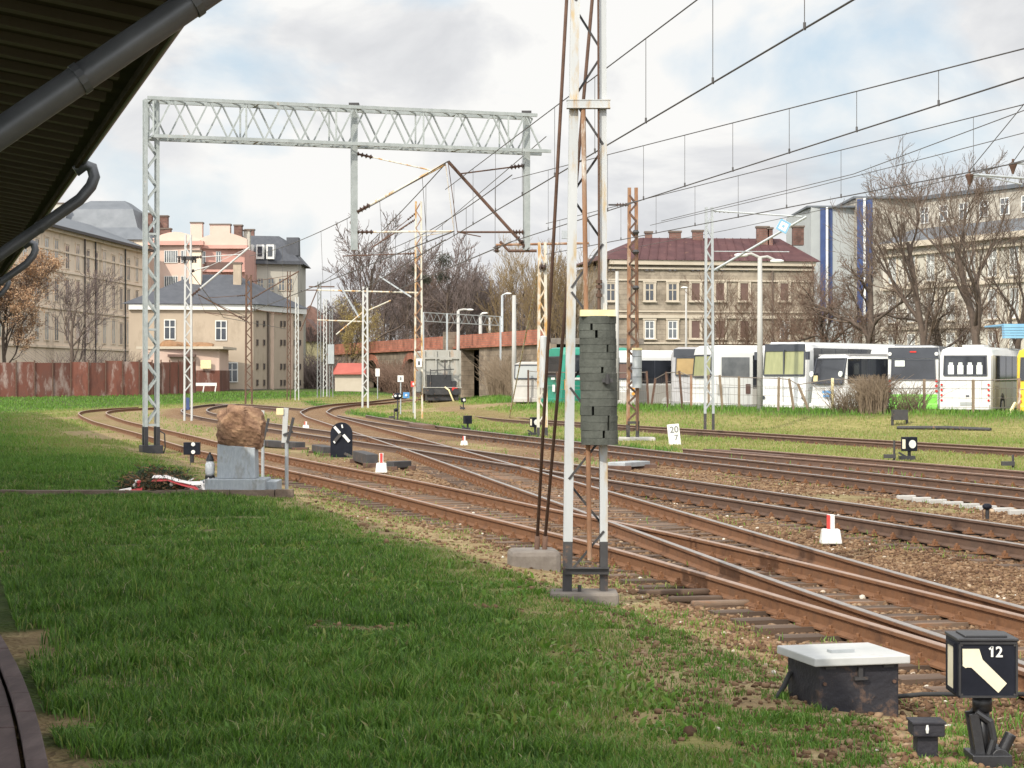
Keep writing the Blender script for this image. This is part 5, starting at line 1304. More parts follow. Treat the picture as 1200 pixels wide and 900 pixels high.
for x, y, a, c, w_, m_ in ((-44.6, 264, 0, 269.0, 1.3, 'brick_chimney'), (-40.6, 264, 0, 262, 1.5, 'plaster_palepink'), (-37.7, 265, 0, 264, 2.6, 'plaster_palepink'), (-35.4, 265, 0, 265, 1.0, 'brick_chimney'), (-34.4, 266, 0, 271, .8, 'plaster_grey'), (-47.2, 266, 0, 251, 1.0, 'brick_chimney')): chimney(pk, x, y, zp - 1.5, zat(c, y), w_, 1.2, m_)
pr = winset(.62, 1.55, 'mull', 'pane_grey', 'trim_white'); 
for u in (195.5, 200.5, 205.5, 167, 172, 215):
    for v in (308, 338): x, y = onwall((-45.6, 257.6), (-39.2, 257.2), u); put(pr, pk, (x, y - .03, zat(v, y)), 0)
for u in (238, 256): x, y = onwall((-39.25, 258.6), (-33.9, 259.6), u); put(pr, pk, (x, y - .03, zat(309, y)), .18); put(pr, pk, (x, y - .03, zat(340, y)), .18)
kill(pr)
q = MB(); q.box((-36.6, 258.5, zat(312, 259)), (4.4, .15, 1.0)); q.build('balcony_rail', 'shutter_brown', pk)
# mansard building
ms = thing('slate_mansard_house', 'pale grey apartment house under a dark slate mansard roof with white dormers', 'building', (-33, 270, 0))
zc = zat(308, 270)
A4 = [(-36.6, 268), (-28.3, 270.5), (-28.6, 284), (-37, 284)]
poly_prism('wall', A4, .3, zc, 'plaster_grey', ms)
q = MB(); lo = [(-37.2, 267.2), (-27.7, 269.9), (-27.9, 284.6), (-37.5, 284.6)]; hi = [(-35.6, 271.4), (-31.0, 272.6), (-31, 281), (-35.6, 281)]
q.add([(a, b_, zc) for a, b_ in lo] + [(a, b_, zat(277, 273)) for a, b_ in hi], [(0, 1, 5, 4), (1, 2, 6, 5), (2, 3, 7, 6), (3, 0, 4, 7), (4, 5, 6, 7), (3, 2, 1, 0)]); rf = q.build('roof', 'slate', ms)
q = MB(); q.bar((-37.3, 267.3, zc), (-27.6, 270, zc), .5, .45); q.build('cornice', 'slate', ms)
for u in (292, 305, 317):
    x = (u - 600) / F * 268.6; q = MB(); q.box((x, 269.3, zc + 1.35), (1.0, 2.2, 1.9)); d_ = q.build('dormer', 'trim_white', ms); q = MB(); q.box((x, 268.17, zc + 1.4), (.6, .06, 1.3)); q.build('pane', 'pane_dark', d_)
chimney(ms, -35.2, 275, zat(285, 275), zat(270, 275), 1.2)
q = MB(); q.box((-29.0, 271.6, zc + 2.2), (1.6, 2, 2.4)); q.build('dormer_tower', 'slate', ms)
pr = winset(.9, 1.7, 'cross', 'pane_grey', 'trim_stone')
for u in (305, 317.5, 330, 339):
    for v in (341, 371): x, y = onwall(A4[0], A4[1], u); put(pr, ms, (x, y - .03, zat(v, y)), .29)
kill(pr)
# brown house with maroon roof
A, B_ = (9.3, 198), (29.8, 202)
zt_ = zat(309, 199)
bh = thing('brown_house', 'sooty, stained brown three-storey house with a maroon sheet roof behind the buses', 'building', (A[0], A[1], 0))
poly_prism('wall', [A, B_, (B_[0] - 2.6, 215), (A[0] - 2.6, 211)], 0, zt_, 'facade_brown', bh)
nB = Vector((.19, -.982, 0)); aB = math.atan2(4, 20.5)
q = MB()
for z, h, o_ in ((zt_ + .1, .45, .55), (zt_ - .45, .2, .25), (zt_ - 1.6, .16, .16), (zat(371, 199), .3, .22), (zat(365, 199), .14, .12), (zat(402, 199), .16, .14)): q.bar(Vector((*A, z)) + nB * o_ / 2, Vector((*B_, z)) + nB * o_ / 2, o_, h)
q.build('cornice', 'trim_stone', bh)
q = MB(); rz = zt_ + .33; ro = [Vector((A[0] - .7, A[1] - .8, rz)), Vector((B_[0] + .6, B_[1] - .7, rz)), Vector((B_[0] - 2, 216, rz)), Vector((A[0] - 3.4, 212, rz))]
zr_ = zat(279, 205.5); r1_, r2_ = Vector((12.8, 205.0, zr_)), Vector((27.2, 208, zr_ + .1))
q.add(ro + [r1_, r2_], [(0, 1, 5, 4), (1, 2, 5), (2, 3, 4, 5), (3, 0, 4), (3, 2, 1, 0)]); rf = q.build('roof', 'metal_roof_maroon', bh)
q = MB()
for i in range(1, 24):
    f = i / 24; a = ro[0].lerp(ro[1], f); c = r1_.lerp(r2_, min(1, max(0, (f - .15) / .72))); 
    if .15 < f < .87: q.bar(a + Vector((0, 0, .03)), c + Vector((0, 0, .03)), .05, .07)
q.build('roof_seam', 'metal_roof_maroon', rf)
for u, v, w_ in ((791, 271.5, 1.15), (817.5, 270.5, 1.05), (893.5, 266, 1.2), (902, 267.5, .5), (935, 265.5, 1.1), (760, 272, .7)): x = (u - 600) / F * 206; chimney(rf, x, 206, zat(v, 206) - 1.9, zat(v, 206) - .1, w_, .9)
pdk = winset(.95, 1.75, 'T', 'pane_dark', 'trim_stone', 'trim_stone'); psh = winset(1.0, 1.85, 'none', 'shutter_brown', 'trim_stone', 'trim_stone'); pwh = winset(.95, 1.75, 'cross', 'pane_grey', 'trim_white', 'trim_stone'); pat = winset(.42, .28, 'none', 'pane_dark', 'trim_dark', None)
for i, u in enumerate((715.5, 761, 788, 815, 843.5, 872, 919)):
    x, y = onwall(A, B_, u)
    put(pdk if i < 3 else psh, bh, (x, y - .05, zat(353, y)), aB); put(pwh if i in (0, 1, 2, 6) else psh, bh, (x, y - .05, zat(397, y)), aB)
    put(pwh, bh, (x, y - .05, zat(437, y)), aB)
    for du in (-3, 3): x, y = onwall(A, B_, u + du); put(pat, bh, (x, y - .03, zat(318, y)), aB)
for o in (pdk, psh, pwh, pat): kill(o)
q = MB(); x, y = onwall(A, B_, 905); q.tube([(x, y - .15, .2), (x, y - .15, zt_)], .1, 6); x, y = onwall(A, B_, 739); q.tube([(x, y - .15, .2), (x, y - .15, zt_)], .08, 6); q.build('downpipe', 'trim_dark', bh)
# annex of brown house far left part (vent stack on roof)
vs_ = thing('roof_sirens', 'small grey siren box on a mast above the left end of the maroon roof', 'siren', (5.8, 204, zat(300, 204)))
q = MB(); q.tube([(5.6, 204, zat(308, 204)), (5.6, 204, zat(258, 204))], .09, 6); q.build('pole', 'dark_steel', vs_); q = MB(); q.box((5.3, 204, zat(275, 204)), (.7, .5, .8)); q.build('box', 'galvanised', vs_)
# panel block with blue strips
pb = thing('panel_block', 'tall pale panel block with two dark blue glazed stair strips behind the trees', 'building', (33, 226, 0))
z1_, z2_ = zat(243, 226), zat(233, 226)
poly_prism('wall', [(33.0, 226), (38.6, 227), (38.4, 242), (32.4, 242)], 0, z1_, 'panel_grey', pb)
poly_prism('tall_wall', [(37.9, 225.4), (49, 227.5), (48.6, 243), (37.7, 242)], 0, z2_, 'panel_cream', pb)
q = MB(); 
def strip_(u0, u1, yy, zz, out):
    x0, x1 = (u0 - 600) / F * yy, (u1 - 600) / F * yy; q.box(((x0 + x1) / 2, yy - out, zz / 2 + 4), (x1 - x0, .3, zz - 8.2))
strip_(961, 967.8, 226.3, z1_, .1); strip_(970.2, 975.2, 226.6, z1_, .1); strip_(1004.0, 1011.0, 225.6, z2_, .1); strip_(1013.6, 1022, 225.8, z2_, .1); q.build('glazed_strip', 'panel_blue', pb)
q = MB(); q.box(((968.8 - 600) / F * 226, 225.9, z1_ / 2 + 4), (.2, .5, z1_ - 8)); q.box(((1012.3 - 600) / F * 225.5, 225.2, z2_ / 2 + 4), (.22, .5, z2_ - 8)); q.build('strip_frame', 'trim_white', pb)
q = MB(); q.box((43.5, 234, z2_ + .12), (11.8, 17, .24)); q.box((35.7, 234, z1_ + .1), (6.3, 16, .2)); q.build('roof', 'metal_roof_grey', pb)
# pale classical building behind the trees
A, B_ = (34.4, 190), (47.0, 163)
zt_ = zat(290, 188)
cb = thing('pale_tenement', 'pale cream classical tenement with tall windows and a grey attic storey behind the bare trees', 'building', (A[0], A[1], 0))
poly_prism('wall', [A, B_, (B_[0] + 12, B_[1] + 5.6), (A[0] + 12, A[1] + 5.6)], 0, zt_, 'plaster_pale', cb)
nC = Vector((-.906, -.423, 0)); aC = math.atan2(B_[1] - A[1], B_[0] - A[0])
q = MB()
for z, h, o_ in ((zt_ + .1, .5, .9), (zt_ - .7, .3, .35), (zat(338, 188), .3, .3), (zat(385, 188), .3, .3)): q.bar(Vector((*A, z)) + nC * o_ / 2, Vector((*B_, z)) + nC * o_ / 2, o_, h)
q.build('cornice', 'trim_stone', cb)
q = MB(); za, zb_ = zt_ + .35, zt_ + 1.9
lo = [Vector((*A, za)) + nC * .8, Vector((*B_, za)) + nC * .8]; hi = [Vector((*A, zb_)) - nC * 3.4, Vector((*B_, zb_)) - nC * 3.4]; bk = [Vector((*A, za)) - nC * 12, Vector((*B_, za)) - nC * 12]
q.add(lo + hi + bk, [(0, 1, 3, 2), (2, 3, 5, 4), (0, 2, 4), (1, 5, 3), (0, 4, 5, 1)]); q.build('roof', 'metal_roof_grey', cb)
q = MB(); a, c = Vector((*A, 0)) - nC * 3.6, Vector((*B_, 0)) - nC * 3.6; q.prism([a + Vector((0, 0, za)), c + Vector((0, 0, za)), c - nC * 7 + Vector((0, 0, za)), a - nC * 7 + Vector((0, 0, za))], (0, 0, zat(234, 190) - za)); q.build('attic_storey', 'panel_cream', cb)
q = MB(); q.prism([a + nC * .3 + Vector((0, 0, zat(234, 190))), c + nC * .3 + Vector((0, 0, zat(234, 190))), c - nC * 7.3 + Vector((0, 0, zat(234, 190))), a - nC * 7.3 + Vector((0, 0, zat(234, 190)))], (0, 0, .35)); q.build('attic_roof', 'metal_roof_grey', cb)
pr = winset(1.25, 2.5, 'T', 'pane_pale', 'trim_white', 'trim_stone'); pr2 = winset(1.25, 1.5, 'T', 'pane_grey', 'trim_white')
t_ = 1.6
while t_ < 29:
    f = t_ / 29.8; x, y = A[0] + (B_[0] - A[0]) * f, A[1] + (B_[1] - A[1]) * f
    for vv in (332, 378, 424): put(pr, cb, (x, y, zat(vv, 188)), aC)
    p_ = Vector((x, y, zat(262, 190))) - nC * 3.6; put(pr2, cb, p_, aC); t_ += 2.9
kill(pr); kill(pr2)

# brick viaduct
vd = thing('brick_viaduct', 'long brick and stone viaduct with a red parapet and arched openings beyond the tracks', 'bridge', (-12, 215, 0))
A, B_ = Vector((-23.5, 262, 0)), Vector((2.6, 172, 0)); d = (B_ - A).normalized(); nV = Vector((d.y, -d.x, 0)) 
if nV.y > 0: nV = -nV
Lv = (B_ - A).length
def tv(u): k = (u - 600) / F; return (k * A.y - A.x) / (d.x - k * d.y)
ztop = 5.9
arcs = [(tv(436), 4.6, 4.0), (tv(482), 4.6, 4.0)]
dk = (tv(541.5), tv(561.5))
# wall as strips between openings, arches cut by column pieces
q = MB(); ring = MB(); n = 14
def wallpiece(t0, t1, za, zb_, mb, th=1.2):
    if t1 - t0 < .01 or zb_ - za < .01: return
    a, c = A + d * t0, A + d * t1; mb.prism([a + Vector((0, 0, za)), c + Vector((0, 0, za)), c + Vector((0, 0, zb_)), a + Vector((0, 0, zb_))], -nV * th)
ed_ = 0.
ops = [(t - w_ , t + w_, h) for t, w_, h in arcs] + [(dk[0], dk[1], 4.7)]
for (o0, o1, h) in ops:
    wallpiece(ed_, o0, 0, ztop - .9, q); ed_ = o1
    if h < 4.5:
        for i in range(n):
            s0, s1 = o0 + (o1 - o0) * i / n, o0 + (o1 - o0) * (i + 1) / n; xm = ((i + .5) / n - .5) * 2; zz = h * math.sqrt(max(0, 1 - xm * xm * .8)); wallpiece(s0, s1, zz, ztop - .9, q)
            a0_ = A + d * s0 + nV * .12; a1_ = A + d * s1 + nV * .12
            x0 = (i / n - .5) * 2; x1 = ((i + 1) / n - .5) * 2; f_ = lambda x: h * math.sqrt(max(0, 1 - x * x * .8))
            ring = MB() if i == 0 else ring; ring.prism([a0_ + Vector((0, 0, f_(x0))), a1_ + Vector((0, 0, f_(x1))), a1_ + Vector((0, 0, f_(x1) + .75)), a0_ + Vector((0, 0, f_(x0) + .75))], -nV * .3)
        ring.build('arch_ring', 'brick_red', vd)
    else: wallpiece(o0, o1, h, ztop - .9, q)
wallpiece(ed_, Lv, 0, ztop - .9, q)
q.build('wall', 'viaduct_stone', vd)
q = MB(); wallpiece(0, Lv, ztop - .9, ztop + .25, q, .6); q.bar(A + nV * .1 + Vector((0, 0, ztop - .95)), B_ + nV * .1 + Vector((0, 0, ztop - .95)), .4, .2); q.build('parapet', 'brick_red', vd)
q = MB(); q.prism([A - nV * .7 + Vector((0, 0, ztop - 1)), B_ - nV * .7 + Vector((0, 0, ztop - 1)), B_ - nV * 9 + Vector((0, 0, ztop - 1)), A - nV * 9 + Vector((0, 0, ztop - 1))], (0, 0, .5)); q.build('deck', 'concrete_dark', vd)
q = MB(); q.prism([A - nV * 2.6 , B_ - nV * 2.6, B_ - nV * 2.6 + Vector((0, 0, 4.8)), A - nV * 2.6 + Vector((0, 0, 4.8))], -nV * .5); q.build('shade_backing', 'painted_shade', vd)  # added sheet close behind the openings, their shade painted in as near-black
q = MB()
for u in (532,): a = A + d * tv(u) + nV * .3; q = MB(); q.box((a.x, a.y, ztop / 2 + .3), (1.3, 1.3, ztop + .6), math.atan2(d.y, d.x)); q.build('pier', 'viaduct_stone', vd)
pass
sh = P(408, 462); sh = Vector((-15.6, 196, .6))
t = thing('red_roofed_shed', 'small low shed with a bright red roof in front of the left viaduct arch', 'shed', sh)
q = MB(); q.box(sh + Vector((0, 1.5, .8)), (2.7, 3, 1.9)); q.build('wall', 'trim_stone', t)
q = MB(); z = sh.z + 1.75; q.prism([(sh.x - 1.6, sh.y - .4, z), (sh.x + 1.6, sh.y - .4, z), (sh.x + 1.6, sh.y - .3, z + .3), (sh.x + 1.2, sh.y + 1.5, z + 1.1), (sh.x - 1.2, sh.y + 1.5, z + 1.1), (sh.x - 1.6, sh.y - .3, z + .3)], (0, 2.2, 0)); q.build('roof', 'brick_red_roof', t)
# pink and yellow far houses seen left of viaduct
for (u, v, Y, w_, m_, lab) in ((366, 372, 330, 8, 'plaster_pink', 'far pinkish house glimpsed between the tan house and the viaduct'), (362, 388, 300, 5, 'yellow_cap', 'far cream gable just below the pinkish house')):
    c = W(u, v, Y); t = thing('far_house', lab, 'house', (c.x, c.y, 0)); q = MB(); q.box((c.x, c.y, c.z / 2 - 1), (w_, 8, c.z - 1)); q.build('wall', m_, t)
    q = MB(); q.prism([(c.x - w_ / 2 - .4, c.y - 4.4, c.z - 1.6), (c.x + w_ / 2 + .4, c.y - 4.4, c.z - 1.6), (c.x, c.y - 4.4, c.z + 1.8)], (0, 9, 0)); q.build('roof', 'brick_chimney', t)
# rusty fence
fn = thing('rusty_fence', 'rusty red-brown sheet metal fence with flaking pale patches', 'fence', (-42, 172, 0))
pp = [(-48, 166), (-42, 168.5), (-36, 172), (-31.2, 175.5), (-28.2, 184)]
full = resample(np.array(pp), 1.55)
for i in range(len(full) - 1):
    a, c = full[i], full[i + 1]; z0 = float(gz(a[0], a[1])) - .1; hgt = 3.0 + random.uniform(-.16, .10)
    q = MB(); q.bar((a[0], a[1], z0 + hgt / 2), (c[0], c[1], z0 + hgt / 2), .05 + .01 * (i % 3), hgt); q.build('panel', 'rust_red', fn)
q = MB()
for i, a in enumerate(full): q.tube([(a[0], a[1] - .12, -.1), (a[0], a[1] - .12, float(gz(a[0], a[1])) + 3.05)], .06, 6)
q.build('post', 'rust_brown', fn)
# wagon
wg = thing('hopper_wagon', 'dirty white hopper wagon with a dark chassis standing on the siding', 'railway wagon', (-4.95, 147.5, 0))
Mw = Matrix.Rotation(R(7), 3, 'Z'); wc = Vector((-4.95, 147.5, .1))
def wbox(mb, c, s): mb.box(wc + Mw @ Vector(c), s, M=Mw)
def wbar(mb, a, b_, w_, h=None): mb.bar(wc + Mw @ Vector(a), wc + Mw @ Vector(b_), w_, h)
q = MB(); prof = [(-1.0, 1.35), (1.0, 1.35), (1.32, 2.0), (1.32, 3.85), (1.15, 4.0), (-1.15, 4.0), (-1.32, 3.85), (-1.32, 2.0)]
q.prism([wc + Mw @ Vector((a, 0.9, c)) for a, c in prof], Mw @ Vector((0, 10, 0))); q.build('body', 'wagon_white', wg)
q = MB()
for a in (-1.3, -.45, .45, 1.3): wbar(q, (a, .82, 1.3), (a, .82, 3.95), .10, .12)
wbar(q, (-1.3, .82, 3.4), (1.3, .82, 3.4), .1, .12); wbar(q, (-.2, .75, 3.3), (.7, .75, 3.35), .12, .12); q.build('end_frame', 'wagon_white', wg)
q = MB(); wbox(q, (0, 5.9, 1.0), (2.5, 11, .35)); wbox(q, (0, .3, .98), (2.55, .25, .42)); wbox(q, (0, 3, .55), (2.0, 1.8, .5)); wbox(q, (0, 1.2, .8), (2.3, 1.6, .9)); q.build('chassis', 'dark_steel', wg)
q = MB(); wbox(q, (-.25, .62, 1.75), (1.75, .5, .9)); wbox(q, (.75, .62, 1.5), (.5, .4, .5)); q.build('end_gear', 'black_paint', wg); q = MB(); wbar(q, (-.9, .3, 1.3), (-.9, .3, 2.6), .07); wbar(q, (.15, .3, 2.0), (.15, .3, 3.3), .09); wbar(q, (-.9, .3, 2.5), (.8, .3, 2.6), .07); q.build('ladder', 'dark_steel', wg); q = MB(); wbar(q, (-1.35, .25, 1.28), (1.35, .25, 1.28), .18, .06); q.build('platform', 'wagon_white', wg)
for s in (-1, 1):
    q = MB(); q.tube([wc + Mw @ Vector((s * .88, .2, .98)), wc + Mw @ Vector((s * .88, -.35, .98))], .09, 8); q.tube([wc + Mw @ Vector((s * .88, -.35, .98)), wc + Mw @ Vector((s * .88, -.42, .98))], .24, 14); q.build('buffer', 'black_paint', wg)
    for yy in (1.8, 3.6, 8.4, 10.2):
        q = MB(); q.tube([wc + Mw @ Vector((s * .72 - .06, yy, .46)), wc + Mw @ Vector((s * .72 + .06, yy, .46))], .46, 18); q.build('wheel', 'rust_brown', wg)
q = MB(); q.tube([wc + Mw @ Vector(a) for a in ((.15, .2, 1.3), (.4, -.1, 1.1), (.6, -.15, .6), (.75, -.1, .25))], .06, 6); q.build('hose', 'yellow_cap', wg)
q = MB(); wbox(q, (.75, .1, 1.18), (.22, .1, .22)); wbox(q, (.95, .1, 1.18), (.14, .1, .18)); q.build('lamp', 'lamp_red', wg)

# ------------------------------------------------------------------ buses
def bus(label, u, Y, yaw, L_, Wd, Ht, body, low=None, back=None, side=None, end='rear', zb=.35, roofm=None, pane='pane_bus', endpane='pane_bus', name='parked_bus', group='buses parked along the fence', wheels=True, wtop=.93, nose=.12, hv=.0, sg=.75):
    """the end nearest the camera is centred in photo column u at distance Y; yaw turns the length axis (0 = straight away)"""
    X = (u - 600) / F * Y; zg = .32; t = thing(name, label, 'bus' if name == 'parked_bus' else 'van', (X, Y, zg), yaw, group)
    ch = .10; y0 = 0.; rt = .16
    prof = [(-Wd / 2, zb), (Wd / 2, zb), (Wd / 2, Ht - .38), (Wd / 2 - .10, Ht - .12), (Wd / 2 - .38, Ht), (-Wd / 2 + .38, Ht), (-Wd / 2 + .10, Ht - .12), (-Wd / 2, Ht - .38)]
    q = MB(); k = len(prof)
    def ring(yy, ins, slope=0.): return [(a * (1 - ins), yy + slope * max(0, c - 1.3), zb + (c - zb) * (1 - ins * .35)) for a, c in prof]
    vs = ring(0, .06, nose) + ring(.16, .012, nose) + ring(.35, 0, nose) + ring(L_ - .3, 0) + ring(L_, .05)
    fs = [tuple(range(k))[::1], tuple(range(4 * k, 5 * k))[::-1]] + [(r_ * k + j, r_ * k + (j + 1) % k, (r_ + 1) * k + (j + 1) % k, (r_ + 1) * k + j) for r_ in range(4) for j in range(k)]
    q.add(vs, [f[::-1] for f in fs]); q.build('body', body, t, smooth=False, local=True)
    if roofm:
        q = MB(); q.box((0, L_ / 2, Ht - .02), (Wd - .7, L_ - .8, .10)); q.build('roof', roofm, t, local=True)
    if low:
        q = MB()
        for s in (-1, 1): q.box((s * (Wd / 2 + .004), L_ / 2, zb + .36), (.012, L_ - .8, .68))
        q.box((0, -.004 + nose * 0, zb + .36), (Wd * .9, .02, .66)); q.build('skirt', low, t, local=True)
    # side glazing
    if side:
        z0, z1 = side
        for s in (-1, 1):
            q = MB(); q.box((s * (Wd / 2 + .004), (sg + L_ - .55) / 2, (z0 + z1) / 2), (.02, L_ - .55 - sg, z1 - z0)); g_ = q.build('side_glazing', pane, t, local=True)
            q = MB(); yy = 1.6
            while yy < L_ - .9: q.box((s * (Wd / 2 + .012), yy, (z0 + z1) / 2), (.02, .05, z1 - z0)); yy += 1.45
            q.build('glazing_bar', 'bus_dark', g_, local=True)
    if back:
        z0, z1, wf = back; yb = nose * max(0, (z0 + z1) / 2 - 1.3)
        sl = nose
        q = MB(); a = Wd * wf / 2
        q.prism([(-a, -.025 + sl * max(0, z0 - 1.3), z0), (a, -.025 + sl * max(0, z0 - 1.3), z0), (a * .97, -.025 + sl * (z1 - 1.3), z1), (-a * .97, -.025 + sl * (z1 - 1.3), z1)], (0, .04, 0)); wn = q.build('rear_window' if end == 'rear' else 'windscreen', endpane, t, local=True)
        fr = MB()
        for s in (-1, 1): fr.bar((s * a, -.03 + sl * max(0, z0 - 1.3), z0), (s * a * .97, -.03 + sl * (z1 - 1.3), z1), .07, .05)
        fr.bar((-a, -.03 + sl * max(0, z0 - 1.3), z0), (a, -.03 + sl * max(0, z0 - 1.3), z0), .05, .07); fr.bar((-a, -.03 + sl * (z1 - 1.3), z1), (a, -.03 + sl * (z1 - 1.3), z1), .05, .07)
        fr.build('window_frame', 'bus_dark', wn, local=True)
    q = MB()
    for s in (-1, 1):
        q.box((s * (Wd / 2 + .003), L_ / 2, 1.33), (.012, L_ - .7, .022)); q.box((s * (Wd / 2 + .003), L_ / 2, zb + .05), (.02, L_ - .8, .10))
        yy = .9
        while yy < L_ - .6: q.box((s * (Wd / 2 + .003), yy, (zb + 1.33) / 2), (.012, .022, 1.33 - zb)); yy += 1.15
    q.box((0, -.004, 1.33), (Wd * .86, .02, .022)); q.build('panel_seam', 'bus_silver', t, local=True)
    if wheels:
        for s in (-1, 1):
            for yy in (2.3, L_ - 2.4):
                q = MB(); q.tube([(s * (Wd / 2 - .28), yy, .48), (s * (Wd / 2 + .015), yy, .48)], .47, 20); wh = q.build('wheel', 'rubber', t, local=True)
                q = MB(); q.tube([(s * (Wd / 2 + .01), yy, .48), (s * (Wd / 2 + .03), yy, .48)], .27, 16); q.build('rim', 'hub_grey', wh, local=True)
                q = MB(); q.tube([(s * (Wd / 2 - .3), yy, .52), (s * (Wd / 2 + .006), yy, .52)], .58, 20); q.build('wheel_arch', 'bus_dark', t, local=True)
    q = MB(); q.box((0, -.06, zb + .12), (Wd * .92, .12, .26)); q.build('bumper', low or body, t, local=True, bevel=.03)
    return t
def bpart(t, name, m, boxes, parent=None):
    q = MB()
    for c, s in boxes: q.box(c, s)
    return q.build(name, m, parent or t, local=True)
def lights(t, Wd, z, m='lamp_red', n=1, dz=.18, y=-.05, r=.07):
    for s in (-1, 1):
        for i in range(n): q = MB(); q.disc((s * (Wd / 2 - .16), y + .0, z + i * dz), r, (0, -1, 0), .03, 10); q.build('light', m, t, local=True)
# right white bus, rear view
t = bus('white bus seen from behind with pale seat covers in its rear window', 1131, 95, R(-25), 9.5, 2.5, 3.25, 'bus_white', None, (1.95, 2.83, .80), (1.65, 2.85), pane='pane_bus', nose=.05)
lights(t, 2.5, .78, 'lamp_red', 4, .24, -.02, .055)
bpart(t, 'number_plate', 'panel_grey', [((0.1, -.13, .62), (.62, .02, .15))]); bpart(t, 'badge', 'bus_dark', [((.12, -.03, .98), (.16, .04, .07))]); bpart(t, 'rear_door', 'bus_white', [((-.1, -.015, 1.05), (1.7, .03, 1.3))])
q = MB()
for i in range(4): q.box((-.66 + i * .44, -.04 + .05, 2.2), (.27, .03, .42)); q.box((-.66 + i * .44, -.042 + .05, 2.45), (.18, .03, .16))
q.build('seat_cover', 'seat_cover', t, local=True)
bpart(t, 'side_grille', 'bus_dirty', [((1.255, 1.0, 1.0), (.02, .7, .9))]); bpart(t, 'roof_hatch', 'bus_white', [((0, 2.2, 3.3), (1.0, 1.0, .14))])
# green and white rear
t = bus('white bus with a bright green lower band and dark upper rear', 1070, 97, R(-17), 9, 2.5, 3.35, 'bus_white', 'lime_green', (1.75, 2.68, .82), (1.6, 2.75), nose=.06, roofm='bus_dark')
bpart(t, 'upper_panel', 'bus_dark', [((0, .05, 3.0), (2.36, .06, .52))]); lights(t, 2.5, 2.95, 'white_enamel', 1, .2, .0, .09)
q = MB(); q.box((0, .01, 3.05), (.3, .05, .07)); q.build('brake_light', 'lamp_red', t, local=True)
bpart(t, 'window_sticker', 'seat_cover', [((-.62, -.01, 2.5), (.45, .03, .28))]); lights(t, 2.5, 1.2, 'lamp_red', 3, .24, -.03, .07)
bpart(t, 'side_panel', 'lime_green', [((1.26, 2.5, .7), (.02, 4.2, .75))]); bpart(t, 'roof_rail', 'bus_dark', [((1.2, 4.5, 3.2), (.06, 8, .26))])
# dark glazed minibus
t = bus('white minibus with large dark wrap-around glazing behind the dry bush', 968, 97, R(-58), 4.6, 2.4, 2.95, 'bus_white', None, (1.55, 2.72, .9), (1.55, 2.72), end='front', nose=.26, wheels=True, sg=.30)
bpart(t, 'roof_edge', 'bus_silver', [((0, 2.4, 2.9), (2.2, 3.8, .10))]); lights(t, 2.4, 2.0, 'seat_cover', 1, .2, -.0, .14)
bpart(t, 'decal', 'decal_blue', [((.2, -.05, 1.15), (.8, .02, .12)), ((.1, -.05, .95), (.5, .02, .10))]); bpart(t, 'window_sticker', 'yellow_cap', [((-.85, .08, 1.75), (.3, .03, .35))])
# white coach with split pale windscreen
t = bus('tall white coach with curtains behind its split windscreen and a long dark side window', 918, 101, R(-36), 12, 2.55, 3.55, 'bus_white', None, (1.95, 3.15, .88), (1.9, 3.28), end='front', endpane='pane_curtain', nose=.10, roofm='bus_white')
bpart(t, 'brow', 'bus_dark', [((0, .16, 3.30), (2.2, .08, .36))]); bpart(t, 'divider', 'bus_dark', [((0, .06, 2.6), (.07, .06, 1.2))]); lights(t, 2.55, .85, 'bus_dark', 1, .2, -.03, .1); bpart(t, 'mirror', 'bus_dark', [((-1.42, -.15, 2.9), (.16, .18, .4)), ((1.42, -.15, 2.9), (.16, .18, .4))]); bpart(t, 'panel_seam', 'bus_dirty', [((0, -.05, 1.2), (.03, .03, 1.3))])
# white bus side on, grey curtain
t = bus('white bus seen side-on with a grey curtained window and a narrow dark door', 822, 104, R(-70), 11, 2.5, 3.45, 'bus_white', None, (1.85, 2.95, .82), None, end='front', endpane='pane_curtain', nose=.08, wheels=False)
for s in (1,):
    bpart(t, 'side_glazing', 'pane_curtain_grey', [((s * 1.262, 1.3, 2.35), (.02, 1.55, 1.0))]); bpart(t, 'door', 'pane_bus', [((s * 1.262, 2.55, 2.1), (.02, .56, 1.7))]); bpart(t, 'hatch', 'bus_dirty', [((s * 1.262, 2.6, .9), (.02, .7, .9)), ((s * 1.262, .45, 1.2), (.02, .3, .5))]); bpart(t, 'side_marker', 'shutter_brown', [((s * 1.265, 2.0, 1.25), (.02, .26, .5))])
# silver coach front
t = bus('silver-grey coach nose with an ochre blind in the windscreen, squeezed beside the side-on white bus', 812, 105.5, R(-8), 9, 2.3, 3.4, 'bus_silver', None, (1.95, 2.85, .78), (1.8, 2.8), end='front', endpane='pane_ochre', nose=.14)
bpart(t, 'brow', 'bus_dark', [((0, .22, 3.1), (2.0, .08, .4))])
# white bus with dark long window, wheel visible
t = bus('white bus with one long dark side window just behind the orange rusty mast', 724, 112, R(-64), 9.0, 2.5, 3.3, 'bus_white', None, (1.75, 2.85, .8), (1.5, 2.75), end='rear', nose=.05, sg=.3)
bpart(t, 'dirty_skirt', 'bus_dirty', [((1.262, 4.5, .9), (.02, 8.2, 1.0))])
# van/bus with brown window
t = bus('cream minibus end with a brown tinted window just left of the orange rusty mast', 725, 110, R(-6), 5.5, 1.9, 2.95, 'bus_white', 'bus_dirty', (1.75, 2.6, .74), (1.7, 2.6), endpane='shutter_brown', nose=.05)
lights(t, 1.9, .95, 'lamp_amber', 2, .3, -.03, .09)
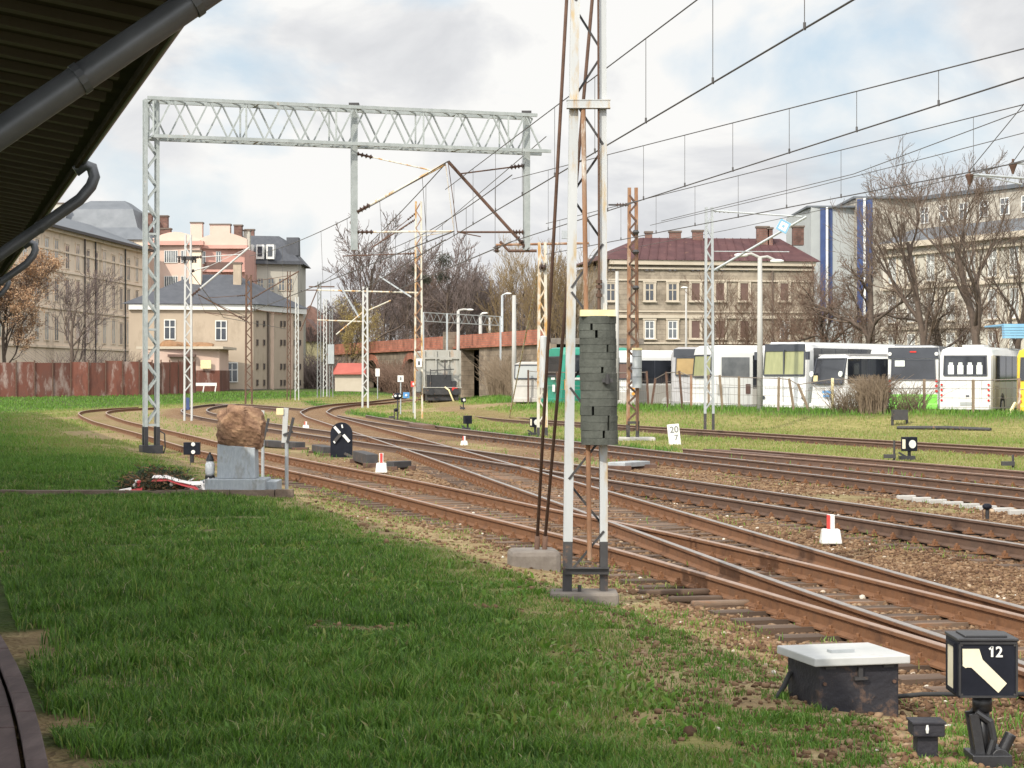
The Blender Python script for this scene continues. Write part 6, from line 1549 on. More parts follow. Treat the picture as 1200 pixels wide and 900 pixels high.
# green truck-like bus
t = bus('teal green bus with dark windows behind the guy rods', 645, 118, R(-68), 4.6, 2.45, 3.55, 'bus_green', None, (1.9, 3.0, .86), (1.95, 3.1), end='front', nose=.16)
bpart(t, 'lettering', 'white_enamel', [((1.27, 1.0, 1.75), (.02, .8, .12)), ((.5, -.05, 1.75), (.5, .02, .12)), ((.6, -.05, 1.2), (.35, .02, .4))]); bpart(t, 'marker', 'lamp_amber', [((1.27, .45, 1.4), (.02, .22, .6))])
t = bus('short white and black bus panel showing between the tension mast and its weights', 684, 119.5, R(-66), 5.2, 2.4, 3.1, 'bus_white', 'bus_dirty', (1.7, 2.7, .8), (1.6, 2.7), nose=.05)
t = bus('pale grey covered van end left of the teal bus', 618.5, 122, R(-12), 4.0, 1.9, 2.75, 'bus_dirty', None, (1.75, 2.55, .86), None, endpane='panel_grey', nose=.1, name='parked_van', group='vans at the left end of the bus park')
# yellow bus at right edge
t = bus('bright yellow bus just entering at the right edge', 1225, 90, R(-19), 9, 2.5, 3.15, 'bus_yellow', None, (1.75, 2.7, .86), (1.7, 2.7), nose=.05)
lights(t, 2.5, .8, 'lamp_red', 2, .25, -.03, .08)
# blue canopy kiosk
kz = zat(397, 99); k0 = Vector(((1176 - 600) / F * 99, 99, .3)); t = thing('blue_shelter', 'light blue corrugated shelter roof on thin posts at the right edge', 'shelter', k0)
q = MB()
for i in range(5): q.box((k0.x + 2.2, 99.0 + .03 * i, kz + .08 + .13 * i), (4.4, .5, .11))
q.box((k0.x + 2.2, 101, kz + .68), (4.4, 4, .08)); q.build('roof', 'awning_blue', t)
q = MB()
for x in (2.6, 4.2): q.bar((k0.x + x, 100.5, .2), (k0.x + x, 100.5, kz), .12)
q.build('post', 'dark_steel', t)
# wire fence with leaning posts
ft = thing('mesh_fence', 'sagging wire mesh fence on mismatched leaning posts in front of the buses', 'fence', (10, 95, .5))
posts = [(619, 476, 443, 0, 'rust_brown'), (632, 476, 444, 1, 'rust_brown'), (653, 476, 444, 0, 'rust_brown'), (696, 477, 443, 1, 'rust_brown'), (712, 478, 443, 0, 'rust_brown'), (760, 479, 440, -3, 'rust_brown'), (762.5, 484, 448, 9, 'rust_brown'), (783, 478, 440, -3, 'rust_brown'), (800, 480, 438, -5, 'rust_brown'), (810, 480, 443, 0, 'rust_orange'), (830.5, 480, 442, 0, 'brush_tan'), (847, 481, 442, -5, 'brush_tan'), (866, 482, 443, 0, 'brush_tan'), (912, 481, 443, 1, 'brush_tan'), (931, 484, 444, -9, 'brush_tan'), (950, 485, 450, -24, 'brush_tan'), (975.5, 487, 443, 0, 'yellow_cap'), (1083, 489, 443, 0, 'brush_tan'), (1140.5, 489, 443, 0, 'brush_tan'), (1194, 490, 440, 0, 'rust_orange')]
tops = []
for u, vb, vt, lean, m_ in posts:
    Y = np.interp(u, [600, 700, 800, 900, 1000, 1100, 1200], [124, 111, 101, 95.5, 92, 90, 88]); x = (u - 600) / F * Y; z0 = float(gz(x, Y)) - .15
    hgt = (484 - vt) / F * Y - .0; a = Vector((x, Y, z0)); top = a + Vector((math.tan(R(lean)) * hgt * 1, 0, hgt + .1))
    q = MB(); q.bar(a, top, .11, .11); q.build('post', m_, ft); tops.append((a, top, u))
q = MB(); wr_ = MB()
for (a, ta, u0), (c, tc_, u1) in zip(tops[:-1], tops[1:]):
    if u1 - u0 < 5: continue
    q.tube([ta.lerp(a, .03), tc_.lerp(c, .03)], .022, 5)
    for f in (.25, .5, .75): q.tube([ta.lerp(a, f), tc_.lerp(c, f)], .008, 4)
    n = max(3, int((c - a).length / .28))
    for i in range(n):
        f = i / n; wr_.tube([a.lerp(c, f), ta.lerp(tc_, f)], .004, 3); 
q.build('rail', 'concrete_dark', ft); wr_.build('mesh', 'rust_brown', ft)
q = MB(); a = P(1192, 494); q.bar(W(1181, 488, 88), W(1190, 472, 88.3), .10); q.build('brace', 'yellow_cap', ft)
# dark trestle and pipe on the bank
b_ = P(1050, 499); t = thing('valve_box', 'dark steel box on legs on the grass below the green-banded bus', 'box', b_)
q = MB(); q.box(b_ + Vector((.15, 0, .45)), (.6, .5, .42)); q.build('box', 'dark_steel', t); 
for x in (-.15, .45): q = MB(); q.bar(b_ + Vector((x, 0, 0)), b_ + Vector((x, 0, .4)), .1); q.build('leg', 'dark_steel', t)
b_ = P(1105, 505); t = thing('ground_pipe', 'long dark pipe lying in the grass to the right of the steel box', 'pipe', b_); q = MB(); q.tube([P(1052, 503) + Vector((0, 0, .06)), P(1110, 504) + Vector((0, 0, .09)), P(1161, 505) + Vector((0, 0, .05))], .075, 8); q.build('pipe', 'dark_steel', t)
# ------------------------------------------------------------------ trees
def tube_np(pts, rad, n):
    k = len(pts); d = np.gradient(pts, axis=0); d /= np.linalg.norm(d, axis=1)[:, None] + 1e-9
    a = np.where(np.abs(d[:, 2:3]) < .9, [[0, 0, 1.]], [[1., 0, 0]]); x = np.cross(d, a); x /= np.linalg.norm(x, axis=1)[:, None]; y = np.cross(d, x)
    t = np.arange(n) * 2 * np.pi / n
    v = pts[:, None] + (x[:, None] * np.cos(t)[None, :, None] + y[:, None] * np.sin(t)[None, :, None]) * rad[:, None, None]
    i, j = np.meshgrid(np.arange(k - 1), np.arange(n), indexing='ij'); a = (i * n + j).ravel(); b = (i * n + (j + 1) % n).ravel()
    return v.reshape(-1, 3), np.c_[a, b, b + n, a + n]
def grow_tree(seed, h, trunk_r, kids_n=(7, 6, 5, 4), spread=.75, lenf=(.55, .5, .5, .45), split=.25, up=.12, wob=.16, cut=2, rmin=.006, gnarl=1.0, lean=0.):
    """returns two (verts, faces): limbs and twigs, plus twig tip points"""
    rg = np.random.default_rng(seed); parts = ([], []); tips = []
    def go(p, d, ln, r, lev):
        n = 7 if lev == 0 else (5 if lev < 3 else 4); pts = [p]; q = p.copy(); dd = d.copy()
        for i in range(n):
            dd = dd + rg.normal(size=3) * wob * (gnarl if lev else .45) + np.array([0, 0, up if lev else .05]); dd /= np.linalg.norm(dd); q = q + dd * ln / n; pts.append(q.copy())
        pts = np.array(pts); rad = np.maximum(r * np.linspace(1, .42 if lev == 0 else .25, n + 1), rmin)
        if lev == 0: rad[0] *= 1.35
        parts[0 if lev < cut else 1].append(tube_np(pts, rad, 8 if lev == 0 else (5 if lev == 1 else 3)))
        if lev >= len(kids_n): tips.append(pts[-1]); return
        m = kids_n[lev]; t0 = split if lev == 0 else .22
        for i in range(m):
            t = t0 + (1 - t0) * (i + rg.uniform(.2, 1)) / m; t = min(t, .99); k = min(int(t * n), n - 1); s = pts[k] + (pts[k + 1] - pts[k]) * (t * n - k)
            ax = pts[k + 1] - pts[k]; ax /= np.linalg.norm(ax); o = rg.normal(size=3); o -= ax * (o @ ax); o /= np.linalg.norm(o)
            an = spread * rg.uniform(.6, 1.25); nd = ax * math.cos(an) + o * math.sin(an)
            go(s, nd, ln * lenf[lev] * rg.uniform(.7, 1.25) * (1.25 - .5 * t), np.interp(t, np.linspace(0, 1, n + 1), rad) * rg.uniform(.5, .7), lev + 1)
    go(np.zeros(3), np.array([lean, 0, 1.]), h * .8, trunk_r, 0)
    out = []
    for pt in parts:
        o = 0; V = []; Fc = []
        for v, f in pt: V.append(v); Fc.append(f + o); o += len(v)
        out.append((np.concatenate(V), np.concatenate(Fc)))
    return out[0], out[1], np.array(tips)
def tree_mesh(name, vf, m):
    o = npmesh(name, vf[0], vf[1], m, nside=4); me = o.data; bpy.data.objects.remove(o); return me
TM = {}
def variety(key, bark, twig, **kw):
    a, b_, tips = grow_tree(**kw); TM[key] = (tree_mesh('trunk', a, bark), tree_mesh('crown', b_, twig), tips, kw['h'])
variety('tall', 'bark', 'twig', seed=11, h=16, trunk_r=.34, kids_n=(9, 8, 6, 5), split=.25, spread=.62, rmin=.0125, lenf=(.52, .5, .5, .5))
variety('fork', 'bark', 'twig', seed=23, h=15, trunk_r=.40, kids_n=(8, 7, 6, 6), split=.22, spread=.60, rmin=.0125, lenf=(.68, .5, .5, .5), wob=.2)
variety('gnarl', 'bark', 'twig', seed=37, h=10, trunk_r=.36, kids_n=(8, 7, 6, 5), split=.25, spread=.8, rmin=.0125, lenf=(.6, .5, .5, .45), gnarl=1.7, up=.05)
variety('bush', 'twig_red', 'twig_red', seed=41, h=7, trunk_r=.11, kids_n=(9, 7, 5, 4), split=.05, spread=.6, rmin=.008, lenf=(.7, .5, .5, .5))
variety('far_a', 'bark', 'twig_grey', seed=53, h=18, trunk_r=.32, kids_n=(9, 7, 6, 3), split=.3, spread=.55, rmin=.024)
variety('far_b', 'bark', 'twig_grey', seed=59, h=17, trunk_r=.30, kids_n=(8, 7, 6, 4), split=.22, spread=.7, rmin=.024, lenf=(.62, .5, .5, .5))
variety('willow', 'bark', 'twig_ochre', seed=61, h=15, trunk_r=.30, kids_n=(10, 7, 6, 3), split=.12, spread=.5, rmin=.016, lenf=(.62, .55, .55, .5), up=.18)
def tree(key, x, y, h, label, rz=None, cat='tree', group=None, twig=None, name='bare_tree', sx=1.):
    tr, cr, tips, h0 = TM[key]; s = h / h0; t = thing(name, label, cat, (x, y, float(gz(x, y)) - .1), random.uniform(0, 6.28) if rz is None else rz, group)
    a = bpy.data.objects.new('trunk', tr); COL.objects.link(a); a.parent = t
    c = bpy.data.objects.new('crown', cr); COL.objects.link(c); c.parent = t
    t.scale = (s * sx, s * sx, s)
    if twig:
        c.data = cr.copy() if False else cr
        c.material_slots[0].link = 'OBJECT'; c.material_slots[0].material = MATS[twig]
    return t
def tx(u, Y): return (u - 600) / F * Y
tree('tall', tx(1086, 128), 128, 13.2, 'tall straight bare tree reaching highest against the sky behind the green-banded bus', .4, group='bare street trees behind the buses')
tree('fork', tx(1150, 122), 122, 12.2, 'broad forked bare tree with thick dark trunk behind the seat-cover bus', 1.2, group='bare street trees behind the buses')
tree('gnarl', tx(1022, 134), 134, 10.6, 'gnarled bare tree with twisting limbs in front of the second blue strip', 2.6, group='bare street trees behind the buses')
tree('fork', tx(1185, 126), 126, 9.6, 'leaning bare tree above the light blue shelter', 3.6, group='bare street trees behind the buses')
tree('gnarl', tx(968, 138), 138, 8.2, 'low crooked bare tree in front of the first blue strip', 5.0, group='bare street trees behind the buses', twig='twig_red')
tree('gnarl', tx(1108, 136), 136, 7.6, 'small crooked bare tree filling the gap between the two tallest trees', 4.2, group='bare street trees behind the buses')
for u, Y, h, lab in ((852, 150, 7.4, 'reddish bare shrub climbing before the shuttered windows'), (880, 148, 6.4, 'reddish bare shrub right behind the two-armed lamp post'), (918, 146, 7.0, 'reddish bare shrub before the right end of the brown house'), (948, 142, 7.6, 'dense reddish bare shrub between brown house and first blue strip'), (995, 140, 7.4, 'dense reddish bare shrub between the two blue strips'), (1052, 140, 7.2, 'reddish bare shrub left of the tallest street tree'), (1120, 140, 6.4, 'reddish bare shrub low behind the seat-cover bus'), (1170, 138, 6.6, 'reddish bare shrub under the leaning tree')):
    tree('bush', tx(u, Y), Y, h, lab, cat='shrub', group='bare shrubs behind the buses', name='bare_shrub')
# left side
tree('far_b', tx(88, 178), 178, 9.6, 'bare grey tree standing behind the rusty fence', 1.0, sx=1.15)
# orange leafed tree
def leafy(key, x, y, h, label, m, n, rz, name, sz=.16, sx=1.0, group=None):
    t = tree(key, x, y, h, label, rz, name=name, sx=sx, group=group); tips = TM[key][2]; s = 1
    rg = np.random.default_rng(int(abs(x) * 10)); idx = rg.integers(0, len(tips), n); c = tips[idx] + rg.normal(size=(n, 3)) * .28
    d1 = rg.normal(size=(n, 3)); d1 /= np.linalg.norm(d1, axis=1)[:, None]; d2 = np.cross(d1, rg.normal(size=(n, 3))); d2 /= np.linalg.norm(d2, axis=1)[:, None]
    a = rg.uniform(.6, 1.2, n)[:, None] * sz; V = np.stack([c - d1 * a, c + d2 * a * .6, c + d1 * a, c - d2 * a * .6], 1).reshape(-1, 3)
    npmesh('foliage', V, np.arange(n * 4).reshape(-1, 4), m, {'rnd': np.repeat(rg.random(n), 4)}, t, nside=4); return t
attrmat('leaf_orange', 'rnd', [(0, (.24, .125, .065)), (.5, (.40, .25, .145)), (1, (.50, .36, .24))], .7, .25)
attrmat('leaf_ochre', 'rnd', [(0, (.19, .14, .045)), (.6, (.30, .23, .07)), (1, (.38, .31, .12))], .7, .2)
leafy('far_b', tx(8, 182), 182, 10.8, 'tree still covered in orange-brown leaves beside the rusty fence', 'leaf_orange', 17000, .5, 'russet_tree', .13, 1.1, 'russet trees by the fence')
leafy('far_a', tx(-34, 180), 180, 11.5, 'orange-brown tree half hidden by the canopy drainpipes', 'leaf_orange', 13000, 2.5, 'russet_tree', .13, 1.15, 'russet trees by the fence')
leafy('willow', tx(407, 236), 236, 8.0, 'small yellowish weeping tree above the viaduct parapet', 'leaf_ochre', 7000, 1.5, 'ochre_tree', .14, .9)
# trees beyond the viaduct that one can tell apart
def mistletoe(t, pts):
    s = t.scale[2]
    for (dx, z, r_) in pts:
        n = 900; rg = np.random.default_rng(int(abs(dx) * 100 + z * 10)); p = rg.normal(size=(n, 3)); p /= np.linalg.norm(p, axis=1)[:, None]; p *= (rg.random(n) ** .4 * r_)[:, None] * (1 + .25 * np.sin(p[:, :1] * 7)); p[:, 2] *= .8
        rot = Matrix.Rotation(-t.rotation_euler.z, 3, 'Z'); c = rot @ Vector((dx, -.6, z))
        p = p / np.array(t.scale) + np.array(c) / np.array(t.scale)
        d1 = rg.normal(size=(n, 3)) * .09; d2 = rg.normal(size=(n, 3)) * .05
        V = np.stack([p - d1, p + d2, p + d1], 1).reshape(-1, 3); npmesh('mistletoe', V, np.arange(n * 3).reshape(-1, 3), 'mistletoe', parent=t)
Yf = 262
t = tree('far_a', tx(428, Yf), Yf, 19.0, 'tallest bare grey tree beyond the viaduct, behind the left drop post', .3, group='bare trees beyond the viaduct', sx=1.1)
t = tree('far_b', tx(478, Yf), Yf + 6, 16.5, 'bare tree with one dark mistletoe ball beyond the viaduct', 1.3, group='bare trees beyond the viaduct'); mistletoe(t, [(.6, zat(315, Yf) - .5, 1.0)])
t = tree('far_a', tx(522, Yf), Yf - 4, 17.2, 'bare tree carrying several dark mistletoe balls beyond the viaduct', 2.0, group='bare trees beyond the viaduct'); mistletoe(t, [(.0, zat(309, Yf), 1.15), (-.2, zat(328, Yf), .85), (-2.3, zat(331, Yf), .7)])
for i, (u, h, key, lab, tw_) in enumerate(((388, 11.0, 'far_b', 'low bare tree left of the yellowish weeping tree', 'twig_grey'), (452, 15.5, 'far_b', 'slim bare tree right of the tallest grey tree', 'twig_grey'), (500, 15.0, 'far_b', 'purplish bare tree directly behind the rusty white mast', 'twig_red'), (548, 15.8, 'far_a', 'purplish bare tree left of the far lattice portal end', 'twig_grey'), (572, 15.2, 'far_b', 'grey bare tree above the underpass', 'twig_grey'))):
    tree(key, tx(u, Yf + 10 + i), Yf + 10 + i * 3, h, lab, i * 1.1, group='bare trees beyond the viaduct', twig=tw_)
for i, (u, Y, h, lab) in enumerate(((596, 205, 12.2, 'ochre upright bare tree left of the plain concrete pole'), (622, 200, 12.6, 'ochre upright bare tree above the pale van'), (650, 196, 11.4, 'ochre upright bare tree behind the teal bus'), (684, 198, 10.6, 'ochre upright bare tree hidden behind the tension mast'), (703, 205, 8.4, 'ochre low bare tree at the left corner of the brown house'))):
    tree('willow', tx(u, Y), Y, h, lab, i * 1.7, group='ochre trees behind the bus park', sx=1.0)
# far wood that reads as one mass
V = []; Fc = []; o = 0
rg = np.random.default_rng(77)
for i in range(42):
    key = ('far_a', 'far_b', 'willow')[i % 3]; tr, cr, tips, h0 = TM[key]
    Yw = rg.uniform(285, 330); uw = rg.uniform(372, 735); hh = rg.uniform(10, 15.5) * (1 if uw > 430 else .75); s = hh / h0
    me = cr; n = len(me.vertices); co_ = np.empty(n * 3, np.float32); me.vertices.foreach_get('co', co_); co_ = co_.reshape(-1, 3)
    nf = len(me.polygons); fi = np.empty(nf * 4, np.int32); me.loops.foreach_get('vertex_index', fi); fi = fi.reshape(-1, 4)
    # keep two thirds of the twigs of each far tree
    a = rg.uniform(0, 6.28); c_, s_ = math.cos(a), math.sin(a); x = (co_[:, 0] * c_ - co_[:, 1] * s_) * s * 1.35 + tx(uw, Yw); y = (co_[:, 0] * s_ + co_[:, 1] * c_) * s * 1.35 + Yw
    V.append(np.c_[x, y, co_[:, 2] * s + .3]); Fc.append(fi + o); o += n
wd_ = npmesh('wood', np.concatenate(V), np.concatenate(Fc), 'twig_grey', nside=4); wd_['kind'] = 'stuff'; wd_['label'] = 'far bare wood in a brown-grey mass beyond the viaduct'
# far brush heap / hedges
def brush(name, label, u0, u1, Y0, Y1, h, n, m, cat='hedge', r=.012, seed=1, lean=.25, dep=1.2):
    rg = np.random.default_rng(seed); V = []; Fc = []; o = 0
    for i in range(n):
        f = rg.random(); u = u0 + (u1 - u0) * f; Y = Y0 + (Y1 - Y0) * f + rg.normal() * dep * .5; x = tx(u, Y); z = float(gz(x, Y)); L_ = h * rg.uniform(.45, 1.15)
        d = np.array([rg.normal() * lean, rg.normal() * lean, 1.]); pts = np.array([[x, Y, z - .05], np.array([x, Y, z]) + d * L_ * .5, np.array([x, Y, z]) + d * L_ * .9 + np.array([rg.normal() * .25, 0, -.04]) * L_]); v, fc = tube_np(pts, np.array([r, r * .8, r * .4]), 3); V.append(v); Fc.append(fc + o); o += len(v)
    V = np.concatenate(V); b0 = Vector((tx((u0 + u1) / 2, (Y0 + Y1) / 2), (Y0 + Y1) / 2, 0)); t = npmesh(name, V - np.array(b0), np.concatenate(Fc), m, nside=4); t.location = b0; tag(t, label, cat); return t
brush('dry_bush', 'dense dry tan bush overgrowing the mesh fence below the minibus', 1008, 1038, 91.4, 90.6, 1.75, 1500, 'brush_tan', 'bush', .014, 3, .12, .9)
brush('dry_creeper', 'thin dry creeper on the mesh fence before the green-banded bus', 1040, 1082, 90.8, 90.2, 1.5, 260, 'brush_tan', 'creeper', .010, 4, .5, .2)
brush('dry_creeper', 'sparse dry creeper along the fence under the minibus side', 975, 1008, 92.5, 91.6, 1.5, 240, 'brush_tan', 'creeper', .010, 5, .5, .2)
brush('dry_brush', 'brown dry brush beside the dark underpass', 574, 602, 168, 150, 3.6, 520, 'brush_tan', 'brush', .025, 6, .16, 2)
brush('dry_brush', 'purplish bare brush heaped under the viaduct arch', 445, 490, 205, 190, 3.4, 900, 'twig_red', 'brush', .03, 7, .3, 3)
brush('dry_brush', 'grey brush between the tan house and the red-roofed shed', 356, 392, 226, 218, 4.0, 600, 'twig_grey', 'brush', .03, 8, .3, 3)
brush('dry_brush', 'thin brown brush along the fence left of the teal bus', 604, 640, 128, 124, 1.5, 420, 'brush_tan', 'brush', .014, 9, .25, 1)
brush('bramble_bank', 'low dry bramble growth along the top of the rusty fence', 60, 160, 178, 182, 4.1, 700, 'twig_grey', 'brambles', .02, 10, .35, 3)

# ------------------------------------------------------------------ grass and stones
def blades(n, sampler, hgt, wid, name, mat_, label, seed=0, bend=.5):
    rg = np.random.default_rng(seed); x, y, hs_, ws_, col = sampler(rg, n); n = len(x); z = gz(x, y) - .015
    a = rg.uniform(0, 2 * np.pi, n); ln = rg.uniform(.15, 1, n) * bend; hx = hs_ * rg.uniform(.5, 1.15, n)
    dx, dy = np.cos(a), np.sin(a); b2 = rg.uniform(0, 2 * np.pi, n); px, py = np.cos(b2), np.sin(b2); w_ = ws_ * rg.uniform(.7, 1.3, n)
    v0 = np.c_[x - px * w_ / 2, y - py * w_ / 2, z]; v1 = np.c_[x + px * w_ / 2, y + py * w_ / 2, z]
    mx_, my_, mz_ = x + dx * ln * hx * .35, y + dy * ln * hx * .35, z + hx * .62
    v2 = np.c_[mx_ + px * w_ * .40, my_ + py * w_ * .40, mz_]; v3 = np.c_[mx_ - px * w_ * .40, my_ - py * w_ * .40, mz_]
    v4 = np.c_[x + dx * ln * hx, y + dy * ln * hx, z + hx * (1 - .25 * ln)]
    V = np.stack([v0, v1, v2, v3, v4], 1).reshape(-1, 3); i = np.arange(n) * 5
    Fc = np.concatenate([np.c_[i, i + 1, i + 2], np.c_[i, i + 2, i + 3], np.c_[i + 3, i + 2, i + 4]])
    o = npmesh(name, V, Fc, mat_, {'rnd': np.repeat(np.clip(col, 0, 1), 5)}); o['kind'] = 'stuff'; o['label'] = label; return o
GR = [(0, (.042, .092, .013)), (.25, (.075, .170, .020)), (.5, (.130, .250, .034)), (.68, (.215, .245, .062)), (.85, (.21, .195, .075)), (1, (.36, .32, .18))]
attrmat('grass_blade', 'rnd', GR, .5, .35, .35)
def lawn(rg, n):
    # more blades where they are seen larger
    y = 9.8 * (58 / 9.8) ** (rg.random(n) ** 1.15); t1x = np.interp(y, T1[:, 1][:400], T1[:, 0][:400])
    x0 = -.262 * y - .3; x1 = np.minimum(t1x - 1.2, .27 * y + .3); x = x0 + (x1 - x0) * rg.random(n)
    keep = rg.random(n) < np.clip((x1 - x0) / 6., .05, 1.3)
    x, y = x[keep], y[keep]; Z = zones(x, y); dens = Z['grass'] * (1 - .75 * Z['bal']) * (1 - .30 * Z['yel'])
    pn = fbm(x, y, 1.9, 41); tuft = fbm(x, y, .28, 43); k = rg.random(len(x)) < dens * (.22 + 1.25 * tuft)
    x, y, yel, pn, tuft = x[k], y[k], Z['yel'][k], pn[k], tuft[k]; ex = -2.42 - .283 * (y - 10.7); k2 = x > ex + .1
    x, y, yel, pn, tuft = x[k2], y[k2], yel[k2], pn[k2], tuft[k2]
    hs_ = (.055 + .195 * tuft ** 1.6 * (.4 + 1.2 * pn)) * (1 - .55 * yel); ws_ = .0062 + .00020 * y
    col = .28 + .42 * yel + (pn - .5) * .30 + rg.normal(size=len(x)) * .23 + (rg.random(len(x)) < .03) * .45
    big = fbm(x, y, 3.5, 91); thin = fbm(x, y, .75, 93); dead = (rg.random(len(x)) < .05 * (thin > .58)) * .5
    return x, y, hs_ * (.45 + 1.1 * big) * (1 - .5 * sm(.58, .72, fbm(x, y, 1.3, 27))), ws_, col + (big - .5) * -.22 + dead
blades(640000, lawn, 0, 0, 'lawn_grass', 'grass_blade', 'short green grass of the shaded lawn and its sunny yellowish edge', 1, .75)
def clover(rg, n):
    m = n // 7; y = 9.8 * (30 / 9.8) ** rg.random(m); x = (-.262 * y - .3) + (.5 * y + .3) * rg.random(m); Z = zones(x, y); k = (Z['s1'] < -2.1) & (Z['grass'] > .3) & (fbm(x, y, 1.3, 95) > .52); ex = -2.42 - .283 * (y - 10.7); k &= x > ex + .15
    x, y = np.repeat(x[k], 7), np.repeat(y[k], 7); x = x + rg.normal(size=len(x)) * .035; y = y + rg.normal(size=len(x)) * .035
    return x, y, .05 + .07 * rg.random(len(x)), .022 + .014 * rg.random(len(x)), .52 + rg.normal(size=len(x)) * .12 + (rg.random(len(x)) < .035) * .5
blades(56000, clover, 0, 0, 'clover', 'grass_blade', 'broad-leaved clover and weeds dotted through the shaded lawn', 4, 1.3)
def strip_(rg, n):
    y = rg.uniform(16, 62, n); t1x = np.interp(y, T1[:, 1][:400], T1[:, 0][:400]); x = t1x - rg.uniform(.95, 4.2, n)
    Z = zones(x, y); tuft = fbm(x, y, .35, 47); k = rg.random(n) < np.clip((tuft - .42) * 2.6, 0, .9) * (1 - .6 * Z['bal'])
    x, y, tuft = x[k], y[k], tuft[k]; return x, y, .02 + .05 * tuft, .006 + .0002 * y, .62 + rg.normal(size=len(x)) * .16
blades(60000, strip_, 0, 0, 'dry_grass', 'grass_blade', 'thin dry yellowish grass along the nearest rail', 3, .9)
def far_grass(rg, n):
    y = 44 * (190 / 44) ** rg.random(n); x = rg.uniform(-.27, .27, n) * y; Z = zones(x, y); fx = fence_x(y)
    dT = np.min([dist_to(l, x, y, 3)[0] for l in (T1, TB, TC, T2, TP)], axis=0); dD = dist_to(TD, x, y, 3)[0]
    tuft = fbm(x, y, .9, 51); gr = Z['grass'] * (1 - .9 * Z['bal'])
    k = (rg.random(n) < gr * (.25 + tuft)) & (x < fx + 2) & (dT > 1.0) & (dD > .85); x, y, yel, tuft, fx = x[k], y[k], Z['yel'][k], tuft[k], fx[k]
    nearf = sm(7, 1, (fx - x) * .62) * (x > -8)
    return x, y, (.09 + .16 * tuft) * (1 - .45 * yel) * (1 + .9 * nearf), .004 + .00028 * y, .34 + .40 * yel - .06 * nearf + rg.normal(size=len(x)) * .11
blades(330000, far_grass, 0, 0, 'bank_grass', 'grass_blade', 'green and yellow grass of the far bank and between the left tracks', 2, .6)
def weeds(rg, n):
    c = np.array([(1.9, 13.2), (1.6, 14.6), (2.6, 13.0), (1.2, 12.6), (2.2, 12.2), (1.1, 15.6), (.8, 17.0), (.9, 18.8), (.3, 20.3), (1.5, 12.0), (2.4, 11.4), (1.9, 11.2)]); i = rg.integers(0, len(c), n); x, y = (c[i] + rg.normal(size=(n, 2)) * [.42, .5]).T
    tuft = fbm(x, y, .22, 61); k = rg.random(n) < np.clip((tuft - .38) * 3, 0, 1); bx_ = (np.abs(x - 2.165) < .36) & (np.abs(y - 13.42) < .38); k &= ~bx_
    x, y, tuft = x[k], y[k], tuft[k]; return x, y, .03 + .08 * tuft, .008 + 0 * x, .36 + rg.normal(size=len(x)) * .14
def trackweeds(rg, n):
    y = 13 * (75 / 13) ** rg.random(n); x = rg.uniform(-.12, .27, n) * y; Z = zones(x, y); d = np.min([dist_to(l, x, y, 3)[0] for l in (T1, T2, TB, TC, TP)], axis=0)
    k = (Z['s1'] > -1.0) & (fbm(x, y, 2.6, 97) > .56) & (fbm(x, y, .4, 98) > .52) & (np.abs(d - .75) > .09) & ((d > 1.2) | (rg.random(n) < .25)); x, y = x[k], y[k]
    return x, y, .03 + .07 * rg.random(len(x)), .006 + .00022 * y, .60 + rg.normal(size=len(x)) * .17
blades(26000, trackweeds, 0, 0, 'track_weeds', 'grass_blade', 'dry weeds and moss tufts growing between the rails', 6, 1.0)
blades(34000, weeds, 0, 0, 'weeds', 'grass_blade', 'low weeds and grass round the white-lidded box', 5, .9)
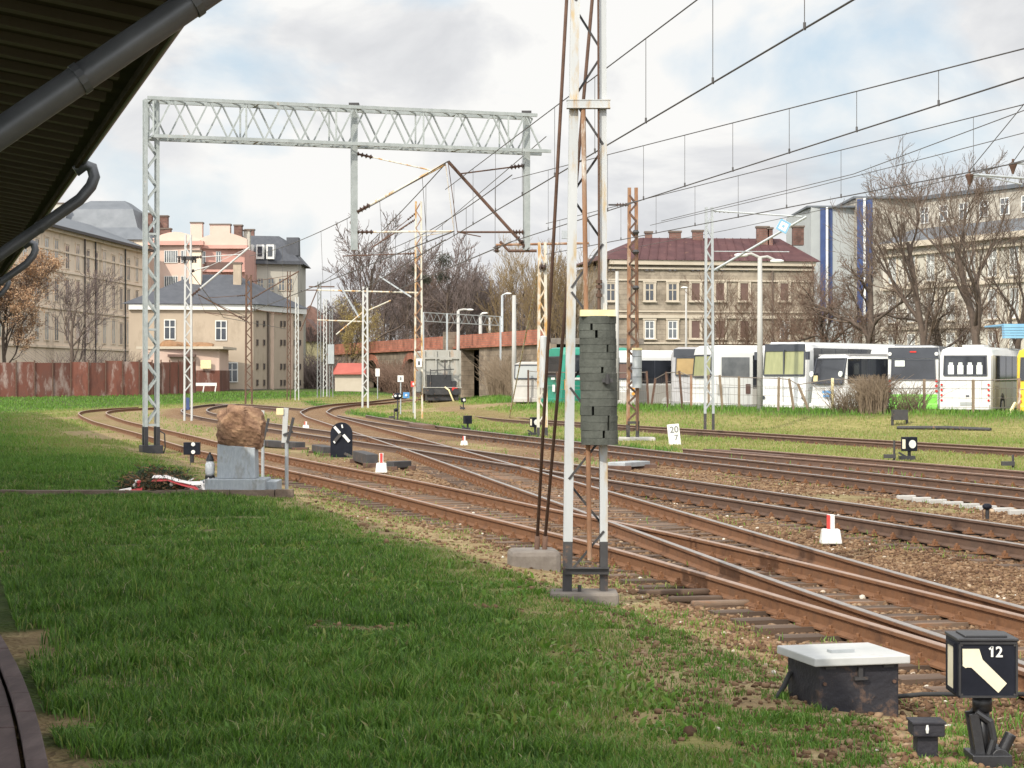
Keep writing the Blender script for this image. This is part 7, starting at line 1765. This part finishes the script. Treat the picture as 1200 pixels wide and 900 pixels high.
# ballast stones
attrmat('stone_bits', 'rnd', [(0, (.04, .023, .015)), (.35, (.11, .062, .035)), (.65, (.20, .128, .075)), (.88, (.34, .26, .18)), (.97, (.43, .37, .30)), (1, (.52, .48, .42))], .95, 0, .2)
def ico():
    t = (1 + 5 ** .5) / 2; v = np.array([(-1, t, 0), (1, t, 0), (-1, -t, 0), (1, -t, 0), (0, -1, t), (0, 1, t), (0, -1, -t), (0, 1, -t), (t, 0, -1), (t, 0, 1), (-t, 0, -1), (-t, 0, 1)]); v /= np.linalg.norm(v[0])
    f = np.array([(0, 11, 5), (0, 5, 1), (0, 1, 7), (0, 7, 10), (0, 10, 11), (1, 5, 9), (5, 11, 4), (11, 10, 2), (10, 7, 6), (7, 1, 8), (3, 9, 4), (3, 4, 2), (3, 2, 6), (3, 6, 8), (3, 8, 9), (4, 9, 5), (2, 4, 11), (6, 2, 10), (8, 6, 7), (9, 8, 1)]); return v, f
def stones(n, seed):
    rg = np.random.default_rng(seed); y = 10.5 * (62 / 10.5) ** (rg.random(n) ** 1.05); x = rg.uniform(-.10, .27, n) * y
    Z = zones(x, y); nn = fbm(x, y, .8, 71); p = np.clip(Z['bal'] * 1.1 * np.where(Z['s1'] < -2.1, .07, 1) + Z['dirt'] * .16 * (y < 40), 0, 1) * (.35 + nn); k = rg.random(n) < p
    x, y, bal, nn = x[k], y[k], Z['bal'][k], nn[k]; n = len(x); s = (.009 + .019 * rg.random(n) ** 2) * (1 + .010 * y) * (1 + .6 * (rg.random(n) < .03)); z = gz(x, y) - .058 * bal + (fbm(x, y, .5, 31) - .5) * .05 + (fbm(x, y, 2.4, 33) - .5) * .05 + s * .25
    v, f = ico(); jit = 1 + rg.normal(size=(n, 12, 1)) * .24; sq = rg.uniform(.65, 1.25, (n, 1, 3)) * [[[1, 1, .75]]]; a = rg.uniform(0, 6.28, n); ca, sa = np.cos(a)[:, None], np.sin(a)[:, None]
    q = v[None] * jit * sq * s[:, None, None]; q = np.stack([q[..., 0] * ca - q[..., 1] * sa, q[..., 0] * sa + q[..., 1] * ca, q[..., 2]], -1) + np.c_[x, y, z][:, None]
    Fc = (f[None] + (np.arange(n) * 12)[:, None, None]).reshape(-1, 3); col = np.clip(.18 + .5 * rg.random(n) + (nn - .5) * .5 + (rg.random(n) < .018) * .4, 0, 1)
    o = npmesh('gravel', q.reshape(-1, 3), Fc, 'stone_bits', {'rnd': np.repeat(col, 12)}); o['kind'] = 'stuff'; o['label'] = 'loose rust-stained ballast stones between and beside the rails'
stones(130000, 9)
